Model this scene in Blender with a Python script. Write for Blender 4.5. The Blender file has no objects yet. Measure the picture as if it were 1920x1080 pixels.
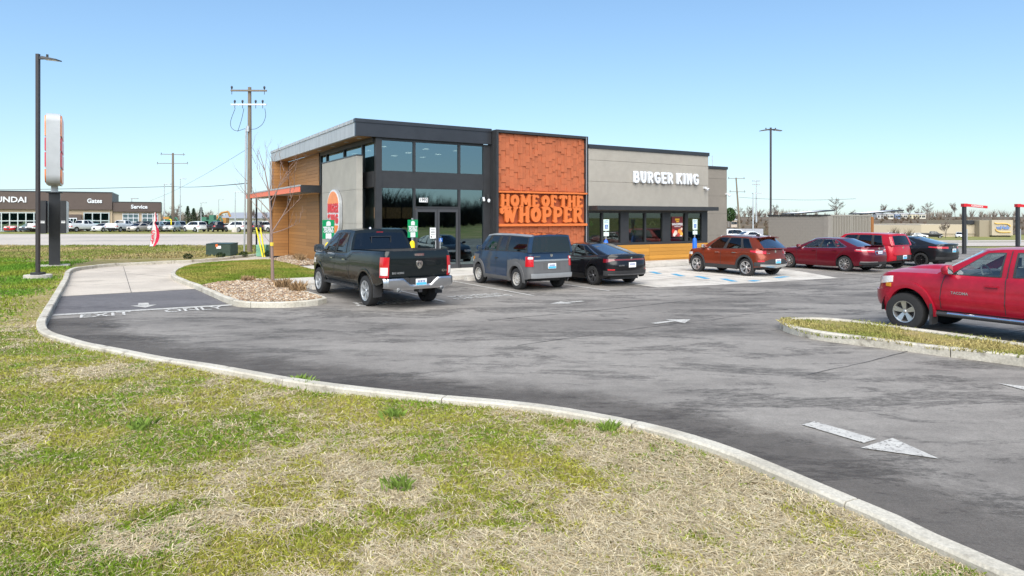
import bpy, bmesh, math, random
import numpy as np
from mathutils import Vector, Matrix, geometry

# ------------------------------------------------------------------ camera, sky, sun, exposure
scn = bpy.context.scene
col = scn.collection
rnd = random.Random(7)
cam_d = bpy.data.cameras.new("camera")
cam = bpy.data.objects.new("camera", cam_d)
col.objects.link(cam)
cam.location = (0, 0, 2.35)
cam.rotation_euler = (math.radians(90), 0, 0)
cam_d.sensor_width = 36.0
cam_d.lens = 36.0 * 1253.0 / 1920.0
cam_d.shift_y = -(540.0 - 408.0) / 1920.0
cam_d.clip_start = 0.1
cam_d.clip_end = 9000
scn.camera = cam

SUN_EL, SUN_AZ = math.radians(47), math.radians(184)   # azimuth clockwise from +Y
sun_dir = Vector((math.sin(SUN_AZ) * math.cos(SUN_EL), math.cos(SUN_AZ) * math.cos(SUN_EL), math.sin(SUN_EL)))
world = bpy.data.worlds.new("World")
scn.world = world
world.use_nodes = True
wn, wl = world.node_tree.nodes, world.node_tree.links
wn.clear()
sky = wn.new("ShaderNodeTexSky")
sky.sky_type = 'NISHITA'
sky.sun_disc = False
sky.sun_elevation = SUN_EL
sky.sun_rotation = SUN_AZ
sky.altitude = 100
sky.air_density = 1.0
sky.dust_density = 0.5
sky.ozone_density = 1.6
bg = wn.new("ShaderNodeBackground")
bg.inputs["Strength"].default_value = 0.09
wo = wn.new("ShaderNodeOutputWorld")
tint = wn.new("ShaderNodeMix"); tint.data_type = 'RGBA'; tint.blend_type = 'MULTIPLY'
tint.inputs[0].default_value = 1.0
tint.inputs[7].default_value = (0.95, 1.16, 1.34, 1)
# soften the very bright horizon band evenly: c / (1 + k c)
ma = wn.new("ShaderNodeVectorMath"); ma.operation = 'MULTIPLY_ADD'; ma.inputs[1].default_value = (.09, .09, .09); ma.inputs[2].default_value = (1, 1, 1)
dv = wn.new("ShaderNodeVectorMath"); dv.operation = 'DIVIDE'
wl.new(sky.outputs[0], ma.inputs[0]); wl.new(sky.outputs[0], dv.inputs[0]); wl.new(ma.outputs[0], dv.inputs[1])
wl.new(dv.outputs[0], tint.inputs[6])
wl.new(tint.outputs[2], bg.inputs[0])
wl.new(bg.outputs[0], wo.inputs[0])

sun_d = bpy.data.lights.new("sun", 'SUN')
sun_d.energy = 2.8
sun_d.angle = math.radians(75)
sun_d.color = (1.0, 0.94, 0.84)
sun = bpy.data.objects.new("sun", sun_d)
col.objects.link(sun)
sun.rotation_euler = sun_dir.to_track_quat('Z', 'Y').to_euler()

vs = scn.view_settings
vs.view_transform = 'Standard'
vs.look = 'None'
vs.exposure = 1.2
vs.gamma = 1.0
vs.use_curve_mapping = False

# ------------------------------------------------------------------ frame of the restaurant lot: u along the front, v into the lot
TH = math.atan2(0.5236, 0.852)
CU, SU = math.cos(TH), math.sin(TH)
def W(u, v, z=0.0):
    return Vector((u * CU - v * SU, u * SU + v * CU, z))
def W2(u, v):
    return (u * CU - v * SU, u * SU + v * CU)
ROT_V = TH + math.pi / 2          # local +x along +v, local +y along -u

# ------------------------------------------------------------------ materials
MATS = {}
def mat(name, c, rough=0.6, metal=0.0, var=0.12, scale=6.0, bump=0.0, bscale=None, coat=0.0, spec=0.5,
        rand=0.0, stretch=None, detail=5.0, var2=0.0, scale2=0.6, emit=0.0, sheen=0.0):
    if name in MATS:
        return MATS[name]
    m = bpy.data.materials.new(name)
    m.use_nodes = True
    n, l = m.node_tree.nodes, m.node_tree.links
    b = n["Principled BSDF"]
    b.inputs["Roughness"].default_value = rough
    b.inputs["Metallic"].default_value = metal
    b.inputs["Specular IOR Level"].default_value = spec
    if coat:
        b.inputs["Coat Weight"].default_value = coat
        b.inputs["Coat Roughness"].default_value = 0.04
    tc = n.new("ShaderNodeTexCoord")
    mp = n.new("ShaderNodeMapping")
    l.new(tc.outputs["Object"], mp.inputs[0])
    if stretch:
        mp.inputs["Scale"].default_value = stretch
    def noise_(sc, det):
        t = n.new("ShaderNodeTexNoise")
        t.inputs["Scale"].default_value = sc
        t.inputs["Detail"].default_value = det
        t.inputs["Roughness"].default_value = 0.6
        l.new(mp.outputs[0], t.inputs[0])
        return t
    def val(sock, lo, hi):
        r = n.new("ShaderNodeMapRange")
        r.inputs[1].default_value = 0.25
        r.inputs[2].default_value = 0.75
        r.inputs[3].default_value = lo
        r.inputs[4].default_value = hi
        l.new(sock, r.inputs[0])
        return r.outputs[0]
    hsv = n.new("ShaderNodeHueSaturation")
    hsv.inputs["Color"].default_value = (c[0], c[1], c[2], 1)
    v = val(noise_(scale, detail).outputs[0], 1 - var, 1 + var)
    if var2:
        v2 = val(noise_(scale2, 3.0).outputs[0], 1 - var2, 1 + var2)
        mm = n.new("ShaderNodeMath"); mm.operation = 'MULTIPLY'
        l.new(v, mm.inputs[0]); l.new(v2, mm.inputs[1]); v = mm.outputs[0]
    if rand:
        oi = n.new("ShaderNodeObjectInfo")
        r = n.new("ShaderNodeMapRange")
        r.inputs[3].default_value = 1 - rand; r.inputs[4].default_value = 1 + rand
        l.new(oi.outputs["Random"], r.inputs[0])
        mm = n.new("ShaderNodeMath"); mm.operation = 'MULTIPLY'
        l.new(v, mm.inputs[0]); l.new(r.outputs[0], mm.inputs[1]); v = mm.outputs[0]
    l.new(v, hsv.inputs["Value"])
    l.new(hsv.outputs[0], b.inputs["Base Color"])
    if bump:
        bp = n.new("ShaderNodeBump")
        bp.inputs["Strength"].default_value = bump
        bp.inputs["Distance"].default_value = 0.02
        l.new(noise_(bscale or scale * 5, 6.0).outputs[0], bp.inputs["Height"])
        l.new(bp.outputs[0], b.inputs["Normal"])
    if emit:
        b.inputs["Emission Color"].default_value = (c[0], c[1], c[2], 1)
        b.inputs["Emission Strength"].default_value = emit
    MATS[name] = m
    return m

def glass_mat(name, tint, base=0.06, power=5.0, gloss=(0.9, 0.95, 1.0), rough=0.015, wav=0.0):
    """pane: tinted see-through plus a mirror share that grows towards grazing angles"""
    if name in MATS:
        return MATS[name]
    m = bpy.data.materials.new(name)
    m.use_nodes = True
    n, l = m.node_tree.nodes, m.node_tree.links
    n.clear()
    o = n.new("ShaderNodeOutputMaterial")
    tr = n.new("ShaderNodeBsdfTransparent"); tr.inputs[0].default_value = (*tint, 1)
    gl = n.new("ShaderNodeBsdfGlossy"); gl.inputs[0].default_value = (*gloss, 1); gl.inputs["Roughness"].default_value = rough
    lw = n.new("ShaderNodeLayerWeight"); lw.inputs[0].default_value = 0.5
    p = n.new("ShaderNodeMath"); p.operation = 'POWER'; p.inputs[1].default_value = power
    l.new(lw.outputs["Facing"], p.inputs[0])
    mr = n.new("ShaderNodeMapRange"); mr.inputs[3].default_value = base; mr.inputs[4].default_value = 1.0
    l.new(p.outputs[0], mr.inputs[0])
    mx = n.new("ShaderNodeMixShader")
    l.new(mr.outputs[0], mx.inputs[0]); l.new(tr.outputs[0], mx.inputs[1]); l.new(gl.outputs[0], mx.inputs[2])
    if wav:
        tc = n.new("ShaderNodeTexCoord"); t = n.new("ShaderNodeTexNoise"); t.inputs["Scale"].default_value = 1.3
        bp = n.new("ShaderNodeBump"); bp.inputs["Strength"].default_value = wav; bp.inputs["Distance"].default_value = 0.02
        l.new(tc.outputs["Object"], t.inputs[0]); l.new(t.outputs[0], bp.inputs["Height"]); l.new(bp.outputs[0], gl.inputs["Normal"])
    l.new(mx.outputs[0], o.inputs[0])
    MATS[name] = m
    return m

def paint(name, c, metal=0.25, rough=0.38, dirt=0.06, coat=0.4):
    return mat(name, c, rough=rough, metal=metal, var=dirt, scale=9, coat=coat, spec=0.3, var2=dirt, scale2=1.5)

def attr_mat(name, rough=0.8, trans=0.0):
    """colour comes from the mesh's own per-blade colour attribute"""
    m = bpy.data.materials.new(name); m.use_nodes = True
    n, l = m.node_tree.nodes, m.node_tree.links
    b = n["Principled BSDF"]; b.inputs["Roughness"].default_value = rough; b.inputs["Specular IOR Level"].default_value = 0.2
    a = n.new("ShaderNodeAttribute"); a.attribute_name = "col"
    l.new(a.outputs["Color"], b.inputs["Base Color"])
    MATS[name] = m
    return m

m_black = mat("black_metal", (0.032, 0.033, 0.036), rough=0.42, var=0.15, scale=3, spec=0.4)
m_char = mat("charcoal_metal", (0.055, 0.057, 0.065), rough=0.33, metal=0.55, var=0.12, scale=1.2, var2=0.12, scale2=0.5)
m_char_l = mat("weathered_sky_lit_flashing", (0.42, 0.43, 0.44), rough=0.42, metal=0.2, var=0.15, scale=2.0, stretch=(3, 3, 0.6), var2=0.15, scale2=1.1)  # lighter than the charcoal front: sky reflection is put into the colour
m_white = mat("white_paint", (0.8, 0.8, 0.8), rough=0.5, var=0.05)
m_acrylic = mat("white_acrylic", (0.68, 0.7, 0.73), rough=0.25, var=0.02)
m_steel = mat("galvanised_steel", (0.5, 0.52, 0.54), rough=0.4, metal=0.6, var=0.1, scale=8)
m_chrome = mat("chrome", (0.75, 0.76, 0.78), rough=0.12, metal=1.0, var=0.03)
m_tyre = mat("tyre_rubber", (0.022, 0.022, 0.023), rough=0.85, var=0.2, scale=12)
m_plastic = mat("dark_plastic", (0.03, 0.03, 0.032), rough=0.6, var=0.1)
m_inter = mat("dark_interior", (0.03, 0.03, 0.032), rough=0.9, var=0.2)
m_red_l = mat("red_lamp_lens", (0.5, 0.012, 0.02), rough=0.15, coat=1.0, var=0.1)
m_clear_l = mat("clear_lamp_lens", (0.75, 0.72, 0.7), rough=0.15, coat=1.0, var=0.15, scale=25)
m_glass_car = glass_mat("tinted_car_glass", (0.16, 0.17, 0.18), 0.07)
m_glass_rear = glass_mat("sky_boosted_rear_glass", (0.2, 0.21, 0.22), 0.3, power=3.0)  # mirror share raised to stand in for a brighter sky overhead
m_glass_clear = glass_mat("clear_car_glass", (0.72, 0.8, 0.78), 0.09)
m_glass_dark = glass_mat("privacy_car_glass", (0.05, 0.05, 0.055), 0.07)

# ------------------------------------------------------------------ mesh helpers
class MB:
    def __init__(s):
        s.v = []; s.f = []; s.m = []; s.mi = 0
    def add(s, vs, fs):
        b = len(s.v); s.v.extend([tuple(p) for p in vs])
        for f in fs:
            s.f.append(tuple(b + i for i in f)); s.m.append(s.mi)
    def box(s, x0, x1, y0, y1, z0, z1):
        s.add([(x0, y0, z0), (x1, y0, z0), (x1, y1, z0), (x0, y1, z0), (x0, y0, z1), (x1, y0, z1), (x1, y1, z1), (x0, y1, z1)],
              [(0, 3, 2, 1), (4, 5, 6, 7), (0, 1, 5, 4), (1, 2, 6, 5), (2, 3, 7, 6), (3, 0, 4, 7)])
    def tube(s, p0, p1, r0, r1=None, n=8, cap=True):
        r1 = r0 if r1 is None else r1
        p0 = Vector(p0); p1 = Vector(p1); d = (p1 - p0)
        if d.length < 1e-6: return
        d.normalize()
        a = d.cross(Vector((0, 0, 1)) if abs(d.z) < 0.9 else Vector((1, 0, 0))).normalized(); b = d.cross(a)
        vs = []
        for p, r in ((p0, r0), (p1, r1)):
            for i in range(n):
                t = 2 * math.pi * i / n
                vs.append(p + a * (r * math.cos(t)) + b * (r * math.sin(t)))
        fs = [(i, (i + 1) % n, n + (i + 1) % n, n + i) for i in range(n)]
        if cap: fs += [tuple(range(n - 1, -1, -1)), tuple(range(n, 2 * n))]
        s.add(vs, fs)
    def path(s, pts, r, n=6):
        for a, b in zip(pts[:-1], pts[1:]): s.tube(a, b, r, n=n)
    def lathe(s, prof, n=24, axis='z', c=(0, 0, 0)):
        vs = []
        for (r, h) in prof:
            for i in range(n):
                t = 2 * math.pi * i / n
                p = (r * math.cos(t), r * math.sin(t), h)
                if axis == 'y': p = (p[0], h, p[1])
                if axis == 'x': p = (h, p[0], p[1])
                vs.append((p[0] + c[0], p[1] + c[1], p[2] + c[2]))
        k = len(prof)
        fs = []
        for j in range(k - 1):
            for i in range(n):
                fs.append((j * n + i, j * n + (i + 1) % n, (j + 1) * n + (i + 1) % n, (j + 1) * n + i))
        s.add(vs, fs)
    def prism(s, poly, z0, z1):
        n = len(poly)
        s.add([(p[0], p[1], z0) for p in poly] + [(p[0], p[1], z1) for p in poly],
              [tuple(range(n - 1, -1, -1)), tuple(range(n, 2 * n))] + [(i, (i + 1) % n, n + (i + 1) % n, n + i) for i in range(n)])
    def prism_y(s, poly, y0, y1):          # poly in (x, z)
        n = len(poly)
        s.add([(p[0], y0, p[1]) for p in poly] + [(p[0], y1, p[1]) for p in poly],
              [tuple(range(n)), tuple(range(2 * n - 1, n - 1, -1))] + [((i + 1) % n, i, n + i, n + (i + 1) % n) for i in range(n)])
    def grid(s, rows, flip=False, closed=False):
        nr, nc = len(rows), len(rows[0]); vs = [p for r in rows for p in r]; fs = []
        for i in range(nr - 1):
            for j in range(nc - 1 if not closed else nc):
                k = (j + 1) % nc
                q = (i * nc + j, i * nc + k, (i + 1) * nc + k, (i + 1) * nc + j)
                fs.append(q[::-1] if flip else q)
        s.add(vs, fs)
    def build(s, name, mats, parent=None, smooth=False, angle=35, weld=False):
        me = bpy.data.meshes.new(name)
        me.from_pydata(s.v, [], s.f)
        if not isinstance(mats, (list, tuple)): mats = [mats]
        for m in mats: me.materials.append(m)
        if len(mats) > 1: me.polygons.foreach_set("material_index", s.m)
        if weld:
            bm = bmesh.new(); bm.from_mesh(me)
            bmesh.ops.remove_doubles(bm, verts=bm.verts, dist=0.0008)
            bmesh.ops.dissolve_degenerate(bm, dist=0.0005, edges=bm.edges)
            bm.to_mesh(me); bm.free()
        if smooth:
            me.polygons.foreach_set("use_smooth", [True] * len(me.polygons))
            me.set_sharp_from_angle(angle=math.radians(angle))
        me.update()
        return link(name, me, parent)

def link(name, me, parent=None, loc=None, rot=None, scale=None):
    o = bpy.data.objects.new(name, me)
    col.objects.link(o)
    if parent: o.parent = parent
    if loc is not None: o.location = loc
    if rot is not None: o.rotation_euler = rot
    if scale is not None: o.scale = scale
    return o

def tag(o, label, cat, group=None):
    o["label"] = label; o["category"] = cat
    if group: o["group"] = group
    return o
def struct(o, kind="structure"):
    o["kind"] = kind
    return o
def empty(name, loc, rotz=0.0, parent=None):
    o = bpy.data.objects.new(name, None); col.objects.link(o)
    o.empty_display_size = 0.2
    o.location = loc; o.rotation_euler = (0, 0, rotz)
    if parent: o.parent = parent
    return o

_cube = None
def unit_cube():
    global _cube
    if _cube is None:
        b = MB(); b.box(-.5, .5, -.5, .5, -.5, .5)
        me = bpy.data.meshes.new("piece"); me.from_pydata(b.v, [], b.f); me.update(); _cube = me
    return _cube
_cubes = {}
def piece(name, m, parent, c, d):
    """one small box-shaped piece (plank, tile...) sharing its mesh with its fellows"""
    if m.name not in _cubes:
        me = unit_cube().copy(); me.materials.append(m); _cubes[m.name] = me
    return link(name, _cubes[m.name], parent, c, None, d)

def text_mesh(txt, size, m, name, parent, mtx, depth=0.004, bold=0.0, align='CENTER', sx=1.0):
    cu = bpy.data.curves.new("txt", 'FONT')
    cu.body = txt; cu.size = size; cu.extrude = depth; cu.offset = bold; cu.align_x = align; cu.align_y = 'CENTER'
    cu.resolution_u = 3
    t = bpy.data.objects.new("txt", cu); col.objects.link(t)
    dg = bpy.context.evaluated_depsgraph_get(); dg.update()
    me = bpy.data.meshes.new_from_object(t.evaluated_get(dg))
    bpy.data.objects.remove(t)
    me.transform(Matrix.Diagonal((sx, 1, 1, 1)))
    me.transform(mtx)
    me.materials.clear(); me.materials.append(m)
    return link(name, me, parent)

def crv(tab):
    """smooth monotone curve through a table"""
    xs = np.array([t[0] for t in tab], float); ys = np.array([t[1] for t in tab], float)
    n = len(xs)
    if n < 3:
        return lambda x: float(np.interp(x, xs, ys))
    h = np.diff(xs); d = np.diff(ys) / h
    mm = np.zeros(n); mm[0] = d[0]; mm[-1] = d[-1]
    for i in range(1, n - 1):
        mm[i] = 0 if d[i - 1] * d[i] <= 0 else 3 * (h[i - 1] + h[i]) / ((2 * h[i] + h[i - 1]) / d[i - 1] + (h[i] + 2 * h[i - 1]) / d[i])
    def f(x):
        if x <= xs[0]: return float(ys[0])
        if x >= xs[-1]: return float(ys[-1])
        i = int(np.searchsorted(xs, x) - 1); i = max(0, min(n - 2, i))
        t = (x - xs[i]) / h[i]
        return float((2 * t**3 - 3 * t**2 + 1) * ys[i] + (t**3 - 2 * t**2 + t) * h[i] * mm[i] + (-2 * t**3 + 3 * t**2) * ys[i + 1] + (t**3 - t**2) * h[i] * mm[i + 1])
    return f

def smooth_line(pts, step=0.35):
    """Catmull-Rom through the points, resampled"""
    P = [Vector((*p[:2], 0)) for p in pts]
    P = [2 * P[0] - P[1]] + P + [2 * P[-1] - P[-2]]
    out = []
    for i in range(1, len(P) - 2):
        n = max(1, int((P[i + 1] - P[i]).length / step))
        for k in range(n):
            t = k / n
            a, b, c, d = P[i - 1], P[i], P[i + 1], P[i + 2]
            out.append(0.5 * ((2 * b) + (c - a) * t + (2 * a - 5 * b + 4 * c - d) * t**2 + (3 * b - a - 3 * c + d) * t**3))
    out.append(P[-2])
    return [(p.x, p.y) for p in out]

def offset_line(pts, d):
    out = []
    for i, p in enumerate(pts):
        a = pts[max(0, i - 1)]; b = pts[min(len(pts) - 1, i + 1)]
        t = Vector((b[0] - a[0], b[1] - a[1])).normalized()
        out.append((p[0] - t.y * d, p[1] + t.x * d))
    return out

def sheet(name, poly, z, m, inner=None, zf=None):
    """flat (or zf-shaped) sheet filling a closed outline; inner = extra interior points"""
    vs = [Vector(p[:2]) for p in poly]; n = len(vs)
    ed = [(i, (i + 1) % n) for i in range(n)]
    if inner: vs += [Vector(p) for p in inner]
    v, e, f, _, _, _ = geometry.delaunay_2d_cdt(vs, ed, [], 1, 1e-4)
    me = bpy.data.meshes.new(name)
    me.from_pydata([(p.x, p.y, zf(p.x, p.y) if zf else z) for p in v], [], [tuple(x) for x in f])
    me.materials.append(m)
    bm = bmesh.new(); bm.from_mesh(me)
    for fc in bm.faces:
        if fc.normal.z < 0: fc.normal_flip()
        fc.smooth = True
    bm.to_mesh(me); bm.free(); me.update()
    return link(name, me)
# ------------------------------------------------------------------ ground
def sstep(a, b, x):
    t = min(1.0, max(0.0, (x - a) / (b - a))); return t * t * (3 - 2 * t)
def terrain(x, y):
    d = sstep(5, 35, x) * min(1.0, max(0.0, (y - 50) / 150.0))
    z = -0.06 - 3.7 * d
    h = sstep(60, 120, x) * (5.2 * sstep(232, 330, y) + 1.2 * sstep(330, 480, y))
    if y > 232: h *= 0.9 + 0.1 * math.sin(x * 0.043)
    return z + h

def patch_mat(name, cols, scales, rough=0.9, bump=0.5, bscale=40.0, stretch=(1, 1, 1), rotz=0.0, spec=0.2, contrast=None):
    """three-colour natural ground: two noises choose between the colours, a fine one breaks them up"""
    m = bpy.data.materials.new(name); m.use_nodes = True
    n, l = m.node_tree.nodes, m.node_tree.links
    b = n["Principled BSDF"]; b.inputs["Roughness"].default_value = rough; b.inputs["Specular IOR Level"].default_value = spec
    tc = n.new("ShaderNodeTexCoord"); mp = n.new("ShaderNodeMapping")
    mp.inputs["Scale"].default_value = stretch; mp.inputs["Rotation"].default_value = (0, 0, rotz)
    l.new(tc.outputs["Object"], mp.inputs[0])
    def nz(sc, det=6, rg=0.6, vec=mp):
        t = n.new("ShaderNodeTexNoise"); t.inputs["Scale"].default_value = sc; t.inputs["Detail"].default_value = det
        t.inputs["Roughness"].default_value = rg; l.new(vec.outputs[0] if vec is mp else vec, t.inputs[0]); return t.outputs[0]
    def ramp(s, a, c):
        r = n.new("ShaderNodeMapRange"); r.interpolation_type = 'SMOOTHSTEP'
        r.inputs[1].default_value = a; r.inputs[2].default_value = c; l.new(s, r.inputs[0]); return r.outputs[0]
    def mix(f, a, c):
        x = n.new("ShaderNodeMix"); x.data_type = 'RGBA'
        l.new(f, x.inputs[0])
        for s, k in ((a, 6), (c, 7)):
            if isinstance(s, tuple): x.inputs[k].default_value = (*s, 1)
            else: l.new(s, x.inputs[k])
        return x.outputs[2]
    ct = contrast or ((0.42, 0.6), (0.5, 0.68))
    c1 = mix(ramp(nz(scales[0]), *ct[0]), cols[0], cols[1])
    c2 = mix(ramp(nz(scales[1]), *ct[1]), c1, cols[2])
    fine = nz(scales[2], 3, 0.7, tc.outputs["Object"])
    hs = n.new("ShaderNodeHueSaturation")
    r = n.new("ShaderNodeMapRange"); r.inputs[1].default_value = 0.2; r.inputs[2].default_value = 0.8; r.inputs[3].default_value = 0.72; r.inputs[4].default_value = 1.28
    l.new(fine, r.inputs[0]); l.new(r.outputs[0], hs.inputs["Value"]); l.new(c2, hs.inputs["Color"])
    l.new(hs.outputs[0], b.inputs["Base Color"])
    bp = n.new("ShaderNodeBump"); bp.inputs["Strength"].default_value = bump; bp.inputs["Distance"].default_value = 0.02
    l.new(nz(bscale, 4, 0.7, tc.outputs["Object"]), bp.inputs["Height"]); l.new(bp.outputs[0], b.inputs["Normal"])
    MATS[name] = m
    return m

m_field = patch_mat("dry_field_grass", ((0.17, 0.19, 0.045), (0.3, 0.25, 0.11), (0.11, 0.15, 0.03)), (0.12, 0.3, 6), bump=0.6, bscale=5)
m_lawn = patch_mat("patchy_spring_lawn", ((0.33, 0.26, 0.13), (0.25, 0.215, 0.075), (0.17, 0.175, 0.045)), (0.9, 2.4, 30), bump=0.8, bscale=30)
m_lawn_g = patch_mat("mown_green_lawn", ((0.16, 0.19, 0.03), (0.25, 0.22, 0.07), (0.12, 0.16, 0.025)), (0.6, 1.6, 30), bump=0.8, bscale=30)
def asphalt_mat(name, base, mid, dark, cover):
    """sun-bleached aggregate with traffic-polished bands, damp dark stains and sparse cracks"""
    m = bpy.data.materials.new(name); m.use_nodes = True
    n, l = m.node_tree.nodes, m.node_tree.links
    b = n["Principled BSDF"]; b.inputs["Roughness"].default_value = 0.82; b.inputs["Specular IOR Level"].default_value = 0.3
    tc = n.new("ShaderNodeTexCoord"); mp = n.new("ShaderNodeMapping"); mp.inputs["Rotation"].default_value = (0, 0, -TH); mp.inputs["Scale"].default_value = (0.42, 1.15, 1)
    l.new(tc.outputs["Object"], mp.inputs[0])
    def nz(sc, det, rg, st=True, w=0.0):
        t = n.new("ShaderNodeTexNoise"); t.inputs["Scale"].default_value = sc; t.inputs["Detail"].default_value = det; t.inputs["Roughness"].default_value = rg; t.inputs["Distortion"].default_value = w
        l.new((mp if st else tc).outputs[0 if st else "Object"], t.inputs[0]); return t.outputs[0]
    def rng(s_, a_, c_, lo=0.0, hi=1.0, smooth=True):
        r = n.new("ShaderNodeMapRange"); r.interpolation_type = 'SMOOTHSTEP' if smooth else 'LINEAR'
        for k, v in ((1, a_), (2, c_), (3, lo), (4, hi)): r.inputs[k].default_value = v
        l.new(s_, r.inputs[0]); return r.outputs[0]
    def mul(p, q):
        x = n.new("ShaderNodeMath"); x.operation = 'MULTIPLY'; l.new(p, x.inputs[0]); l.new(q, x.inputs[1]); return x.outputs[0]
    def mix(f, p, q):
        x = n.new("ShaderNodeMix"); x.data_type = 'RGBA'; l.new(f, x.inputs[0])
        for s_, k in ((p, 6), (q, 7)):
            if isinstance(s_, tuple): x.inputs[k].default_value = (*s_, 1)
            else: l.new(s_, x.inputs[k])
        return x.outputs[2]
    c = mix(rng(nz(0.33, 6, .6), .4, .66), base, mid)
    stain = mul(rng(nz(0.75, 14, .78, w=.5), cover, cover + .06), rng(nz(14.0, 8, .85), .38, .58, .1, .85))
    c = mix(stain, c, dark)
    band = mul(rng(nz(1.9, 8, .7), .5, .68), rng(nz(.22, 3, .5), .4, .58, .05, .5))
    c = mix(band, c, dark)
    hs = n.new("ShaderNodeHueSaturation"); l.new(c, hs.inputs["Color"])
    l.new(mul(mul(rng(nz(95, 3, .8, False), .25, .75, .66, 1.34, False), rng(nz(34, 5, .85, False), .3, .7, .74, 1.26, False)), rng(nz(5, 6, .7, False), .3, .7, .86, 1.14, False)), hs.inputs["Value"])
    l.new(hs.outputs[0], b.inputs["Base Color"])
    bp = n.new("ShaderNodeBump"); bp.inputs["Strength"].default_value = .4; bp.inputs["Distance"].default_value = .012
    l.new(nz(110, 4, .75, False), bp.inputs["Height"]); l.new(bp.outputs[0], b.inputs["Normal"])
    MATS[name] = m
    return m
m_asph = asphalt_mat("worn_asphalt", (0.26, 0.241, 0.218), (0.165, 0.152, 0.138), (0.066, 0.061, 0.056), .5)
m_asph2 = asphalt_mat("newer_asphalt", (0.15, 0.142, 0.145), (0.12, 0.114, 0.117), (0.075, 0.07, 0.073), .55)
m_conc = patch_mat("pale_concrete", ((0.52, 0.465, 0.395), (0.46, 0.41, 0.35), (0.4, 0.355, 0.3)), (0.35, 0.8, 40), rough=0.85, bump=0.15, bscale=60)
m_walk = patch_mat("sidewalk_concrete", ((0.55, 0.52, 0.47), (0.5, 0.47, 0.42), (0.4, 0.37, 0.33)), (0.5, 1.1, 40), rough=0.85, bump=0.15, bscale=60)
m_kerb = patch_mat("kerb_concrete", ((0.52, 0.49, 0.42), (0.43, 0.4, 0.335), (0.22, 0.195, 0.16)), (1.8, 3.2, 35), rough=0.9, bump=0.4, bscale=50, contrast=((0.4, 0.62), (0.55, 0.72)))
m_hwy = patch_mat("highway_concrete", ((0.47, 0.42, 0.37), (0.42, 0.38, 0.34), (0.36, 0.33, 0.3)), (0.05, 0.12, 4), rough=0.9, bump=0.05, bscale=20, stretch=(0.3, 1, 1))
m_line = patch_mat("road_marking_paint", ((0.5, 0.49, 0.46), (0.41, 0.4, 0.38), (0.2, 0.19, 0.18)), (5, 26, 70), rough=.85, bump=.2, bscale=90, contrast=((.4, .65), (.54, .64)))
m_blue_line = mat("blue_marking_paint", (0.06, 0.3, 0.5), rough=0.7, var=0.15, scale=10)
m_scrub = patch_mat("brown_scrub", ((0.11, 0.085, 0.06), (0.15, 0.115, 0.08), (0.085, 0.08, 0.05)), (0.05, 0.15, 1.5), bump=1.0, bscale=1.2)

def spread(lo, hi, core, step):
    a = np.arange(-core, core + 1, step); o = [core * 1.6**k for k in range(1, 8)]
    return sorted([max(lo, -x) for x in o if -x > lo] + list(a) + [x for x in o if x < hi] + [lo, hi])
gx = [-3500, -1500, -700, -350] + list(range(-200, 0, 20)) + list(range(0, 160, 7)) + list(range(160, 460, 20)) + [700, 1500, 3500]
gy = [-900, -400, -200, -100, -40, 0, 30] + list(range(46, 232, 9)) + list(range(232, 340, 8)) + [380, 430, 480, 560, 800, 1500, 3000, 6000]
b = MB(); b.grid([[(x, y, terrain(x, y)) for x in gx] for y in gy])
struct(b.build("ground", m_field, smooth=True, angle=60))

# brown scrubby hillside beyond the far lots: the part of the terrain that rises, as its own skin just above it
hx = list(range(56, 430, 8)) + [470, 540, 640]; hy = list(range(236, 430, 8)) + [460, 520, 620, 760, 1000]
b = MB(); b.grid([[(x, y, terrain(x, y) + 0.12 + 0.5 * abs(math.sin(x * .7) * math.cos(y * .9))) for x in hx] for y in hy])
struct(b.build("hillside", m_scrub, smooth=True, angle=60))

# highway
def hw_near(x): return 55.5 + max(0, x - 10) * 0.22
def hw_far(x): return 96.5 + max(0, x - 10) * 0.35
b = MB()
rows = []
for x in [-160, -120, -80, -50, -30, -15] + list(range(0, 160, 6)) + [180, 230]:
    rows.append([(x, hw_near(x) + (hw_far(x) - hw_near(x)) * t, terrain(x, hw_near(x) + (hw_far(x) - hw_near(x)) * t) + 0.05) for t in (0, .17, .33, .5, .67, .83, 1)])
b.grid(rows, flip=True)
struct(b.build("highway", m_hwy, smooth=True, angle=60))
b = MB()
for t, w in ((0.05, 0.12), (0.94, 0.12)):
    for i in range(len(rows) - 1):
        q = []
        for k, s in ((i, -1), (i + 1, -1), (i + 1, 1), (i, 1)):
            x = rows[k][0][0]; y = hw_near(x) + (hw_far(x) - hw_near(x)) * t + s * w
            q.append((x, y, terrain(x, y) + 0.075))
        b.add(q, [(0, 1, 2, 3)])
for k in range(34):
    x = -150 + k * 10.5
    for t in (0.36, 0.66):
        y = hw_near(x) + (hw_far(x) - hw_near(x)) * t
        b.add([(x + a, y + c, terrain(x + a, y + c) + 0.08) for a, c in ((0, -.13), (3.2, -.13), (3.2, .13), (0, .13))], [(0, 1, 2, 3)])
struct(b.build("highway_lines", m_line))
b = MB(); b.grid([[(x, hw_near(x) + 0.55 * (hw_far(x) - hw_near(x)) + s, terrain(x, hw_near(x) + .55 * (hw_far(x) - hw_near(x)) + s) + 0.09) for s in (-1.1, 1.1)] for x in range(-5, 230, 5)], flip=True)
struct(b.build("highway_median", m_field))

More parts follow.
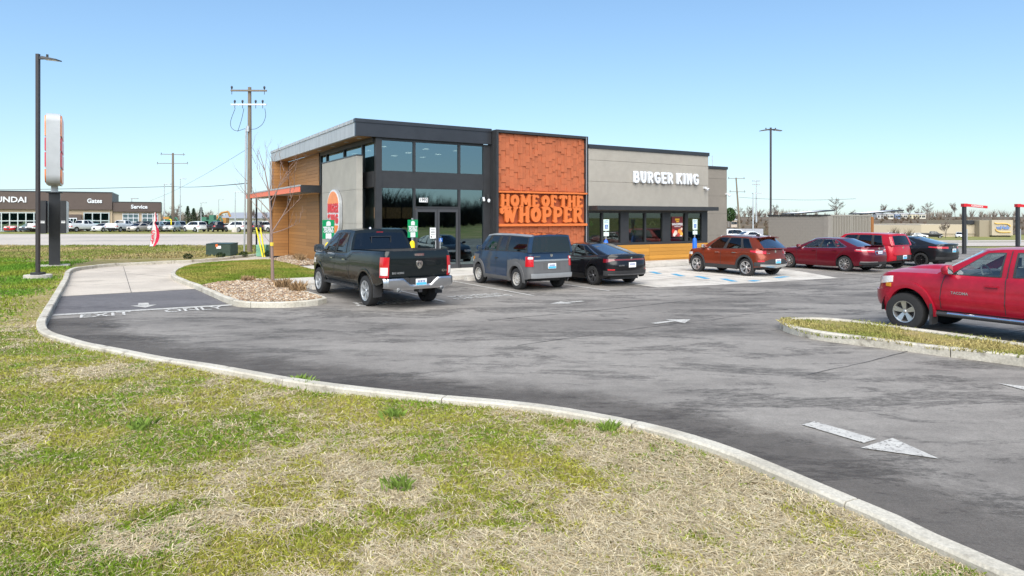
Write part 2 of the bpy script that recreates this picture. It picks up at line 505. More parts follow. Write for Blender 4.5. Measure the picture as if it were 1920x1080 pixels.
# outer kerb of the lot (lot frame), from behind the camera round to the drive-through lane
KERB = [(4.9, -14), (4.9, -6), (4.9, -1), (4.9, 1.88), (5.04, 2.71), (5.12, 3.6), (5.15, 4.5), (5.0, 5.4), (4.6, 6.25), (4.18, 6.87), (3.52, 7.68), (2.69, 8.72),
        (2.01, 9.9), (1.36, 11.05), (.91, 11.84), (.5, 12.6), (.05, 13.5), (-.42, 14.58), (-.8, 15.64), (-.98, 16.94), (-1.02, 18.5), (-1.02, 21), (-1.02, 24), (-1.02, 26.5), (-1.02, 29),
        (-1.05, 31), (-1.08, 32.8), (-1.0, 34.6), (-.63, 35.8), (.27, 37.1), (2, 37.85), (3.9, 38.35), (5.53, 39.6), (7.3, 41.8), (9, 43.4), (13, 45), (20, 45.6)]
KERB_XY = smooth_line([W2(*p) for p in KERB], 0.3)
ISL = [(5.12, 23.4), (5.16, 22.4), (5.24, 20.5), (5.34, 18.75), (5.28, 18.3), (4.95, 17.98), (4.3, 17.88), (3.6, 18.2), (3.08, 18.75), (2.95, 19.6), (2.81, 21.4), (2.62, 24.2), (2.38, 26.9), (2.33, 29.4), (2.72, 32.2), (3.5, 34.5),
       (4.6, 35.9), (6.2, 37.0), (8.1, 37.7)]
ISL_XY = smooth_line([W2(*p) for p in ISL], 0.25)
RISL = [(13.6, -12), (13.58, 0), (13.55, 4), (13.5, 6), (13.48, 7.8), (13.4, 8.5), (13.1, 8.95), (12.6, 9.12), (12.2, 8.95), (11.9, 8.5), (11.75, 8.0), (11.8, 7.5), (12.0, 6.76), (12.2, 5.8), (12.48, 4.8), (12.6, 3.5), (12.6, 0), (12.6, -12)]
RISL_XY = smooth_line([W2(p[0] + (.12 if p[1] > 5 else .05), p[1]) for p in RISL], 0.2)

def kerb_run(root, line, width, h=0.15, sec=2.4, out=1):
    """kerb laid in sections with open joints; line = lot-side face, body on its left (out=1)"""
    L = [0.0]
    for a, c in zip(line[:-1], line[1:]): L.append(L[-1] + math.dist(a, c))
    tot = L[-1]; n = max(1, int(tot / sec)); L = np.array(L); A = np.array(line)
    off = np.array(offset_line(line, width * out))
    prof = [(-0.004, -0.05), (-0.004, h - 0.02), (0.10, h), (0.88, h), (1.0, h - 0.02), (1.0, -0.12)]
    for k in range(n):
        s0, s1 = tot * k / n + 0.008, tot * (k + 1) / n - 0.008
        ss = sorted([s0, s1] + [x for x in L if s0 < x < s1])
        rows = []
        for s in ss:
            p = np.array([np.interp(s, L, A[:, 0]), np.interp(s, L, A[:, 1])]); q = np.array([np.interp(s, L, off[:, 0]), np.interp(s, L, off[:, 1])])
            rows.append([(*(p + (q - p) * t), z + 0.006 * math.sin(s * 2.1 + k)) for t, z in prof])
        mb = MB(); mb.grid(rows, flip=(out < 0))
        mb.add(rows[0], [tuple(range(5, -1, -1))]); mb.add(rows[-1], [tuple(range(6))])
        o = mb.build("kerb_section", m_kerb, root)
def kerb_root(name):
    return struct(empty(name, (0, 0, 0)))
kerb_run(kerb_root("lot_kerb"), KERB_XY, 0.17)
kerb_run(kerb_root("island_kerb"), ISL_XY, 0.16, out=-1)
kerb_run(kerb_root("divider_kerb"), RISL_XY, 0.16, h=0.16, out=-1)

lot = KERB_XY[::1] + [W2(30, 45), W2(44, 38), W2(58, 28), W2(58, -14)]
struct(sheet("asphalt_lot", lot, 0.0, m_asph))

def uvpoly(name, pts, z, m, kind="structure"):
    return struct(sheet(name, [W2(*p) for p in pts], z, m), kind)
def vslab(name, pts, z, m):
    mb = MB(); mb.prism([W2(*p) for p in pts], -0.05, z)
    return struct(mb.build(name, m))
# darker patch at the mouth of the exit lane, concrete drive-through lane, concrete accessible bays
uvpoly("exit_lane_asphalt", [(-1.0, 19.6), (2.9, 19.55), (2.68, 24.1), (-1.0, 23.85)], 0.004, m_asph2)
lane = [p for p in KERB_XY]
iA = min(range(len(KERB_XY)), key=lambda i: math.dist(KERB_XY[i], W2(-1.02, 23.85)))
iB = min(range(len(ISL_XY)), key=lambda i: math.dist(ISL_XY[i], W2(2.66, 24.1)))
struct(sheet("drive_through_concrete", KERB_XY[iA:] + [W2(20, 40.5), W2(9, 40.5), W2(8.1, 37.8)] + ISL_XY[iB:][::-1], 0.006, m_conc))
uvpoly("accessible_bay_concrete", [(15.9, 23.4), (15.95, 16.6), (18.4, 16.1), (24.4, 15.5), (26.45, 19.0), (26.45, 23.4)], 0.005, m_walk)
vslab("front_sidewalk", [(5.3, 22.6), (16.4, 22.6), (16.4, 23.6), (29.2, 23.6), (29.2, 25.4), (20.1, 25.4), (20.1, 25.45), (14.9, 25.45), (14.9, 27.15), (9.8, 27.15), (8.85, 27.15), (8.85, 31.0), (7.7, 31.0), (7.75, 28.4), (8.1, 26.4), (7.4, 24.9), (5.3, 24.9)], 0.15, m_walk)
# expansion joints of the lane and the bays
b = MB()
def strip(b, p, q, w, z):
    p = Vector((*W2(*p), z)); q = Vector((*W2(*q), z)); d = (q - p).normalized(); n = Vector((-d.y, d.x, 0)) * w / 2
    b.add([p - n, q - n, q + n, p + n], [(0, 1, 2, 3)])
for v in (27.6, 31.5): strip(b, (-1.0, v), (2.4, v + .2), 0.02, 0.0085)
strip(b, (0.8, 24), (0.9, 37), 0.02, 0.0085)
strip(b, (2.3, 29.4), (-.6, 35.8), 0.02, 0.0088)
for v in (18.6, 21.2): strip(b, (15.95, v), (26.4, v), 0.025, 0.0085)
for u in (18.6, 21.3, 24): strip(b, (u, 15.9), (u, 23.4), 0.025, 0.0088)
struct(b.build("concrete_joints", mat("joint_filler", (0.12, 0.11, 0.1), rough=0.9)))

# unworn, dirt-darkened strip that follows the kerb; its inner edge is ragged and thins out
m_gut = asphalt_mat("kerbside_asphalt", (0.105, 0.094, 0.086), (0.085, 0.076, 0.07), (0.05, 0.046, 0.043), .55)
n_, l_ = m_gut.node_tree.nodes, m_gut.node_tree.links
at = n_.new("ShaderNodeAttribute"); at.attribute_name = "col"
tcg = n_.new("ShaderNodeTexCoord"); ng = n_.new("ShaderNodeTexNoise"); ng.inputs["Scale"].default_value = 1.1; ng.inputs["Detail"].default_value = 12; ng.inputs["Roughness"].default_value = .75; l_.new(tcg.outputs["Object"], ng.inputs[0])
ad = n_.new("ShaderNodeMath"); ad.operation = 'ADD'; l_.new(at.outputs["Fac"], ad.inputs[0]); l_.new(ng.outputs[0], ad.inputs[1])
rg_ = n_.new("ShaderNodeMapRange"); rg_.interpolation_type = 'SMOOTHSTEP'; rg_.inputs[1].default_value = .72; rg_.inputs[2].default_value = 1.12; rg_.inputs[4].default_value = .48; l_.new(ad.outputs[0], rg_.inputs[0])
tr_ = n_.new("ShaderNodeBsdfTransparent"); mx_ = n_.new("ShaderNodeMixShader"); l_.new(rg_.outputs[0], mx_.inputs[0]); l_.new(tr_.outputs[0], mx_.inputs[1]); l_.new(n_["Principled BSDF"].outputs[0], mx_.inputs[2]); l_.new(mx_.outputs[0], n_["Material Output"].inputs[0])
i0 = min(range(len(KERB_XY)), key=lambda i: math.dist(KERB_XY[i], W2(4.9, -2))); i1 = min(range(len(KERB_XY)), key=lambda i: math.dist(KERB_XY[i], W2(-1.02, 19.0)))
seg_ = KERB_XY[i0:i1]; V_ = []; C_ = []; F_ = []
fr_ = (-.01, -.4, -.8, -1.2, -1.6, -2.0)
for j, o_ in enumerate(fr_):
    for p in offset_line(seg_, o_): V_.append((p[0], p[1], .0028)); C_.append([1 - j / 5] * 3)
nn_ = len(seg_)
for j in range(5):
    for i in range(nn_ - 1): F_.append((j * nn_ + i, j * nn_ + i + 1, (j + 1) * nn_ + i + 1, (j + 1) * nn_ + i))
GUT = (V_, F_, C_, m_gut)

# painted markings
b = MB()
for p, q, w in (((8.15, 16.85), (8.15, 22.3), .11), ((11.05, 16.75), (11.05, 22.3), .11), ((13.85, 16.6), (13.85, 22.3), .11), ((26.58, 15.5), (26.58, 21.5), .1),
                ((29.4, 15.5), (29.4, 21.5), .1), ((32.3, 15.5), (32.3, 21.5), .1), ((35.2, 15.5), (35.2, 21.5), .1), ((16.3, 16.8), (16.3, 22.3), .1), ((19.3, 16.6), (19.3, 22.4), .08)):
    strip(b, p, q, w, 0.011)
struct(b.build("stall_lines", m_line))
b = MB(); strip(b, (-0.99, 19.45), (2.98, 19.2), .27, 0.011)
struct(b.build("stop_bar", m_line))
def arrow(name, tail, head):
    b = MB()
    for poly in (tail, head):
        b.add([(*W2(*p), 0.011) for p in poly], [tuple(range(len(poly)))])
    o = b.build(name, m_line); return struct(o)
arrow("lane_arrow", [(6.75, 4.72), (6.98, 4.72), (6.98, 4.0), (6.75, 4.0)], [(6.58, 3.93), (7.16, 3.93), (6.93, 3.36)])
arrow("lane_arrow", [(10.38, 11.02), (10.42, 10.88), (11.0, 10.9), (11.0, 11.06)], [(11.02, 10.62), (11.55, 10.95), (11.04, 11.24)])
arrow("lane_arrow", [(11.5, 14.84), (10.95, 14.84), (10.95, 14.98), (11.5, 14.98)], [(10.93, 14.64), (10.93, 15.18), (10.36, 14.92)])
arrow("lane_arrow", [(11.6, 4.1), (11.6, 3.6), (10.9, 3.6), (10.9, 4.1)], [(10.8, 4.45), (10.55, 3.7), (11.0, 3.9)])
arrow("lane_arrow", [(.86, 20.95), (1.1, 20.9), (1.1, 20.4), (.84, 20.45)], [(.66, 20.42), (1.28, 20.34), (.98, 19.8)])
m_line_f = patch_mat("faded_marking_paint", ((0.58, 0.57, 0.54), (0.47, 0.46, 0.44), (0.2, 0.19, 0.18)), (5, 20, 70), rough=.85, bump=.2, bscale=90, contrast=((.4, .65), (.48, .6)))
def ground_text(txt, u, v, size, sx=1.0, bold=0.012):
    o = text_mesh(txt, size, m_line_f, "painted_word", None, Matrix.Translation((*W2(u, v), 0.0105)) @ Matrix.Rotation(TH, 4, 'Z'), depth=0.0006, bold=bold, sx=sx)
    return struct(o)
ground_text("EXIT", 0.08, 18.85, 0.85, 0.62)
ground_text("ONLY", 2.02, 18.78, 0.85, 0.6)
ground_text("MOBILE", 6.75, 17.75, 0.52, 1.0); ground_text("ORDERS", 6.75, 17.3, 0.52, 1.0)
ground_text("MOBILE", 9.6, 17.75, 0.52, 1.0); ground_text("ORDERS", 9.6, 17.25, 0.52, 1.0)
b = MB()
for v0 in (20.8, 19.5, 18.2, 16.9):
    strip(b, (19.8, v0 - .3), (20.3, v0 + .7), .26, 0.011)
struct(b.build("access_aisle_hatching", m_blue_line))
b = MB()
for u0, v0 in ((20.35, 16.35),): strip(b, (u0, v0), (u0 + .5, v0 + .1), .3, 0.012)
strip(b, (22.4, 16.8), (23.2, 16.9), .3, 0.0112)
struct(b.build("bay_symbol_paint", m_blue_line))

# tar-sealed cracks wandering across the lot
m_tar = mat("crack_sealer", (0.06, 0.056, 0.054), rough=.7)
for k, (u0, u1, v0, slope, w) in enumerate(((7.5, 24.0, 13.2, .02, .035), (14.0, 33.0, 14.6, -.01, .03), (6.5, 15.0, 10.4, .05, .025), (9.0, 21.0, 6.2, .03, .025))):
    g_ = random.Random(k + 70); rows = []; v = v0
    n_ = int((u1 - u0) / .25)
    for i in range(n_ + 1):
        u = u0 + (u1 - u0) * i / n_; v += slope * .25 + g_.uniform(-.035, .035); ww = w * g_.uniform(.3, 1.2)
        rows.append([(*W2(u, v - ww / 2), .0055), (*W2(u, v + ww / 2), .0055)])
    mb = MB(); mb.grid(rows, flip=True); struct(mb.build("sealed_crack", m_tar))

# wheel stops
for k, u in enumerate((6.75, 9.6, 12.45, 15.1)):
    mb = MB()
    mb.prism_y([(-.16, 0), (.16, 0), (.1, .13), (-.1, .13)], -.9, .9)
    o = mb.build("wheel_stop", m_walk); o.location = W(u, 22.1, 0.002); o.rotation_euler = (0, 0, TH + math.pi / 2)
    tag(o, ["concrete wheel stop in front of the dark pickup at the planted island", "concrete wheel stop at the head of the empty mobile order stall", "concrete wheel stop in front of the blue and grey boxy car", "concrete wheel stop in front of the black sedan by the building"][k], "wheel stop", "wheel stops along the front sidewalk")

# lawns
def lz(x, y):
    return 0.075 + 0.02 * math.sin(x * 0.9 + 1) * math.cos(y * 0.7) + 0.012 * math.sin(x * 2.7) * math.sin(y * 2.3 + .5)
KO = offset_line(KERB_XY, 0.15)
lawn_poly = KO + [(-6.8, 54.0), (-95, 54.0), (-95, -9.4)]
rr = random.Random(3)
inner = [(rr.uniform(-16, 2), rr.uniform(1.5, 20)) for _ in range(2600)]
def side_ok(p):
    i = min(range(0, len(KO), 3), key=lambda i: (KO[i][0] - p[0])**2 + (KO[i][1] - p[1])**2)
    a = KO[max(0, i - 2)]; c = KO[min(len(KO) - 1, i + 2)]
    return (c[0] - a[0]) * (p[1] - a[1]) - (c[1] - a[1]) * (p[0] - a[0]) > 0.15 * math.dist(a, c)
inner = [p for p in inner if side_ok(p)]
struct(sheet("lawn", lawn_poly, 0, m_lawn, inner, lz))
# island lawn and divider lawn
IO = offset_line(ISL_XY, -0.14)
isl_lawn = [p for p in IO] + [W2(7.55, 37.4), W2(7.55, 31.2), W2(7.6, 28.4), W2(7.95, 26.4), W2(7.3, 25.0), W2(5.28, 25.0)]
def ilz(x, y):
    v = -x * SU + y * CU; u = x * CU + y * SU
    return 0.11 + 0.14 * max(0, math.sin(min(1, max(0, (v - 24) / 13)) * math.pi)) * max(0, math.sin(min(1, max(0, (u - 2.5) / 6)) * math.pi))
inn = []
for _ in range(500):
    u, v = rr.uniform(2.9, 7.3), rr.uniform(19, 36.3)
    if (v < 25.2 and u > 5.0) or (v > 33.5 and u < 4.6) : continue
    inn.append(W2(u, v))
struct(sheet("island_lawn", isl_lawn, 0, m_lawn_g, inn, ilz))
RO = offset_line(RISL_XY, -0.14)
struct(sheet("divider_lawn", RO, 0.12, m_lawn))
# stone mulch bed on the island and along the side wall
m_mulch = mat("mulch_soil", (0.16, 0.12, 0.09), rough=0.95, var=0.3, scale=20, bump=0.4)
rock_poly = [p for p in offset_line(ISL_XY, -0.15) if True]
iC = min(range(len(ISL_XY)), key=lambda i: math.dist(ISL_XY[i], W2(2.66, 24.0)))
bed = rock_poly[1:iC] + [W2(3.4, 24.6), W2(5.1, 25.0)]
struct(sheet("mulch_bed", bed, 0.13, m_mulch))
bed2 = [W2(7.6, 31.3), W2(9.35, 31.3), W2(9.35, 40.2), W2(7.9, 37.2), W2(7.6, 36)]
struct(sheet("mulch_bed", bed2, 0.14, m_mulch))

def inside(poly, x, y):
    c = np.zeros(len(x), bool); n = len(poly)
    for i in range(n):
        x0, y0 = poly[i]; x1, y1 = poly[(i + 1) % n]
        if y0 == y1: continue
        k = ((y0 > y) != (y1 > y)) & (x < (x1 - x0) * (y - y0) / (y1 - y0) + x0)
        c ^= k
    return c
def stones(name, poly, n, z, seed, size=(0.035, 0.075)):
    g = np.random.default_rng(seed)
    P = np.array(poly); x = g.uniform(P[:, 0].min(), P[:, 0].max(), n * 4); y = g.uniform(P[:, 1].min(), P[:, 1].max(), n * 4)
    k = inside(poly, x, y); x = x[k][:n]; y = y[k][:n]; n = len(x)
    t = (1 + 5**.5) / 2
    ico = np.array([(-1, t, 0), (1, t, 0), (-1, -t, 0), (1, -t, 0), (0, -1, t), (0, 1, t), (0, -1, -t), (0, 1, -t), (t, 0, -1), (t, 0, 1), (-t, 0, -1), (-t, 0, 1)]) / 1.9
    fc = np.array([(0, 11, 5), (0, 5, 1), (0, 1, 7), (0, 7, 10), (0, 10, 11), (1, 5, 9), (5, 11, 4), (11, 10, 2), (10, 7, 6), (7, 1, 8), (3, 9, 4), (3, 4, 2), (3, 2, 6), (3, 6, 8), (3, 8, 9), (4, 9, 5), (2, 4, 11), (6, 2, 10), (8, 6, 7), (9, 8, 1)])
    s = g.uniform(*size, (n, 1, 1)) * np.stack([g.uniform(.7, 1.3, n), g.uniform(.7, 1.3, n), g.uniform(.45, .8, n)], 1)[:, None, :]
    a = g.uniform(0, 6.28, n); v = ico[None] * s * g.uniform(.8, 1.2, (n, 12, 1))
    vx = v[..., 0] * np.cos(a)[:, None] - v[..., 1] * np.sin(a)[:, None] + x[:, None]; vy = v[..., 0] * np.sin(a)[:, None] + v[..., 1] * np.cos(a)[:, None] + y[:, None]
    vz = v[..., 2] + z + g.uniform(0, .035, n)[:, None]
    V = np.stack([vx, vy, vz], -1).reshape(-1, 3); F = (fc[None] + (np.arange(n) * 12)[:, None, None]).reshape(-1, 3)
    cl = np.array([(0.44, 0.32, 0.21), (0.3, 0.2, 0.13), (0.48, 0.4, 0.31), (0.24, 0.18, 0.14), (0.55, 0.47, 0.37), (0.36, 0.24, 0.14)])[g.integers(0, 6, n)] * g.uniform(.6, 1.15, (n, 1))
    return np_mesh(name, V, F, np.repeat(cl, 12, 0), MATS.get("stone_mulch") or attr_mat("stone_mulch"))
def np_mesh(name, V, F, C, m):
    me = bpy.data.meshes.new(name); nf, k = F.shape
    me.vertices.add(len(V)); me.vertices.foreach_set("co", V.astype(np.float32).ravel())
    me.loops.add(nf * k); me.loops.foreach_set("vertex_index", F.astype(np.int32).ravel())
    me.polygons.add(nf); me.polygons.foreach_set("loop_start", np.arange(0, nf * k, k, dtype=np.int32))
    me.update(calc_edges=True)
    a = me.color_attributes.new("col", 'FLOAT_COLOR', 'POINT')
    a.data.foreach_set("color", np.concatenate([C, np.ones((len(C), 1))], 1).astype(np.float32).ravel())
    me.materials.append(m); me.update()
    return link(name, me)
struct(np_mesh("kerbside_asphalt_strip", np.array(GUT[0]), np.array(GUT[1]), np.array(GUT[2]), GUT[3]))
o = struct(stones("river_stones", bed, 6500, 0.14, 5, (0.02, 0.05)), "stuff"); tag(o, "loose tan and grey river stones filling the island bed", "stones")
o = struct(stones("river_stones", bed2, 3000, 0.15, 6, (0.02, 0.05)), "stuff"); tag(o, "loose river stones along the wood clad side wall", "stones")
# ------------------------------------------------------------------ chunky letters from strokes
def seg_d(px, py, x0, y0, x1, y1):
    dx, dy = x1 - x0, y1 - y0; L = dx * dx + dy * dy
    t = np.clip(((px - x0) * dx + (py - y0) * dy) / L, 0, 1) if L > 0 else 0
    return np.hypot(px - x0 - t * dx, py - y0 - t * dy)
def arc(cx, cy, rx, ry, a0, a1, n=14):
    return [(cx + rx * math.cos(math.radians(a0 + (a1 - a0) * i / n)), cy + ry * math.sin(math.radians(a0 + (a1 - a0) * i / n))) for i in range(n + 1)]
R_ = 0.108
def pl(pts, r=R_): return [(*a, *c, r) for a, c in zip(pts[:-1], pts[1:])]
def slab(x, y, w=0.09, r=0.075): return [(x - w, y, x + w, y, r)]
SERIF = {
 'H': (0.86, pl([(.2, .1), (.2, .9)], .14) + pl([(.66, .1), (.66, .9)], .14) + pl([(.2, .5), (.66, .5)], .09) + slab(.18, .07) + slab(.68, .07) + slab(.18, .93) + slab(.68, .93)),
 'O': (0.86, pl(arc(.43, .5, .25, .34, 0, 360, 24), .155)),
 'M': (1.1, pl([(.2, .1), (.24, .9)], .12) + pl([(.88, .1), (.86, .9)], .14) + pl([(.26, .88), (.55, .3)], .13) + pl([(.55, .3), (.84, .88)], .11) + slab(.18, .07) + slab(.9, .07) + slab(.2, .93) + slab(.9, .93)),
 'E': (0.74, pl([(.2, .1), (.2, .9)], .14) + pl([(.2, .9), (.56, .9)], .1) + pl([(.2, .1), (.58, .1)], .1) + pl([(.2, .51), (.46, .51)], .075) + slab(.58, .82, .02, .09) + slab(.6, .19, .02, .09) + slab(.18, .07) + slab(.18, .93)),
 'F': (0.72, pl([(.2, .1), (.2, .9)], .14) + pl([(.2, .9), (.56, .9)], .1) + pl([(.2, .5), (.46, .5)], .08) + slab(.58, .8, .02, .09) + slab(.2, .07, .11) + slab(.48, .46, .01, .09)),
 'T': (0.82, pl([(.41, .1), (.41, .9)], .14) + pl([(.12, .9), (.7, .9)], .1) + slab(.1, .78, .01, .1) + slab(.72, .78, .01, .1) + slab(.41, .07, .11)),
 'W': (1.36, pl([(.42, .92), (.52, .14)], .14) + pl([(.52, .12), (.72, .7)], .1) + pl([(.72, .7), (.9, .12)], .14) + pl([(.9, .12), (1.16, .92)], .1) + slab(.68, .93) + slab(1.16, .93, .1)
       + pl([(.42, .92), (.22, .9), (.1, .76), (.1, .64), (.16, .6)], .09) + pl([(.16, .64), (.2, .66)], .1)),
 'P': (0.84, pl([(.2, .1), (.2, .9)], .14) + pl([(.2, .9)] + arc(.46, .67, .2, .23, 90, -90, 10) + [(.2, .44)], .11) + slab(.2, .07, .11) + slab(.16, .93)),
 'R': (0.9, pl([(.2, .1), (.2, .9)], .14) + pl([(.2, .9)] + arc(.46, .69, .2, .21, 90, -90, 10) + [(.2, .48)], .11) + pl([(.46, .48), (.66, .12)], .12) + slab(.2, .07, .1) + slab(.74, .07, .07) + slab(.16, .93)),
}
ROUND = {
 'B': (0.74, pl([(.2, .14), (.2, .86)]) + pl([(.2, .86)] + arc(.38, .68, .14, .18, 90, -90, 8) + [(.2, .5)]) + pl([(.38, .5)] + arc(.4, .32, .17, .18, 90, -90, 8) + [(.2, .14)])),
 'U': (0.78, pl([(.2, .86), (.2, .4)] + arc(.39, .36, .19, .22, 180, 360, 10) + [(.58, .86)])),
 'R': (0.76, pl([(.2, .14), (.2, .86)]) + pl([(.2, .86)] + arc(.38, .67, .16, .19, 90, -90, 8) + [(.2, .48)]) + pl([(.36, .46), (.58, .14)])),
 'G': (0.82, pl(arc(.43, .5, .25, .36, 55, 300, 18) + [(.62, .3), (.62, .46), (.46, .46)])),
 'E': (0.68, pl([(.54, .86), (.2, .86), (.2, .14), (.54, .14)]) + pl([(.2, .5), (.48, .5)])),
 'K': (0.78, pl([(.2, .14), (.2, .86)]) + pl([(.58, .86), (.26, .52), (.6, .14)])),
 'I': (0.4, pl([(.2, .14), (.2, .86)])),
 'N': (0.82, pl([(.2, .14), (.2, .86), (.6, .14), (.6, .86)])),
}
THIN = 0.86
def glyph_mesh(segs, w, depth, s, n=30):
    nx = int(n * (w + .1)) + 1; st = 1.1 / n
    xs = np.arange(nx) * st - .05; ys = np.arange(n + 1) * st - .05
    X, Y = np.meshgrid(xs, ys, indexing='ij'); F = np.full(X.shape, -9.0)
    for (x0, y0, x1, y1, r) in segs: F = np.maximum(F, r * THIN - seg_d(X, Y, x0, y0, x1, y1))
    mb = MB(); key = {}
    def vid(k, p):
        if k not in key:
            key[k] = len(mb.v); mb.v.append((p[0] * s, 0.0, p[1] * s)); mb.v.append((p[0] * s, depth, p[1] * s))
        return key[k]
    for i in range(nx - 1):
        for j in range(n):
            cs = [(i, j), (i + 1, j), (i + 1, j + 1), (i, j + 1)]; f = [F[c] for c in cs]
            if max(f) <= 0: continue
            poly = []; cross = []
            for k in range(4):
                a, c = cs[k], cs[(k + 1) % 4]; fa, fb = f[k], f[(k + 1) % 4]
                if fa > 0: poly.append(vid(a, (xs[a[0]], ys[a[1]])))
                if (fa > 0) != (fb > 0):
                    t = fa / (fa - fb); p = (xs[a[0]] + (xs[c[0]] - xs[a[0]]) * t, ys[a[1]] + (ys[c[1]] - ys[a[1]]) * t)
                    q = vid(tuple(sorted((a, c))), p); poly.append(q); cross.append((q, fa > 0))
            if len(poly) >= 3: mb.f.append(tuple(poly)); mb.m.append(0)
            if len(cross) == 2:
                (q0, o0), (q1, o1) = cross
                a, c = (q0, q1) if o0 else (q1, q0)
                mb.f.append((c, a, a + 1, c + 1)); mb.m.append(0)
    return mb
def word(table, txt, parent, m, x0, z0, height, depth, y, width=None, space=0.35, track=0.0):
    global THIN
    THIN = .96 if table is SERIF else .86
    tot = sum((table[c][0] + track) if c != ' ' else space for c in txt)
    sx = (width / (tot * height)) if width else 1.0
    x = x0
    for c in txt:
        if c == ' ': x += space * height * sx; continue
        w, segs = table[c]
        mb = glyph_mesh(segs, w, depth, height)
        mb.v = [(p[0] * sx, p[1], p[2]) for p in mb.v]
        o = mb.build("letter", m, parent); o.location = (x, y, z0)
        x += (w + track) * height * sx

# ------------------------------------------------------------------ the restaurant (local axes: x = u, y = v)
U0, V0 = 9.9, 27.22
bld = empty("restaurant", W(U0, V0, 0), TH)
tag(bld, "single storey fast food restaurant with orange shingle panel, glass corner and grey parapet walls", "restaurant")
def B(name, mats, boxes, parent=None, **k):
    mb = MB()
    for bx in boxes: mb.box(bx[0] - U0, bx[1] - U0, bx[2] - V0, bx[3] - V0, bx[4], bx[5])
    return mb.build(name, mats, parent or bld, **k)
GK = 26.1 / 27.22
def BG(name, mats, boxes, parent=None, **k):
    """pieces of the glazed dining room, given on a reference plane and set on the real one"""
    return B(name, mats, [(b_[0] * GK, b_[1] * GK, b_[2] - 27.22 + 26.1, b_[3] - 27.22 + 26.1, 2.35 + (b_[4] - 2.35) * GK, 2.35 + (b_[5] - 2.35) * GK) for b_ in boxes], parent, **k)
m_stucco = mat("taupe_stucco", (0.34, 0.315, 0.275), rough=0.9, var=0.06, scale=3, bump=0.35, bscale=55, var2=0.07, scale2=0.7)
m_stucco_d = mat("dark_taupe_stucco", (0.225, 0.2, 0.17), rough=0.9, var=0.06, scale=3, bump=0.35, bscale=55, var2=0.06, scale2=0.7)
m_conc_p = mat("cast_concrete_panel", (0.36, 0.345, 0.31), rough=0.85, var=0.08, scale=2.2, bump=0.15, bscale=40, var2=0.08, scale2=0.8)
def wood(name, c, r=0.14):
    return mat(name, c, rough=0.55, var=0.16, scale=2.2, stretch=(1, 1, 22), rand=r, bump=0.08, bscale=9)
m_wood = wood("oak_plank_cladding", (0.37, 0.18, 0.06))
m_wood_s = wood("oak_soffit", (0.36, 0.19, 0.075))
m_wood_y = wood("honey_plank_cladding", (0.5, 0.235, 0.035))
m_orange = mat("orange_shingle", (0.42, 0.115, 0.044), rough=0.65, var=0.06, scale=5, rand=0.1, bump=0.05)
m_orange_b = mat("orange_panel", (0.37, 0.085, 0.03), rough=0.55, var=0.04, scale=3)
m_orange_l = mat("orange_letters", (0.62, 0.155, 0.034), rough=0.5, var=0.03, scale=3)
m_pane = glass_mat("storefront_glass", (0.2, 0.23, 0.23), 0.36, power=3.0, gloss=(0.52, 0.68, 0.72), wav=0.02)
m_pane_d = glass_mat("shaded_storefront_glass", (0.5, 0.53, 0.5), 0.09, power=3.5, gloss=(0.8, 0.92, 0.9))
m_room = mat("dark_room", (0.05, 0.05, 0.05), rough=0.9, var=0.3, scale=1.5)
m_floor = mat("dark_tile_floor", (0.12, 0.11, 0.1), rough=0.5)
m_down = mat("downlight", (1.0, 0.93, 0.8), emit=6.0, var=0.0)

# core volumes behind the facades
B("rear_walls", m_stucco_d, [(15.42, 19.98, 26.9, 42.0, 0.0, 5.2), (20.0, 28.2, 29.65, 42.0, 0.0, 5.2), (9.75, 15.38, 34.2, 42.0, 0.02, 5.55), (28.21, 28.27, 25.75, 29.6, 0.0, 2.89)])
B("roof_deck", m_char, [(8.7, 14.86, 26.05, 41.4, 6.05, 6.17), (15.0, 28.2, 25.75, 42.2, 5.25, 5.45)])
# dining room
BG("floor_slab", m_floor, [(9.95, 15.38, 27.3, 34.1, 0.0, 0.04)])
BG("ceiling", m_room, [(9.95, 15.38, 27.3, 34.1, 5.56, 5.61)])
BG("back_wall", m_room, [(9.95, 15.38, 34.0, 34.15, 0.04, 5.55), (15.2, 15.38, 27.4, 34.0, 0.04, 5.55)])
ce = BG("ceiling_lights", m_down, [(u - .12, u + .12, v - .12, v + .12, 5.535, 5.555) for u in (10.8, 12.9, 14.5) for v in (28.6, 30.6, 32.4)])
BG("counter", mat("counter_front", (0.2, 0.09, 0.04)), [(11.2, 15.0, 31.5, 32.1, 0.04, 1.1)])
for k in range(4):
    BG("menu_board", mat("menu_screen", (0.5, 0.3, 0.15), emit=0.8, var=0.8, scale=9), [(11.3 + k * .9, 12.1 + k * .9, 33.9, 33.96, 2.3, 2.9)])
for u, v in ((10.9, 29), (12.6, 29.4), (14.3, 28.9)):
    BG("dining_table", mat("table_top", (0.25, 0.12, 0.05)), [(u - .4, u + .4, v - .4, v + .4, .72, .76), (u - .04, u + .04, v - .04, v + .04, .05, .72), (u - .25, u + .25, v - .25, v + .25, .04, .06)])

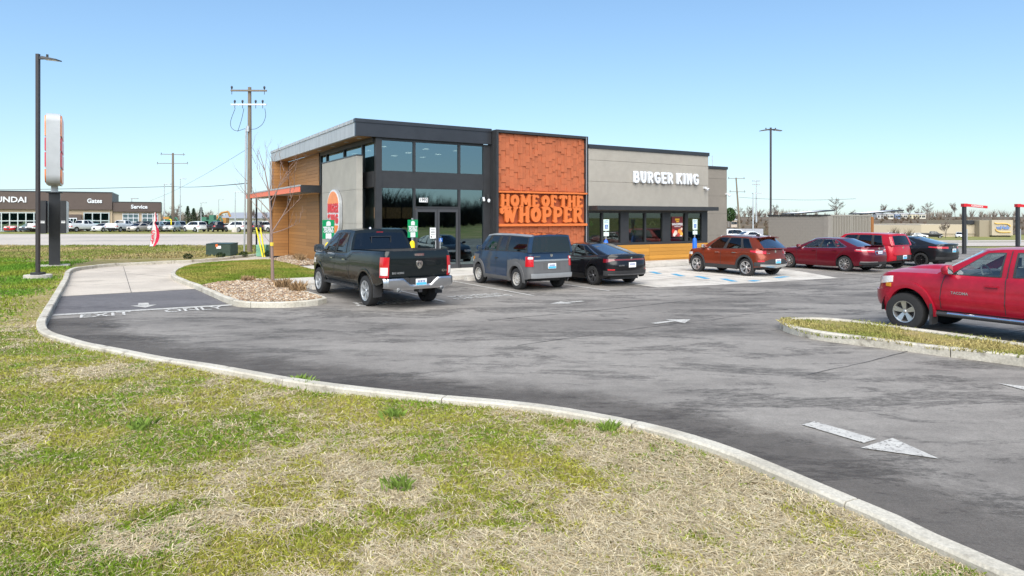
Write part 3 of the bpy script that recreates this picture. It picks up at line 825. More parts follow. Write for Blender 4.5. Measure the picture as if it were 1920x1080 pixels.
# roof edge: front fascia, weathered side fascia lightened to carry sky reflection, drip cap, wooden soffit with downlights
ff = B("front_fascia", m_char, [(8.62, 14.84, 25.9, 26.04, 5.62, 6.16)])
B("cap_flashing", m_char, [(8.59, 14.84, 25.87, 26.1, 6.165, 6.31)], ff)
sf = B("side_fascia", m_char_l, [(8.62, 8.76, 26.045 + k * 2.2 + .004, 26.045 + (k + 1) * 2.2 - .004, 5.62, 6.16) for k in range(7)])
B("cap_flashing", m_char_l, [(8.59, 8.8, 26.11, 41.45, 6.165, 6.3)], sf)
B("standing_seam", m_char_l, [(8.575, 8.6, 26.4 + k * .55, 26.42 + k * .55, 6.17, 6.29) for k in range(27)], sf)
so = B("soffit", m_wood_s, [(8.77, 14.84, 26.045, 26.2, 5.64, 5.66), (8.77, 9.4, 26.21, 41.4, 5.64, 5.66)])
for u, v in ((9.1, 26.9), (9.1, 28.6), (9.1, 30.6), (9.1, 32.8), (9.1, 35.5), (9.1, 38.0)):
    mb = MB(); mb.lathe([(0.0, 0), (0.085, 0), (0.1, -.008), (0.1, .004)], 16, c=(u - U0, v - V0, 5.634)); mb.build("downlight", m_acrylic, so)

# front glass wall
fr = []
V1, V2 = 27.16, 27.28
fr += [(9.9, 10.17, 27.12, 27.3, 0.0, 5.84)]                                   # corner post
fr += [(10.17, 15.13, 27.16, 27.29, 3.66, 4.32)]                               # spandrel beam
fr += [(10.17, 15.13, V1, V2, 5.655, 5.86), (10.17, 15.13, V1, V2, 4.322, 4.36), (10.17, 15.13, V1, V2, 3.62, 3.658), (10.17, 11.7, V1, V2, 0.02, 0.22), (13.97, 15.15, V1, V2, 0.02, 0.22)]
for u in (11.63, 13.83): fr += [(u, u + .1, V1 - .01, V2 + .01, 4.36, 5.655), (u, u + .1, V1 - .01, V2 + .01, 0.02, 3.62)]
fr += [(11.73, 13.83, V1, V2, 2.74, 2.84), (15.13, 15.52, V1 - .02, V2, 0.02, 5.74)]
BG("glass_wall_frame", m_black, fr)
def pane(u0, u1, z0, z1, v=27.22, m=None, name="window_pane", parent=None):
    return BG(name, m or m_pane, [(u0, u1, v - .006, v + .006, z0, z1)], parent)
for u0, u1 in ((10.17, 11.63), (11.73, 13.83), (13.93, 15.13)): pane(u0, u1, 4.36, 5.655)
pane(10.17, 11.63, 0.22, 3.62); pane(13.93, 15.13, 0.22, 3.62); pane(11.73, 13.83, 2.84, 3.62)
for u0, u1, hx_ in ((11.74, 12.775, 12.66), (12.795, 13.82, 12.88)):
    d = BG("door", mat("door_bronze", (0.075, 0.075, 0.08), rough=0.4, metal=0.4), [(u0, u0 + .1, 27.17, 27.23, .03, 2.73), (u1 - .1, u1, 27.17, 27.23, .03, 2.73), (u0 + .1, u1 - .1, 27.17, 27.23, .03, .26), (u0 + .1, u1 - .1, 27.17, 27.23, 2.6, 2.73)])
    pane(u0 + .1, u1 - .1, .26, 2.6, 27.2, name="glass", parent=d)
    mb = MB(); x = hx_ * GK - U0; y_ = 26.1 - V0; mb.path([(x, y_ - .06, 1.0), (x, y_ - .13, 1.0), (x, y_ - .13, 1.35), (x, y_ - .06, 1.35)], .016); mb.build("handle", m_steel, d)
def flat_text(txt, size, m, u, v, z, parent=None, name="lettering", bold=0.0, rotz=0.0, sx=1.0, depth=0.002):
    M4 = Matrix.Translation((u - U0, v - V0, z)) @ Matrix.Rotation(rotz, 4, 'Z') @ Matrix.Rotation(math.pi / 2, 4, 'X')
    return text_mesh(txt, size, m, name, parent or bld, M4, depth=depth, bold=bold, sx=sx)
hn = BG("house_number", m_white, [(11.92, 12.33, 27.185, 27.195, 3.03, 3.22)])
flat_text("1992", 0.19, m_black, 12.125 * GK, 27.182 - 1.12, 2.35 + .775 * GK, hn, bold=.004)
nt = BG("door_notice", m_white, [(12.42, 12.7, 27.16, 27.166, 1.42, 1.9)])
BG("notice_print", m_plastic, [(12.46, 12.66, 27.156, 27.159, z, z + .025) for z in (1.82, 1.74, 1.68, 1.6)] + [(12.46, 12.51, 27.156, 27.159, 1.46, 1.54)], nt)
bs = BG("accessible_sticker", mat("sign_blue", (0.02, 0.11, 0.4), rough=0.4), [(12.86, 13.03, 27.16, 27.166, 1.26, 1.44)])
def wheelchair(parent, u, v, z, s, m):
    mb = MB(); x = u - U0; y = v - V0
    mb.tube((x - .08 * s, y, z + .36 * s), (x - .08 * s, y + .002, z + .36 * s), .09 * s, n=10)
    pts = [(-.08, .24), (-.05, -.02), (.16, -.02), (.26, -.28)]
    for a, c in zip(pts[:-1], pts[1:]): mb.tube((x + a[0] * s, y, z + a[1] * s), (x + c[0] * s, y, z + c[1] * s), .045 * s, n=6)
    ar = arc(0, -.14, .24, .24, 100, 330, 12)
    for a, c in zip(ar[:-1], ar[1:]): mb.tube((x + a[0] * s, y, z + a[1] * s), (x + c[0] * s, y, z + c[1] * s), .035 * s, n=6)
    return mb.build("wheelchair_symbol", m, parent)
wheelchair(bs, 12.945 * GK, 27.155 - 1.12, 2.35 - 1.0 * GK, .15, m_white)
lm = BG("wall_lamp", m_plastic, [(15.24, 15.36, 27.0, 27.13, 3.2, 3.42)])
mb = MB(); mb.lathe([(0, -.12), (.05, -.1), (.07, -.02), (.05, .03), (0, .05)], 12, c=(15.3 * GK - U0, 25.83 - V0, 2.35 + .82 * GK)); mb.build("lamp_globe", m_acrylic, lm, smooth=True)
sc_ = BG("security_camera", m_acrylic, [(15.05, 15.14, 27.06, 27.13, 3.22, 3.3)])
mb = MB(); mb.lathe([(0, -.06), (.05, -.04), (.06, .02), (.03, .06)], 12, c=(15.09 * GK - U0, 25.92 - V0, 2.35 + .81 * GK)); mb.build("lens_dome", m_white, sc_, smooth=True)

# side glass wall with mullions
CU_ = 9.9 * GK
fr = [(CU_ - .06, CU_ + .06, 26.2, 33.9, 5.45, 5.63), (CU_ - .04, CU_ + .08, 26.2, 27.46, 3.6, 4.25)]
for v in (27.46, 29.98, 32.72, 33.8): fr += [(CU_ - .07, CU_ + .07, v, v + .11, 0.1, 5.44)]
B("side_wall_frame", m_black, fr)
for v0, v1, z0, z1 in ((26.21, 27.45, 4.26, 5.44), (26.21, 27.45, .25, 3.59), (27.58, 29.97, 3.0, 5.44), (30.1, 32.71, 3.0, 5.44), (32.84, 33.79, 3.0, 5.44)):
    B("window_pane", m_pane, [(CU_ - .005, CU_ + .005, v0, v1, z0, z1)])
B("side_spandrel", m_black, [(CU_ - .03, CU_ + .03, 27.58, 33.79, .1, 2.99)])
# thin concrete pier with the round logo sign
pw = B("concrete_pier", m_conc_p, [(8.92, 9.18, 26.72, 31.7, 0.1, 2.1), (8.92, 9.18, 26.72, 31.7, 2.112, 3.5), (8.92, 9.18, 26.72, 31.7, 3.512, 4.9), (8.935, 9.165, 26.735, 31.69, 0.1, 4.89)])
B("coping", m_char, [(8.9, 9.2, 26.7, 31.72, 4.905, 4.95)], pw)
lg = empty("logo_sign", (8.915 - U0, 29.42 - V0, 2.59), -math.pi / 2, bld); lg.scale = (.88, 1, 1)   # local x runs along -v, local -y faces -u
def bun_outline(k):
    a_, t_, b_ = 1.04 - k, 1.02 - k, -1.02 + k
    p = [(a_ * math.cos(a), .22 + (t_ - .22) * math.sin(a)) for a in np.linspace(0, math.pi, 18)]
    r = .62
    p += [(-a_ + r + r * math.cos(a), b_ + r + r * math.sin(a)) for a in np.linspace(math.pi, 1.5 * math.pi, 8)]
    p += [(a_ - r + r * math.cos(a), b_ + r + r * math.sin(a)) for a in np.linspace(1.5 * math.pi, 2 * math.pi, 8)]
    return p
def clip_z(p, lo, hi):
    """part of a convex outline between two heights"""
    for s, lim in ((1, lo), (-1, -hi)):
        out = []
        for i in range(len(p)):
            a, c = p[i], p[(i + 1) % len(p)]; fa, fc = s * a[1] - lim, s * c[1] - lim
            if fa >= 0: out.append(a)
            if (fa >= 0) != (fc >= 0):
                t = fa / (fa - fc); out.append((a[0] + (c[0] - a[0]) * t, a[1] + (c[1] - a[1]) * t))
        p = out
    return p
m_logo_o = mat("logo_orange", (0.85, 0.2, 0.01), rough=0.3, var=0.03)
m_logo_o2 = mat("logo_bun_top", (0.85, 0.26, 0.07), rough=0.3, var=0.12, scale=2)
m_logo_r = mat("logo_red", (0.6, 0.008, 0.02), rough=0.3, var=0.05)
def bun_logo(root, face_y, s=1.0, cab=None, flip=1):
    """burger-shaped emblem in the local xz plane, facing -y (flip=1)"""
    def part(name, poly, y0, y1, m):
        mb = MB(); mb.prism_y([(p[0] * s, p[1] * s) for p in poly], y0, y1); return mb.build(name, m, root)
    e = 0.012 * flip
    part("bun_top", clip_z(bun_outline(.1), .36, 2), face_y - e, face_y - .001 * flip, m_logo_o2)
    part("bun_base", clip_z(bun_outline(.1), -2, -.58), face_y - e, face_y - .001 * flip, m_logo_o)
    for txt, z in (("BURGER", .02), ("KING", -.46)):
        mb = None
        tot = sum(ROUND[c][0] for c in txt); x = -.93 * s; sx = 1.86 * s / (tot * .44 * s)
        for c in txt:
            w, sg = ROUND[c]; g = glyph_mesh([(q[0], q[1], q[2], q[3], .155) for q in sg], w, 0.016, .44 * s, 22)
            g.v = [(p[0] * sx + x, (p[1] - .016) * flip + face_y, p[2] + (z - .06) * s) for p in g.v]
            g.build("letter", m_logo_r, root); x += w * .44 * s * sx
mb = MB(); mb.prism_y(bun_outline(0), -.15, -.02); mb.build("cabinet", m_steel, lg)
mb = MB(); mb.prism_y(bun_outline(.02), -.16, -.151); mb.build("face", m_acrylic, lg)
bun_logo(lg, -.162)

# wood clad side wall, end blade, drive-through canopy
side = empty("side_wall", (9.4 - U0, 34.0 - V0, 0), 0, bld)
mb = MB(); mb.box(.03, .3, .02, 6.4, 0.0, 5.64); mb.build("wall_backing", m_plastic, side)
for (v0, v1) in ((0.03, 2.42), (2.44, 6.38)):
    z = .12
    while z < 5.6:
        hgt = min(.18, 5.62 - z); piece("plank", m_wood, side, (.015 + rnd.uniform(-.002, .002), (v0 + v1) / 2, z + hgt / 2 - .004), (.03, v1 - v0, hgt - .008)); z += .18
blade = empty("end_blade", (8.4 - U0, 40.4 - V0, 0), 0, bld)
mb = MB(); mb.box(.0, 1.35, .03, .3, 0.0, 5.63); mb.build("wall_backing", m_char, blade)
mb = MB(); mb.box(-.02, .05, -.03, .32, 0.0, 3.5); mb.build("corner_trim_black", m_black, blade)
mb = MB(); mb.box(-.02, .05, -.03, .32, 3.95, 5.62); mb.build("corner_trim_grey", m_char_l, blade)
z = .12
while z < 5.6:
    hgt = min(.18, 5.62 - z); piece("plank", m_wood, blade, (.52, .015, z + hgt / 2 - .004), (.92, .03, hgt - .008)); z += .18
cn = empty("drive_through_canopy", (8.22 - U0, 33.0 - V0, 3.6), 0, bld)
mb = MB(); mb.box(-.03, .02, 0.06, 14.0, 0.0, .27); mb.build("orange_fascia", mat("coral_fascia", (0.8, 0.19, 0.1), rough=0.5, var=0.06), cn)
mb = MB(); mb.box(-.05, .06, 0.02, 14.05, .272, .35); mb.build("edge_flashing", m_char_l, cn)
mb = MB(); mb.box(.03, 1.15, 0.0, .12, -.03, .34); mb.box(.03, .2, .12, .9, .0, .33); mb.build("end_beam", m_black, cn)
mb = MB(); mb.box(.03, 1.1, .13, 14.0, .02, .1); mb.build("underside", mat("canopy_soffit", (0.35, 0.35, 0.36)), cn)
mb = MB(); mb.box(1.0, 1.14, -.12, .02, -3.6, .3); mb.build("post", m_black, cn)
mb = MB(); mb.box(.5, .6, 13.6, 13.7, -3.6, .0); mb.build("post", m_black, cn)
mb = MB(); mb.lathe([(0, -.05), (.05, -.04), (.06, .02), (.02, .05)], 10, c=(1.05, 6.6, -.2)); mb.build("security_camera", m_acrylic, cn, smooth=True)

# orange feature wall: black frame, shingles, ledges, raised words
fw = empty("feature_wall", (14.87 - U0, 25.5 - V0, 0), 0, bld)
FWW = 5.11
mb = MB()
mb.box(0, .11, 0, .78, 0, 6.25); mb.box(FWW - .13, FWW, 0, .9, 0, 6.25); mb.box(.11, FWW - .13, 0, .4, 6.13, 6.25)
mb.box(.111, FWW - .131, .3, .45, 0.0, 6.128)
for k in range(2): mb.box(-.03, 0, .22 + k * .24, .26 + k * .24, 0, 5.6)
mb.build("frame", m_black, fw)
mb = MB(); mb.box(FWW - .131, FWW - .1, -.012, .0, 0, 6.2); mb.build("edge_trim", m_steel, fw)
mb = MB(); mb.box(.112, FWW - .132, .17, .298, 0, 6.12); mb.build("backing_panel", m_orange_b, fw)
cols_ = []; x = .125
while x < FWW - .16:
    w = rnd.choice((.13, .16, .18, .2, .24)); w = min(w, FWW - .145 - x)
    if FWW - .145 - x - w < .09: w = FWW - .145 - x
    cols_.append((x, w)); x += w
nt_ = 0; extra = MB(); ph = 0.0
for (x, w) in cols_:
    ph = (ph + rnd.choice((0, .095, .095, .19))) % .285
    for (zb, zt, many) in ((3.58, 6.115, True), (0.0, 1.95, False)):
        z = zt; first = True; lv = rnd.randrange(4)
        while z > zb + .02:
            hgt = (ph if ph > .05 else .285) if first else .285; first = False; hgt = min(hgt, z - zb)
            if z - hgt - zb < .06: hgt = z - zb
            lv = (lv + rnd.choice((1, 1, 2, 3))) % 4; d = (.012, .026, .04, .054)[lv]
            if many and nt_ < 300:
                piece("shingle", m_orange, fw, (x + w / 2, .168 - d / 2, z - hgt / 2), (w - .003, d, hgt - .003)); nt_ += 1
            else: extra.box(x + .0015, x + w - .0015, .168 - d, .168, z - hgt + .0015, z - .0015)
            z -= hgt
o = extra.build("shingles_rest", m_orange, fw); o["kind"] = "stuff"
mb = MB(); mb.box(.113, FWW - .1, -.06, .165, 3.46, 3.54); mb.build("ledge", m_orange_l, fw)
mb = MB(); mb.box(.113, FWW - .1, -.06, .165, 1.96, 2.07); mb.build("ledge", m_orange_l, fw)
word(SERIF, "HOME OF THE", fw, m_orange_l, .2, 2.83, .56, .12, -.03, width=4.62, space=.14, track=.03)
word(SERIF, "WHOPPER", fw, m_orange_l, .17, 2.13, .72, .12, -.03, width=4.66, track=.03)

# right wing: stucco bands with reveal joints, cap, raised white words
wv = 25.5
rw = B("stucco_band", m_stucco, [(20.0, 28.26, wv, wv + .4, 5.15, 5.7)])
B("stucco_band", m_stucco, [(20.0, 28.26, wv, wv + .4, 4.115, 5.135)])
B("stucco_band", m_stucco, [(20.0, 28.26, wv, wv + .4, 2.9, 4.1)])
B("reveal_joint_backing", m_stucco_d, [(20.01, 28.25, wv + .02, wv + .39, 2.7, 5.69)])
B("parapet_cap", m_char, [(19.99, 28.31, wv - .05, wv + .5, 5.703, 5.89)])
B("stucco_return", m_stucco, [(27.9, 28.26, wv + .401, 41.0, 2.9, 5.7)])
ws = empty("wall_sign", (22.72 - U0, wv - .002 - V0, 4.1), 0, bld)
word(ROUND, "BURGER KING", ws, m_acrylic, 0.0, -.03, .66, .13, -.16, width=4.72, space=.3)
for c_u, c_z, c_v in ((27.92, 3.92, wv),):
    s1 = B("security_camera", m_acrylic, [(c_u - .05, c_u + .05, c_v - .14, c_v - .002, c_z, c_z + .1)])
    mb = MB(); mb.lathe([(0, -.1), (.07, -.07), (.09, .0), (.06, .05), (0, .06)], 14, c=(c_u + .08 - U0, c_v - .2 - V0, c_z - .02)); mb.build("lens_dome", m_acrylic, s1, smooth=True)
    mb = MB(); mb.lathe([(0, -.03), (.04, -.01), (0, .02)], 10, c=(c_u + .08 - U0, c_v - .285 - V0, c_z - .04)); mb.build("lens", m_black, s1)
B("awning", m_black, [(20.02, 28.35, 24.85, 25.62, 2.72, 2.92), (20.02, 28.35, 25.63, 25.9, 2.66, 2.9)])
fr = [(20.0, 28.26, 25.56, 25.7, 2.58, 2.7), (20.0, 28.26, 25.56, 25.7, .98, 1.1)]
for u0, u1 in ((20.0, 20.06), (20.86, 20.95), (22.06, 22.6), (23.67, 23.77), (24.91, 25.48), (26.56, 26.77), (27.82, 28.26)): fr.append((u0, u1, 25.55, 25.72, 1.1, 2.58))
B("window_frame", m_black, fr)
for u0, u1 in ((20.06, 20.86), (20.95, 22.06), (22.6, 23.67), (23.77, 24.91), (25.48, 26.56), (26.77, 27.82)):
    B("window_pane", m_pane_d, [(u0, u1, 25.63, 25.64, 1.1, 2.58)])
# room behind these windows
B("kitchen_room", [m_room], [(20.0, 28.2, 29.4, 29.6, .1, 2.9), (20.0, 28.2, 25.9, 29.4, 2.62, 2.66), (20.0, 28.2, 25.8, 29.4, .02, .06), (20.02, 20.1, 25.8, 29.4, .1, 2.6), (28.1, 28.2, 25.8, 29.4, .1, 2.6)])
B("service_counter", mat("pale_counter", (0.4, 0.36, 0.3)), [(20.4, 24.0, 27.6, 28.2, .06, 1.15), (25.0, 27.8, 28.6, 29.0, .06, 1.9)])
B("ceiling_lights", m_down, [(u - .3, u + .3, 27.2, 27.3, 2.6, 2.615) for u in (21, 23, 25, 27)])
mb = MB()
for u in (22.3, 23.95, 26.2):
    mb.tube((u + .3 - U0, 26.6 - V0, 2.6), (u + .3 - U0, 26.6 - V0, 2.3), .012); mb.lathe([(.02, .12), (.08, .08), (.2, -.02), (.2, -.04)], 14, c=(u + .3 - U0, 26.6 - V0, 2.22))
mb.build("pendant_lamps", m_black, bld)
wb_ = empty("window_base_wall", (20.0 - U0, wv - V0, 0), 0, bld)
mb = MB(); mb.box(0, 8.26, .035, .2, 0, .98); mb.build("wall_backing", m_plastic, wb_)
for u0, u1 in ((0.0, 1.3), (1.31, 3.93), (3.94, 8.26)):
    for k in range(5): piece("plank", m_wood_y, wb_, ((u0 + u1) / 2, .016, .04 + k * .188 + .092), (u1 - u0, .032, .18))
# window dressings
def clover(u, v, z, s, m):
    mb = MB()
    for a in (90, 210, 330):
        x = u + .5 * s * math.cos(math.radians(a)) - U0; zz = z + .5 * s * math.sin(math.radians(a))
        pts = [(x + .42 * s * math.cos(t), zz + .42 * s * math.sin(t)) for t in np.linspace(0, 6.28, 11)[:-1]]
        mb.prism_y(pts, v - V0 - .004, v - V0)
    mb.box(u - .06 * s - U0, u + .06 * s - U0, v - V0 - .004, v - V0, z - 1.2 * s, z - .2 * s)
    mb.build("window_clover", m, bld)
m_g1 = mat("clover_green", (0.08, 0.35, 0.05)); m_g2 = mat("dark_clover_green", (0.02, 0.2, 0.06))
clover(20.3, 25.66, 2.06, .15, m_g1); clover(23.1, 25.66, 2.1, .12, m_g2); clover(23.1, 25.66, 1.88, .09, mat("clover_gold", (0.5, 0.35, 0.05))); clover(23.1, 25.66, 1.66, .11, m_g2)
mb = MB()
for k, r in enumerate((.2, .16)):
    a = arc(24.3 - U0, 1.95, r, r, 0, 180, 10)
    for p, q in zip(a[:-1], a[1:]): mb.tube((p[0], 25.66 - V0, p[1]), (q[0], 25.66 - V0, q[1]), .022, n=5)
mb.build("window_rainbow", mat("pale_rainbow", (0.5, 0.48, 0.3)), bld)
po = B("poster", mat("maroon_poster", (0.17, 0.02, 0.022), rough=0.3), [(25.62, 26.42, 25.6, 25.61, 1.33, 2.4)])
B("poster_heading", mat("poster_yellow", (0.8, 0.42, 0.03)), [(25.86, 26.18, 25.594, 25.599, 2.2, 2.3), (25.94, 26.14, 25.594, 25.599, 2.1, 2.17)], po)
flat_text("WHOPPER", .17, m_white, 26.02, 25.594, 1.99, po, bold=.006)
mb = MB()
B("poster_smallprint", m_white, [(25.8, 26.25, 25.594, 25.599, 1.86, 1.885), (26.2, 26.36, 25.594, 25.599, 1.36, 1.4)], po)
for k, (x, z, r, c) in enumerate(((25.74, 1.62, .12, (.6, .03, .02)), (25.9, 1.55, .13, (.75, .6, .5)), (26.2, 1.6, .16, (.75, .28, .05)), (26.33, 1.48, .1, (.8, .45, .08)), (25.8, 1.45, .1, (.7, .65, .6)), (26.1, 1.45, .1, (.5, .05, .04)), (26.33, 1.75, .07, (.8, .6, .5)))):
    mb = MB(); mb.prism_y([(x + r * math.cos(t) - U0, z + r * math.sin(t)) for t in np.linspace(0, 6.28, 13)[:-1]], 25.598 - V0 - .001 * k, 25.5995 - V0 - .001 * k)
    mb.build("poster_food", mat("poster_food_%d" % k, c), po)

# rear block seen past the right corner
rb = B("rear_block_wall", m_stucco_d, [(28.4, 35.0, 30.0, 40.0, .1, 1.2), (28.4, 35.0, 30.0, 40.0, 1.215, 2.6), (28.4, 35.0, 30.0, 40.0, 2.615, 3.75), (28.4, 35.0, 30.0, 40.0, 3.765, 4.87), (28.4, 35.0, 30.0, 40.0, 4.885, 5.5), (28.42, 34.98, 30.02, 39.9, .1, 5.49)])
B("parapet_cap", m_char, [(28.35, 35.05, 29.95, 40.05, 5.503, 5.68)], rb)
for u in (33.7, 34.3):
    mb = MB(); mb.tube((u - U0, 30.6 - V0, 5.6), (u - U0, 30.6 - V0, 6.3 + (u - 33.7) * .2), .025, n=6); mb.build("roof_vent", m_steel, bld)
s1 = B("security_camera", m_acrylic, [(34.85, 34.95, 29.86, 29.998, 3.86, 3.96)])
mb = MB(); mb.lathe([(0, -.1), (.08, -.07), (.1, .0), (.06, .05), (0, .06)], 14, c=(34.98 - U0, 29.78 - V0, 3.82)); mb.build("lens_dome", m_acrylic, s1, smooth=True)
# ------------------------------------------------------------------ vehicles (local axes: x forward, y left, z up; origin on the ground under the rear axle)
class Body:
    def __init__(s, d):
        s.d = d; s.xr, s.xf, s.hw, s.zs = d['xr'], d['xf'], d['hw'], d['zs']
        s.top = crv(d['top']); s.sec = crv(d.get('sec', [(0, .94), (.08, .975), (.3, 1.0), (.6, .995), (.82, .975), (.93, .95), (1, .905)]))
        s.rear = crv(d['rear']); s.front = crv(d['front'])
        s.plan = crv(d.get('plan', [(s.xr, .95), (s.xr + .7, 1.0), (s.xf - 1.2, 1.0), (s.xf, .9)]))
        s.rx, s.ry = d.get('rc', (.28, .3)); s.fx, s.fy = d.get('fc', (.45, .5)); s.br = d.get('br', .04); s.bf = d.get('bf', .16)
        s.L = [s.hw - s.ry, (s.rx + s.ry) * .8, (s.xf - s.fx) - (s.xr + s.rx), (s.fx + s.fy) * .8, s.hw - s.fy]
        s.P = np.concatenate([[0], np.cumsum(s.L)])
        s.k = d.get('blend', .9)
        s.low = crv(d['low'])
        s.crown = crv(d.get('crown', [(s.xr, .03), (s.xf, .05)]))
    def px(s, x): return s.P[2] + (x - (s.xr + s.rx))           # perimeter position of a point on the flank
    def pry(s, y): return y if y <= s.L[0] else s.P[1] + (y - s.L[0]) / s.ry * s.L[1] * .8
    def nom(s, p):
        P = s.P
        if p <= P[1]: x, y = s.xr, p
        elif p <= P[2]:
            a = (p - P[1]) / s.L[1] * math.pi / 2
            x, y = s.xr + s.rx * (1 - math.cos(a)), s.hw - s.ry + s.ry * math.sin(a)
        elif p <= P[3]: x, y = s.xr + s.rx + p - P[2], s.hw
        elif p <= P[4]:
            a = (p - P[3]) / s.L[3] * math.pi / 2
            x, y = s.xf - s.fx + s.fx * math.sin(a), s.hw - s.fy + s.fy * math.cos(a)
        else: x, y = s.xf, max(0.0, s.hw - s.fy - (p - P[4]))
        f = (y / s.hw)**2
        if x < s.xr + 1.2: x += s.br * f * max(0, 1 - (x - s.xr) / 1.2)
        if x > s.xf - 1.5: x -= s.bf * f * max(0, 1 - (s.xf - x) / 1.5)
        return x, y
    def raw(s, p, z):
        x, y = s.nom(p); zt = s.top(x); u = (z - s.zs) / max(.05, zt - s.zs)
        w = s.sec(min(1, max(0, u)))
        f = s.d.get('bulge')
        yy = y * w * s.plan(x)
        if f and y > .3 * s.hw: yy += f(x, z)
        a = max(0.0, 1 - (x - s.xr) / s.k); c = max(0.0, 1 - (s.xf - x) / s.k)
        return Vector((x + s.rear(z) * a**1.5 - s.front(z) * c**1.5, yy, z))
    def pt(s, p, z, off=0.0):
        v = s.raw(p, z)
        if off:
            e = .02
            tp = s.raw(min(s.P[5], p + e), z) - s.raw(max(0, p - e), z); tz = s.raw(p, z + e) - s.raw(p, z - e)
            n = tz.cross(tp)
            if n.length > 1e-9: v = v + n.normalized() * off
        return v
    def zlow(s, x):
        z = s.low(x)
        for ax in (0.0, s.d['wb']):
            ra = s.d['arch']; dx = abs(x - ax)
            if dx < ra: z = max(z, s.d['R'] + s.d.get('adz', 0) + math.sqrt(ra * ra - dx * dx) * s.d.get('ash', 1.0))
        return z

def mir(v): return Vector((v[0], -v[1], v[2]))

def slab_on(B, name, m, parent, p0, p1, z0, z1, off=.008, npp=6, nz=4, side=0, depth=.02, zfun=None, smooth=True):
    """panel lying on the body skin between perimeter p0..p1 and heights z0..z1; side 0 left, 1 right, 2 both halves joined over the centre line"""
    rows = []
    for i in range(npp + 1):
        t = i / npp; p = p0 + (p1 - p0) * t
        a, c = (z0, z1) if zfun is None else zfun(t)
        r = [B.pt(p, a + (c - a) * j / nz, off) for j in range(nz + 1)]
        inn = [B.pt(p, a, -depth)] ; inn2 = [B.pt(p, c, -depth)]
        rows.append(inn + r + inn2)
    mb = MB()
    if side == 2:
        full = [[mir(v) for v in r] for r in rows[::-1]] + rows[1:]
        mb.grid(full)
    else:
        if side == 1: rows = [[mir(v) for v in r] for r in rows]
        mb.grid(rows, flip=(side == 1)); mb.add(rows[0], [tuple(range(len(rows[0])))]); mb.add(rows[-1], [tuple(range(len(rows[0]) - 1, -1, -1))])
    return mb.build(name, m, parent, smooth=smooth, angle=40)

def seam(B, parent, pts, w=.012, side=0, m=None, name="panel_gap"):
    """dark shut line along (x, z) points of the flank"""
    mb = MB(); rows = []
    q_ = np.array(pts, float); tt_ = np.linspace(0, len(pts) - 1, 26)
    pts = [(float(np.interp(t, range(len(pts)), q_[:, 0])), float(np.interp(t, range(len(pts)), q_[:, 1]))) for t in tt_]
    for i, (x, z) in enumerate(pts):
        a = pts[max(0, i - 1)]; c = pts[min(len(pts) - 1, i + 1)]
        d = Vector((c[0] - a[0], c[1] - a[1])).normalized()
        q = [B.pt(B.px(x - d.y * s_ * w / 2), z + d.x * s_ * w / 2, .005) for s_ in (-1, 1)]
        rows.append([mir(v) for v in q] if side else q)
    mb.grid(rows, flip=bool(side)); return mb.build(name, m or m_black, parent)

def arch_trim(B, name, m, parent, ax, r0, r1, off=.015, side=0, a0=0, a1=180, ash=1.0, n=20, zc=None):
    mb = MB(); rows = []; zc = zc if zc is not None else B.d['R'] + B.d.get('adz', 0)
    for i in range(n + 1):
        a = math.radians(a0 + (a1 - a0) * i / n); r = []
        for rr_, o in ((r0, -.05), (r0, off), ((r0 + r1) / 2, off + .006), (r1, off), (r1 + .004, -.01)):
            x, z = ax + rr_ * math.cos(a), zc + rr_ * math.sin(a) * ash
            r.append(B.pt(B.px(x), z, o))
        rows.append([mir(v) for v in r] if side else r)
    mb.grid(rows, flip=bool(side)); return mb.build(name, m, parent, smooth=True, angle=50)

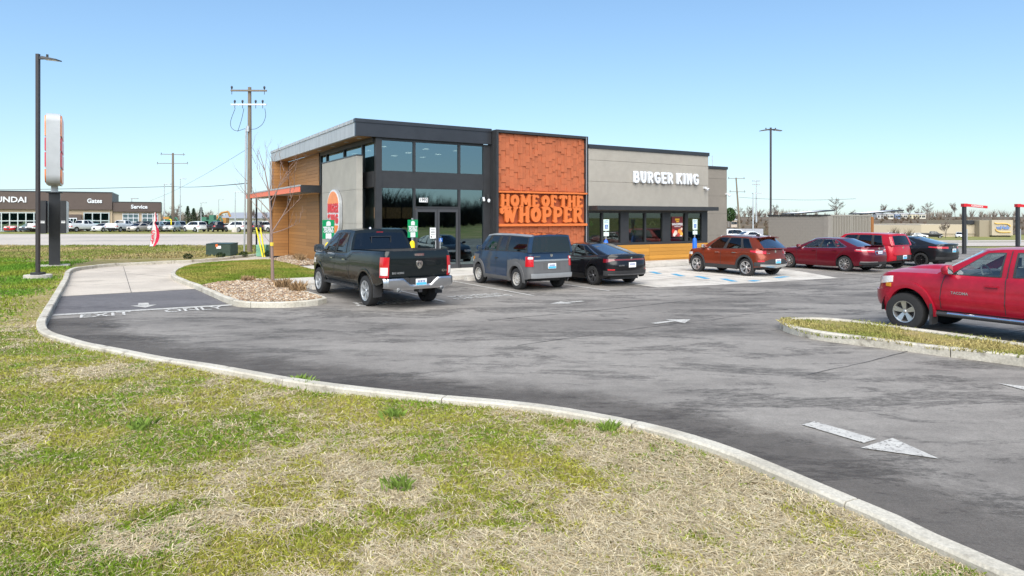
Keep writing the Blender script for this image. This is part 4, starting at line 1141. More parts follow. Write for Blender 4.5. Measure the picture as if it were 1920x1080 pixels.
_wheel_cache = {}
def wheel_meshes(R, rr_, w, style, m_rim, m_back):
    key = (R, rr_, w, style, m_rim.name)
    if key in _wheel_cache: return _wheel_cache[key]
    N = 36
    t = MB(); t.lathe([(rr_ * .97, -w * .38), (rr_, -w / 2 + .008), (R * .9, -w / 2), (R * .965, -w / 2 + .012), (R, -w * .34), (R, w * .34), (R * .965, w / 2 - .012), (R * .9, w / 2), (rr_, w / 2 - .008), (rr_ * .97, w * .3)], N, 'y')
    for k in range(60):
        a = 2 * math.pi * k / 60; c, s_ = math.cos(a), math.sin(a)
        for yy in (-w * .3, -w * .02, w * .26):
            t.box(0, 0, 0, 0, 0, 0) if False else None
    r = MB(); r.lathe([(rr_ * .99, w * .3), (rr_ * 1.0, w / 2 + .001), (rr_ * .93, w / 2 - .004), (rr_ * .9, w / 2 - .03), (rr_ * .88, -w * .3)], N, 'y')
    n, wi, wo, dep, twin = {'five': (5, .26, .5, .05, 0), 'six': (6, .17, .3, .06, 0), 'steel': (0, 0, 0, 0, 0), 'ten': (10, .12, .14, .045, 0), 'twin5': (5, .12, .15, .05, 1), 'far': (5, .2, .3, .05, 0)}[style]
    yf = w / 2 - .012
    for k in range(n):
        for tw in ((-.1, .1) if twin else (0,)):
            a = 2 * math.pi * (k + .25) / n
            ri, ro = rr_ * .16, rr_ * .93
            vs_ = []
            for rad, hw_, y0, y1 in ((ri, wi * rr_ / 2, yf - .03, yf - .075), (ro, wo * rr_ / 2, yf, yf - .05)):
                for sg in (-1, 1):
                    for y in (y0, y1):
                        aa = a + tw * (1.9 if rad > ri * 2 else .6)
                        vs_.append((rad * math.cos(aa) - sg * hw_ * math.sin(aa), y, rad * math.sin(aa) + sg * hw_ * math.cos(aa)))
            r.add(vs_, [(0, 2, 6, 4), (1, 5, 7, 3), (0, 4, 5, 1), (2, 3, 7, 6), (4, 6, 7, 5), (0, 1, 3, 2)])
    if style == 'steel':
        r.lathe([(0, yf - .02), (rr_ * .25, yf - .02), (rr_ * .42, yf - .03), (rr_ * .62, yf - .01), (rr_ * .78, yf - .025), (rr_ * .92, yf - .04)], N, 'y')
    r.lathe([(0, yf - .008), (rr_ * .12, yf - .012), (rr_ * .2, yf - .035), (rr_ * .2, yf - .09)], 16, 'y')
    bk = MB(); bk.lathe([(0, yf - .1), (rr_ * .6, yf - .1), (rr_ * .9, yf - .09), (rr_ * .9, -w * .4), (0, -w * .4)], 20, 'y')
    if style == 'steel':
        for k in range(12):
            a = 2 * math.pi * k / 12; x, z = rr_ * .7 * math.cos(a), rr_ * .7 * math.sin(a)
            bk.lathe([(0, 0), (.018, 0), (.018, -.01)], 8, 'y', c=(x, yf - .012, z))
    out = []
    for mb, nm, m in ((t, "wheel", m_tyre), (r, "rim", m_rim), (bk, "brake_disc", m_back)):
        me = bpy.data.meshes.new(nm); me.from_pydata(mb.v, [], mb.f); me.materials.append(m)
        me.polygons.foreach_set("use_smooth", [True] * len(me.polygons)); me.set_sharp_from_angle(angle=math.radians(38)); me.update()
        out.append(me)
    _wheel_cache[key] = out
    return out

def car(name, d, loc, rotz, label, cat, group=None):
    """builds one vehicle from its table of dimensions"""
    root = empty(name, loc, rotz); tag(root, label, cat, group)
    Bd = Body(d); P = d['paint']; lo = d.get('lo', False)
    # ---- skin of the lower body
    xs = set()
    st = 8 if not lo else 5
    x0, x1 = Bd.xr + Bd.rx, Bd.xf - Bd.fx
    for x in np.linspace(x0, x1, 30 if not lo else 14): xs.add(round(float(x), 3))
    for ax in (0.0, d['wb']):
        for a in np.linspace(0, math.pi, 17 if not lo else 9): 
            x = ax + d['arch'] * math.cos(a)
            if x0 < x < x1: xs.add(round(x, 4))
        for x in (ax - d['arch'] - .004, ax + d['arch'] + .004):
            if x0 < x < x1: xs.add(x)
    for x in d.get('cuts', []): xs.add(x)
    ps = list(np.linspace(0, Bd.P[1], 4)) + list(np.linspace(Bd.P[1], Bd.P[2], st))[1:] + [Bd.px(x) for x in sorted(xs) if x0 < x < x1] + list(np.linspace(Bd.P[3], Bd.P[4], st)) + list(np.linspace(Bd.P[4], Bd.P[5], 4))[1:]
    ts = [0, .05, .14, .26, .38, .5, .6, .7, .78, .85, .91, .96, 1.0] if not lo else [0, .15, .4, .65, .85, .95, 1.0]
    cab0, cab1 = d['cab']
    bed = d.get('bed')
    mb = MB(); left = []
    fm = d.get('facemat')
    for p in ps:
        x, y = Bd.nom(p); zl, zt = Bd.zlow(x), Bd.top(x)
        left.append([Bd.raw(p, zl + (zt - zl) * t) for t in ts])
    for i in range(len(ps) - 1):
        for j in range(len(ts) - 1):
            q = [left[i][j], left[i + 1][j], left[i + 1][j + 1], left[i][j + 1]]
            c = (q[0] + q[1] + q[2] + q[3]) / 4
            mb.mi = fm(c.x, c.z) if fm else 0
            mb.add(q[::-1], [(0, 1, 2, 3)]); mb.add([mir(v) for v in q], [(0, 1, 2, 3)])
    NC = 8
    for i in range(len(ps) - 1):
        rows = []
        for k in (i, i + 1):
            e = left[k][-1]; x = e.x; r = []
            for j in range(NC + 1):
                s_ = 1 - 2 * j / NC
                if bed and bed[0] < x < bed[1]: s_ = [1, .93, .925, .6, 0, -.6, -.925, -.93, -1][j]
                z = e.z + Bd.crown(x) * (1 - s_ * s_)
                if bed and bed[0] < x < bed[1]: z = e.z + (.02 if abs(s_) > .926 else -.5)
                r.append(Vector((x, e.y * s_, z)))
            rows.append(r)
        xc = (rows[0][0].x + rows[1][0].x) / 2
        mb.mi = 1 if (cab0 < xc < cab1) else (1 if bed and bed[0] < xc < bed[1] else 0)
        if bed and bed[0] < xc < bed[1]:
            for j in range(NC):
                mb.mi = 0 if j in (0, NC - 1) else 1
                mb.add([rows[0][j], rows[0][j + 1], rows[1][j + 1], rows[1][j]], [(0, 1, 2, 3)])
        else: mb.grid(rows)
    mats = [P, m_inter] + d.get('mats', [])
    body = mb.build("body", mats, root, smooth=True, angle=d.get('crease', 32), weld=True)
    # ---- underside and wheel housings
    mb = MB(); zu = d.get('zu', min(d['zs'] + .02, .3))
    mb.box(Bd.xr + .4, Bd.xf - .4, -d['hw'] + .3, d['hw'] - .3, zu, d['R'] * 2 + .02)
    mb.box(Bd.xr + .45, -d['arch'], -d['hw'] + .2, d['hw'] - .2, zu + .12, d['R'] * 1.5); mb.box(d['arch'], d['wb'] - d['arch'], -d['hw'] + .1, d['hw'] - .1, zu, d['R'] * 1.5)
    mb.box(d['wb'] + d['arch'], Bd.xf - .4, -d['hw'] + .2, d['hw'] - .2, zu + .02, d['R'] * 1.5)
    for ax in (0.0, d['wb']):
        for sg in (-1, 1):
            rows = []
            for a in np.linspace(-.1, math.pi + .1, 13):
                rows.append([(ax + (d['arch'] + .005) * math.cos(a), sg * yy, d['R'] + d.get('adz', 0) + (d['arch'] + .005) * math.sin(a)) for yy in (d['hw'] * .955, d['hw'] - .34)])
            mb.grid(rows)
    mb.build("underbody", m_plastic, root)
    # ---- glasshouse
    g = d['gh']; zr = crv(g['roof']); yb0 = g.get('yb', .9) ; yt0 = g.get('yt', .7)
    def xb(a): return g['xb'][0] + (g['xb'][1] - g['xb'][0]) * a
    tab = g.get('tab')
    if tab:
        ta = [q[0] for q in tab]
        def xb(a): return float(np.interp(a, ta, [q[1] for q in tab]))
        def xt(a): return float(np.interp(a, ta, [q[2] for q in tab]))
    else:
        def xt(a): return xb(a) + (g['xt'][0] - g['xb'][0]) * (1 - a)**2 + (g['xt'][1] - g['xb'][1]) * a**2
    def sp(a, t, off=0.0):
        x_b, x_t = xb(a), xt(a); x = x_b + (x_t - x_b) * t
        z_b = Bd.top(x_b) - .01; z_t = zr(x_t)
        yb = Bd.hw * yb0 * (1 - g.get('nb', .06) * (abs(2 * a - 1)**3)); yt = Bd.hw * yt0 * (1 - g.get('ntp', .08) * (abs(2 * a - 1)**3))
        y = yb + (yt - yb) * (t**1.25) + .012 * math.sin(math.pi * t)
        return Vector((x, y + off, z_b + (z_t - z_b) * t))
    t0, t1 = g.get('t', (.05, .88))
    al = sorted(set([0.0, 1.0] + [a for w in g['win'] for a in w[:2]]))
    wins = g['win']
    fb = MB()
    tg = [0, t0] + [t0 + (t1 - t0) * k / 4 for k in (1, 2, 3)] + [t1, (t1 + 1) / 2, 1.0]
    for k in range(len(al) - 1):
        w = [q for q in wins if q[0] <= al[k] + 1e-6 and q[1] >= al[k + 1] - 1e-6]
        nn = 4
        aa = [al[k] + (al[k + 1] - al[k]) * i / nn for i in range(nn + 1)]
        for j in range(len(tg) - 1):
            if w and tg[j] >= t0 - 1e-6 and tg[j + 1] <= t1 + 1e-6: continue
            fb.mi = 1 if (w is not None and len(w) == 0 and g.get('black_pillars') and 0 < k < len(al) - 2 and tg[j + 1] <= t1 + 1e-6) else 0
            q = [[sp(a, tg[j]), sp(a, tg[j + 1])] for a in aa]
            fb.grid(q); fb.grid([[mir(v) for v in r] for r in q], flip=True)
    # windscreen and back-light surrounds
    bwf, bwr = g.get('bow', (.14, .06))
    def endpt(a, t, s_):
        e = sp(a, t); w_ = bwf if a < .5 else -bwr
        return Vector((e.x + w_ * (1 - s_ * s_), e.y * s_, e.z + (g.get('crown', .05) * (1 - s_ * s_) * t)))
    mrg = g.get('mrg', .07)
    for a, gt in ((0.0, g.get('wt', (.06, .95))), (1.0, g.get('rt', (.1, .9)))):
        tt = [0, gt[0]] + [gt[0] + (gt[1] - gt[0]) * k / 4 for k in (1, 2, 3)] + [gt[1], 1.0]
        mr_ = mrg if a < .5 else g.get('rmrg', .1)
        ss = [-1, -1 + mr_, -.6, -.3, 0, .3, .6, 1 - mr_, 1]
        glassrows = []
        for j in range(len(tt) - 1):
            for k in range(len(ss) - 1):
                ins = gt[0] - 1e-6 <= tt[j] and tt[j + 1] <= gt[1] + 1e-6 and 0 < k < len(ss) - 2
                q = [endpt(a, tt[j], ss[k]), endpt(a, tt[j], ss[k + 1]), endpt(a, tt[j + 1], ss[k + 1]), endpt(a, tt[j + 1], ss[k])]
                if a > .5: q = q[::-1]
                if not ins: fb.mi = 0; fb.add(q[::-1], [(0, 1, 2, 3)])
        gm = MB(); gm.grid([[endpt(a, t, s_) + Vector((.003 if a < .5 else -.003, 0, .002)) for s_ in np.linspace(-1 + mr_ - .004, 1 - mr_ + .004, 9)] for t in np.linspace(gt[0] - .003, gt[1] + .003, 6)], flip=(a < .5))
        gm.build("windscreen" if a < .5 else "rear_window", d.get('glass_f', m_glass_car) if a < .5 else d.get('glass_r', m_glass_car), root, smooth=True)
    # roof
    aa = np.linspace(0, 1, 15)
    rows = []
    for a in aa:
        e = sp(a, 1.0)
        bw = bwf * (1 - a)**2 - bwr * a**2
        rows.append([Vector((e.x + bw * (1 - s_ * s_), e.y * s_, e.z + g.get('crown', .05) * (1 - s_ * s_)**.8)) for s_ in np.linspace(1, -1, 11)])
    fb.mi = 2 if g.get('roofmat') else 0
    fb.grid(rows)
    fb.build("cabin", [g.get('pill', P), m_plastic, g.get('roofmat') or P], root, smooth=True, angle=30, weld=True)
    for w in wins:
        for sd in (0, 1):
            gm = MB(); rows = [[sp(a, t, .004) for t in np.linspace(t0 - .005, t1 + .005, 6)] for a in np.linspace(w[0] - .002, w[1] + .002, 6)]
            if sd: rows = [[mir(v) for v in r] for r in rows]
            gm.grid(rows, flip=bool(sd)); gm.build("side_window", (w[2] if len(w) > 2 else d.get('glass_s', m_glass_car)), root, smooth=True)
            if not lo:
                tm = MB(); wd = .012
                for (tc_, tb_, a0, a1) in ((t1 - .004, t1 + .03, w[0], w[1]), (t0 - .03, t0 + .004, w[0], w[1])):
                    r = [[sp(a, tc_, .007), sp(a, tb_, .007)] for a in np.linspace(a0, a1, 6)]
                    if sd: r = [[mir(v) for v in q] for q in r]
                    tm.grid(r, flip=bool(sd))
                da = .012 / abs(g['xb'][0] - g['xb'][1]) * 1.6
                for a0 in (w[0], w[1]):
                    r = [[sp(a0 - da, t, .007), sp(a0 + da, t, .007)] for t in np.linspace(t0 - .02, t1 + .02, 6)]
                    if sd: r = [[mir(v) for v in q] for q in r]
                    tm.grid(r, flip=not sd)
                tm.build("window_seal", m_plastic, root)
    # seats seen through the glass
    if not lo:
        zb = Bd.top((g['xb'][0] + g['xb'][1]) / 2)
        for (sx, n_) in d.get('seats', ()):
            for yy in (-.36, .36):
                sm = MB(); sm.box(sx - .07, sx + .07, yy - .22, yy + .22, zb - .1, zb + .16); sm.box(sx - .05, sx + .05, yy - .12, yy + .12, zb + .19, zb + .36); sm.box(sx - .015, sx + .015, yy - .06, yy + .06, zb + .15, zb + .2)
                sm.build("seat", mat("grey_seat", (0.12, 0.12, 0.13), rough=.9), root)
    # wheels
    R, wr, ww = d['R'], d['rim'], d.get('ww', .22)
    mw = wheel_meshes(R, wr, ww, d['style'], d.get('m_rim', m_steel), m_plastic)
    for ax in (0.0, d['wb']):
        for sg in (1, -1):
            wo = link("wheel", mw[0], root, (ax, sg * (d['hw'] - ww / 2 - d.get('inset', .03)), R), (0, rnd.uniform(0, 6), 0 if sg > 0 else math.pi))
            link("rim", mw[1], wo)
            if not lo: link("brake_disc", mw[2], wo)
    root_d = dict(B=Bd, root=root, sp=sp, endpt=endpt)
    return root_d

def plate(c, m, z, off=.03, w=.155, h=.085, blue=True, y=0.0, txt="482 KLB"):
    """number plate: white upper half, blue lower half, plain characters"""
    B_ = c['B']; v = B_.pt(abs(y), z, off); x = v.x - .004
    mb = MB(); mb.box(x, x + .012, y - w, y + w, z - h, z + h); p = mb.build("number_plate", m_white, c['root'])
    if blue:
        mb = MB(); mb.box(x - .002, x + .001, y - w + .008, y + w - .008, z - h + .008, z - h * .15); mb.build("plate_band", mat("plate_blue", (0.08, 0.45, 0.7)), p)
    mb = MB()
    for k in range(5): mb.box(x - .003, x + .0005, y - w * .7 + k * w * .3, y - w * .7 + k * w * .3 + w * .17, z - h * .1, z + h * .6)
    mb.build("plate_characters", mat("plate_ink", (0.08, 0.12, 0.3)), p)
    return p
def handle(c, x, z, m, side=0, L=.2):
    B_ = c['B']; sg = -1 if side else 1
    y = B_.pt(B_.px(x), z).y
    mb = MB(); mb.box(x - L / 2, x + L / 2, sg * (y + .012), sg * (y + .04), z - .016, z + .016)
    mb.box(x - L / 2, x - L / 2 + .03, sg * (y - .01), sg * (y + .02), z - .014, z + .014); mb.box(x + L / 2 - .03, x + L / 2, sg * (y - .01), sg * (y + .02), z - .014, z + .014)
    return mb.build("door_handle", m, c['root'])
def mirror(c, a, m, sg=1, w=.2, h=.14, x=None, z=None):
    e = c['sp'](a, .1); x = x if x is not None else e.x; z = z if z is not None else e.z + .06; y = e.y
    mb = MB()
    prof = [(0, .0, .9), (.015, .0, 1.0), (.06, .0, 1.0), (.11, .0, .85), (.15, .0, .45)]
    rows = []
    se = lambda t, e=.55: (abs(math.cos(t))**e * (1 if math.cos(t) > 0 else -1), abs(math.sin(t))**e * (1 if math.sin(t) > 0 else -1))
    for dx, _, k in prof:
        rows.append([(x + dx, sg * (y + .05 + w * .5 + w * .5 * k * se(t)[0]), z + h * .5 * k * se(t)[1]) for t in np.linspace(0, 2 * math.pi, 17)])
    mb.grid(rows, flip=(sg < 0)); mb.add(rows[0], [tuple(range(17))]); mb.add(rows[-1], [tuple(range(17))])
    mb.box(x + .03, x + .1, min(sg * (y - .03), sg * (y + .1)), max(sg * (y - .03), sg * (y + .1)), z - h * .35, z - h * .1)
    o = mb.build("side_mirror", m, c['root'], smooth=True, angle=50)
    mb = MB(); mb.add([(x - .003, sg * (y + .05 + w * .5 + w * .42 * se(t)[0]), z + h * .42 * se(t)[1]) for t in np.linspace(0, 2 * math.pi, 17)[:-1]], [tuple(range(16))])
    mb.build("mirror_glass", m_chrome, o)
    return o
def rear_bar(c, name, m, y0, y1, z0, z1, off=.03, **k):
    B_ = c['B']; return slab_on(B_, name, m, c['root'], B_.pry(y0), B_.pry(y1), z0, z1, off, side=2, **k)
def rear_emblem(c, z, r, m, off=.012, y=0.0):
    B_ = c['B']; v = B_.pt(abs(y), z, off)
    mb = MB(); mb.lathe([(0, -.006), (r, -.004), (r, .012)], 16, 'x', c=(v.x, y, z)); return mb.build("emblem", m, c['root'])
def rear_text(c, txt, y, z, size, m, off=.006):
    B_ = c['B']; v = B_.pt(abs(y), z, off)
    M4 = Matrix.Translation((v.x, y, z)) @ Matrix(((0, 0, -1, 0), (-1, 0, 0, 0), (0, 1, 0, 0), (0, 0, 0, 1)))
    return text_mesh(txt, size, m, "badge_lettering", c['root'], M4, depth=.003, bold=size * .02)
def side_text(c, txt, x, z, size, m, off=.008):
    B_ = c['B']; v = B_.pt(B_.px(x), z, off)
    M4 = Matrix.Translation((v.x, v.y, z)) @ Matrix(((-1, 0, 0, 0), (0, 0, 1, 0), (0, 1, 0, 0), (0, 0, 0, 1)))
    return text_mesh(txt, size, m, "badge_lettering", c['root'], M4, depth=.003, bold=size * .02)
def doors(c, lines, side=(0, 1), w=.012):
    for ln in lines:
        for sd in side: seam(c['B'], c['root'], ln, w, sd)
def spot(u_left, v_rear, d):       # left flank at u_left, rear axle at v_rear
    return W(u_left + d['hw'], v_rear, 0.0)
# ------------------------------------------------------------------ the vehicles on the lot
FLANK_TRUCK = [(0, .93), (.1, .97), (.3, .995), (.55, 1.0), (.8, .985), (.93, .965), (1, .93)]
# dark crew cab pickup
P_ram = paint("gunmetal_green_paint", (0.006, 0.009, 0.01), metal=.0, rough=.25, coat=.35)
d = dict(xr=-1.2, xf=4.66, hw=1.02, zs=.5, wb=3.67, R=.405, rim=.27, ww=.28, arch=.5, adz=.03, style='six', paint=P_ram, inset=.02,
         top=[(-1.2, 1.49), (-.2, 1.47), (1.12, 1.43), (1.2, 1.36), (2.4, 1.33), (3.3, 1.32), (4.1, 1.27), (4.5, 1.18), (4.66, 1.08)],
         low=[(-1.2, .72), (-.75, .6), (0, .52), (3.7, .5), (4.3, .42), (4.66, .45)], rear=[(.4, .06), (.8, .03), (1.0, .0), (1.35, .0), (1.5, .04)], front=[(.4, .1), (.7, 0), (1.1, .03), (1.3, .15)],
         sec=FLANK_TRUCK, rc=(.1, .12), fc=(.4, .45), br=.03, cab=(1.15, 3.4), bed=(-1.1, 1.08), crown=[(-1.2, .0), (3.2, .02), (3.6, .06), (4.66, .04)], blend=.5,
         gh=dict(xb=(3.5, 1.12), xt=(2.72, 1.32), roof=[(1.2, 1.93), (1.9, 1.955), (2.8, 1.9)], yb=.94, yt=.74, win=[(.16, .47), (.53, .86)], t=(.06, .86), crown=.035, bow=(.22, .0), rt=(.06, .84), rmrg=.1, nb=.02, ntp=.03, black_pillars=False),
         glass_s=m_glass_car, glass_r=m_glass_dark, seats=((2.2, 2),), zu=.46)
RR = ROT_V + math.radians(3.4)
d['gh']['roof'] = [(x, z + .045) for x, z in d['gh']['roof']]
loc_ = W(5.95, 17.2) - Matrix.Rotation(RR, 3, 'Z') @ Vector((0, d['hw'], 0))
c = car("pickup_truck", d, loc_, RR, "dark grey green crew cab pickup with chrome rear bumper parked beside the planted island", "pickup truck")
root = c['root']; Bd = c['B']
m_silver = mat("alloy_silver", (0.55, 0.55, 0.55), rough=.3, metal=.8, var=.05)
for sd in (0, 1):
    o = slab_on(Bd, "tail_light", m_red_l, root, Bd.pry(.885), Bd.px(-.98), .82, 1.34, .012, 8, 5, sd); 
    slab_on(Bd, "reversing_lens", m_clear_l, o, Bd.pry(.915), Bd.px(-1.02), .88, 1.08, .018, 6, 3, sd)
    for ax in (0, 3.67): arch_trim(Bd, "wheel_arch_lip", P_ram, root, ax, .49, .57, .012, sd, -8, 188)
    mb = MB(); sg = 1 if sd == 0 else -1
    mb.box(.62, 3.05, min(sg * .86, sg * 1.04), max(sg * .86, sg * 1.04), .42, .47)
    for x in (.9, 2.0, 2.9): mb.box(x - .04, x + .04, min(sg * .7, sg * .95), max(sg * .7, sg * .95), .43, .5)
    mb.build("running_board", m_plastic, root)
    mb = MB(); mb.box(-.62, -.56, min(sg * .78, sg * 1.0), max(sg * .78, sg * 1.0), .28, .62); mb.build("mud_flap", m_plastic, root)
    mb = MB(); mb.lathe([(.05, -.22), (.055, 0), (.045, 0), (.04, -.1), (0, -.1)], 14, 'x', c=(-1.1, sg * .62, .5)); o = mb.build("exhaust_tip", m_steel, root, smooth=True)
    for x in (1.35, 2.33): handle(c, x + .1, 1.17, m_chrome, sd)
doors(c, [[(1.12, .56), (1.12, .8), (1.12, 1.1), (1.12, 1.4)], [(1.28, .95), (1.3, 1.1), (1.28, 1.33)], [(2.28, .56), (2.28, .8), (2.28, 1.1), (2.28, 1.33)], [(3.2, .56), (3.22, .8), (3.24, 1.1), (3.3, 1.31)], [(1.28, .95), (1.1, .75), (.95, .58)]])
# chrome bumper with centre drop
def zf(t): return (.53 + .08 * sstep(.5, .9, t), .73 + .07 * sstep(.1, .45, t))
mb = MB(); rows = []
for i in range(21):
    y = -1.0 + 2.0 * i / 20; ay = abs(y); zb = .5 + .05 * sstep(.6, 1.0, ay); zt = .63 + .17 * sstep(.28, .5, ay)
    x = -1.3 + .02 * (ay**2) + .12 * sstep(.9, 1.02, ay)
    rows.append([(x + .12, y, zb), (x + .01, y, zb + .01), (x - .02, y, zb + .06), (x - .02, y, zt - .04), (x + .01, y, zt), (x + .14, y, zt)])
mb.grid(rows); mb.build("rear_bumper", mat("scuffed_chrome", (.6, .61, .62), rough=.28, metal=1.0, var=.08, scale=6), root, smooth=True)
mb = MB(); mb.box(-1.29, -1.17, -.3, .3, .6, .8); mb.box(-1.25, -1.1, -.95, .95, .6, .8); mb.box(-1.28, -1.0, -.05, .05, .42, .52); mb.build("bumper_insert", m_plastic, root)
p = plate(c, m_white, .69, .06, .155, .085); p.location.x = -.1
# tailgate relief, handle, emblem, lettering
mb = MB(); rows = []
slab_on(Bd, "tailgate", P_ram, root, 0, Bd.pry(.87), .8, 1.47, .008, 8, 6, 2)
mb = MB(); mb.box(-1.225, -1.2, -.13, .13, 1.36, 1.42); mb.build("tailgate_handle", m_chrome, root)
mb = MB(); mb.prism([(0, 0)] * 3, 0, 0) if False else None
sh = [(0, -.11), (.05, -.08), (.09, .0), (.09, .07), (.05, .1), (-.05, .1), (-.09, .07), (-.09, 0), (-.05, -.08)]
mb = MB(); mb.add([(-1.224, y, 1.13 + z) for y, z in sh] + [(-1.205, y * 1.08, 1.13 + z * 1.08) for y, z in sh], [tuple(range(9))] + [(i, (i + 1) % 9, 9 + (i + 1) % 9, 9 + i) for i in range(9)]); em = mb.build("emblem", m_chrome, root)
mb = MB()
for sg in (-1, 1):
    mb.add([(-1.228, sg * y, 1.13 + z) for y, z in ((.012, .06), (.05, .05), (.06, .0), (.035, -.04), (.03, .01), (.012, .02))], [tuple(range(6))])
mb.build("emblem_relief", m_black, em)
rear_text(c, "BIG HORN", .6, .93, .07, m_silver, .02); rear_text(c, "4X4", -.74, .95, .09, m_chrome, .02)
mb = MB(); mb.box(1.3, 1.36, -.2, .2, 1.895, 1.945); o = mb.build("high_brake_light", m_clear_l, root); mb = MB(); mb.box(1.29, 1.3, -.1, .1, 1.9, 1.94); mb.build("brake_lens", m_red_l, o)
mb = MB(); mb.lathe([(.06, 0), (.05, .05), (.02, .09), (0, .1)], 10, c=(1.75, .1, 1.98)); mb.build("roof_antenna", m_silver, root, smooth=True)
mb = MB()
for y in (-.3, .3): mb.box(1.205, 1.215, y - .01, y + .01, 1.42, 1.82)
mb.box(1.2, 1.21, -.3, .3, 1.8, 1.815); o = mb.build("slider_frame", m_black, root); o.rotation_euler = (0, 0, 0); o.location = (-.02, 0, 0)
mirror(c, .12, m_plastic, 1, .3, .26, z=1.42); mirror(c, .12, m_plastic, -1, .3, .26, z=1.42)
for sd in (0, 1): slab_on(Bd, "headlight", m_clear_l, root, Bd.px(4.05), Bd.P[4] + .1, .95, 1.1, .01, 8, 3, sd)
slab_on(Bd, "grille", m_plastic, root, Bd.P[4] + .15, Bd.P[5], .7, 1.12, .012, 5, 4, 2); slab_on(Bd, "front_bumper", m_chrome, root, Bd.P[3] + .25, Bd.P[5], .45, .66, .05, 6, 3, 2)

# blue and grey boxy car
P_bl = paint("navy_paint", (0.012, 0.034, 0.08), metal=.1)
m_clad = mat("grey_body_cladding", (0.105, 0.105, 0.108), rough=.6, var=.1, scale=5)
m_silv = paint("silver_trim_paint", (0.36, 0.37, 0.38), metal=.5)
def el_mat(x, z):
    if x < .52: return 2 if z < 1.0 - .12 * max(0, x - .1) else 0
    if x > 2.62 - .25 * (z - .6): return 2 if z < 1.06 else 0
    return 2 if z < .38 else 0
d = dict(xr=-.8, xf=3.42, hw=.9, zs=.26, wb=2.575, R=.353, rim=.22, ww=.215, arch=.42, adz=.02, style='steel', m_rim=mat("pale_steel_wheel", (0.5, 0.48, 0.45), rough=.4, metal=.3), paint=P_bl, mats=[m_clad], facemat=el_mat,
         top=[(-.8, 1.235), (0, 1.235), (2.0, 1.2), (2.5, 1.15), (3.1, 1.06), (3.35, .96), (3.42, .9)], low=[(-.8, .42), (-.5, .36), (.5, .3), (2.2, .3), (3.0, .3), (3.42, .32)],
         rear=[(.3, .04), (.5, .0), (.8, .02), (1.2, .05)], front=[(.3, .08), (.6, 0), (.9, .05), (1.1, .2)], rc=(.16, .18), fc=(.38, .45), cab=(-.75, 2.6), cuts=[.52, .5, 2.45, 2.6, 2.62], blend=.5,
         sec=[(0, .95), (.1, .985), (.4, 1.0), (.7, .99), (.9, .965), (1, .95)],
         gh=dict(xb=(2.62, -.76), xt=(2.08, -.72), roof=[(-.7, 1.77), (.6, 1.8), (1.5, 1.795), (2.1, 1.745)], yb=.955, yt=.8, win=[(.13, .38, m_glass_car), (.43, .57, m_glass_car), (.61, .955, m_glass_dark)], t=(.05, .88), crown=.03, rt=(.02, .9), rmrg=.09, bow=(.16, .03), nb=.03, ntp=.02, black_pillars=True, roofmat=mat("red_reflection_roof", (0.06, 0.015, 0.015), rough=.3, coat=1.0)),  # reflection of the orange wall is painted into the roof colour
         glass_r=m_glass_dark, seats=((1.1, 2),))
c = car("boxy_car", d, spot(11.5, 18.5, d), ROT_V, "navy and grey boxy car with steel wheels parked facing the orange sign wall", "car")
root = c['root']; Bd = c['B']
for sd in (0, 1):
    o = slab_on(Bd, "tail_light", m_red_l, root, Bd.pry(.73), Bd.px(-.6), .78, 1.1, .014, 8, 5, sd)
    slab_on(Bd, "reversing_lens", m_clear_l, o, Bd.pry(.75), Bd.pry(.88), 1.02, 1.085, .02, 4, 2, sd)
    for ax in (0, 2.575): arch_trim(Bd, "wheel_arch_cladding", m_clad, root, ax, .41, .53, .025, sd, -14, 194)
    r = [[c['sp'](a, 1.0) + Vector((0, -.1, .02)), c['sp'](a, 1.0) + Vector((0, .005, .006)), c['sp'](a, .93) + Vector((0, .012, 0))] for a in np.linspace(0.02, 1, 12)]
    if sd: r = [[mir(v) for v in q] for q in r]
    mb = MB(); mb.grid(r, flip=bool(sd)); mb.build("roof_rail", m_silv, root, smooth=True, angle=60)
    handle(c, 1.25, .99, m_plastic, sd, .16)
    slab_on(Bd, "turn_signal", mat("amber_lens", (.6, .25, .02), rough=.2, coat=1), root, Bd.px(2.98), Bd.px(3.12), .86, .96, .01, 4, 2, sd)
    slab_on(Bd, "sill", m_clad, root, Bd.px(.45), Bd.px(2.12), .28, .4, .012, 10, 3, sd)
    slab_on(Bd, "headlight", m_clear_l, root, Bd.px(3.1), Bd.P[4] + .05, .78, .92, .01, 6, 3, sd)
doors(c, [[(.56, .4), (.55, .8), (.5, 1.22)], [(1.3, .4), (1.3, .8), (1.3, 1.2)], [(2.3, .4), (2.36, .8), (2.4, 1.15)]])
slab_on(Bd, "rear_bumper", m_silv, root, 0, Bd.pry(.8), .42, .56, .05, 8, 3, 2); slab_on(Bd, "lower_tailgate", m_clad, root, 0, Bd.pry(.7), .58, .96, .006, 6, 4, 2)
slab_on(Bd, "tailgate_lip", m_silv, root, 0, Bd.pry(.72), .95, 1.0, .016, 6, 2, 2)
slab_on(Bd, "plate_recess", mat("dark_cladding", (0.09, 0.09, 0.092), rough=.7), root, 0, .36, .67, .9, .008, 4, 2, 2)
plate(c, m_white, .79, .02); rear_emblem(c, 1.13, .05, m_chrome, .01); rear_text(c, "ELEMENT", .55, 1.1, .055, m_chrome, .01)
mb = MB(); mb.tube((-.76, -.1, 1.31), (-.79, .3, 1.3), .01, n=5); mb.build("rear_wiper", m_black, root)
mb = MB(); mb.tube((-.35, -.45, 1.78), (-.62, -.5, 1.9), .006, n=5); mb.build("roof_antenna", m_black, root)
mirror(c, .1, P_bl, 1, .2, .17); mirror(c, .1, P_bl, -1, .2, .17)

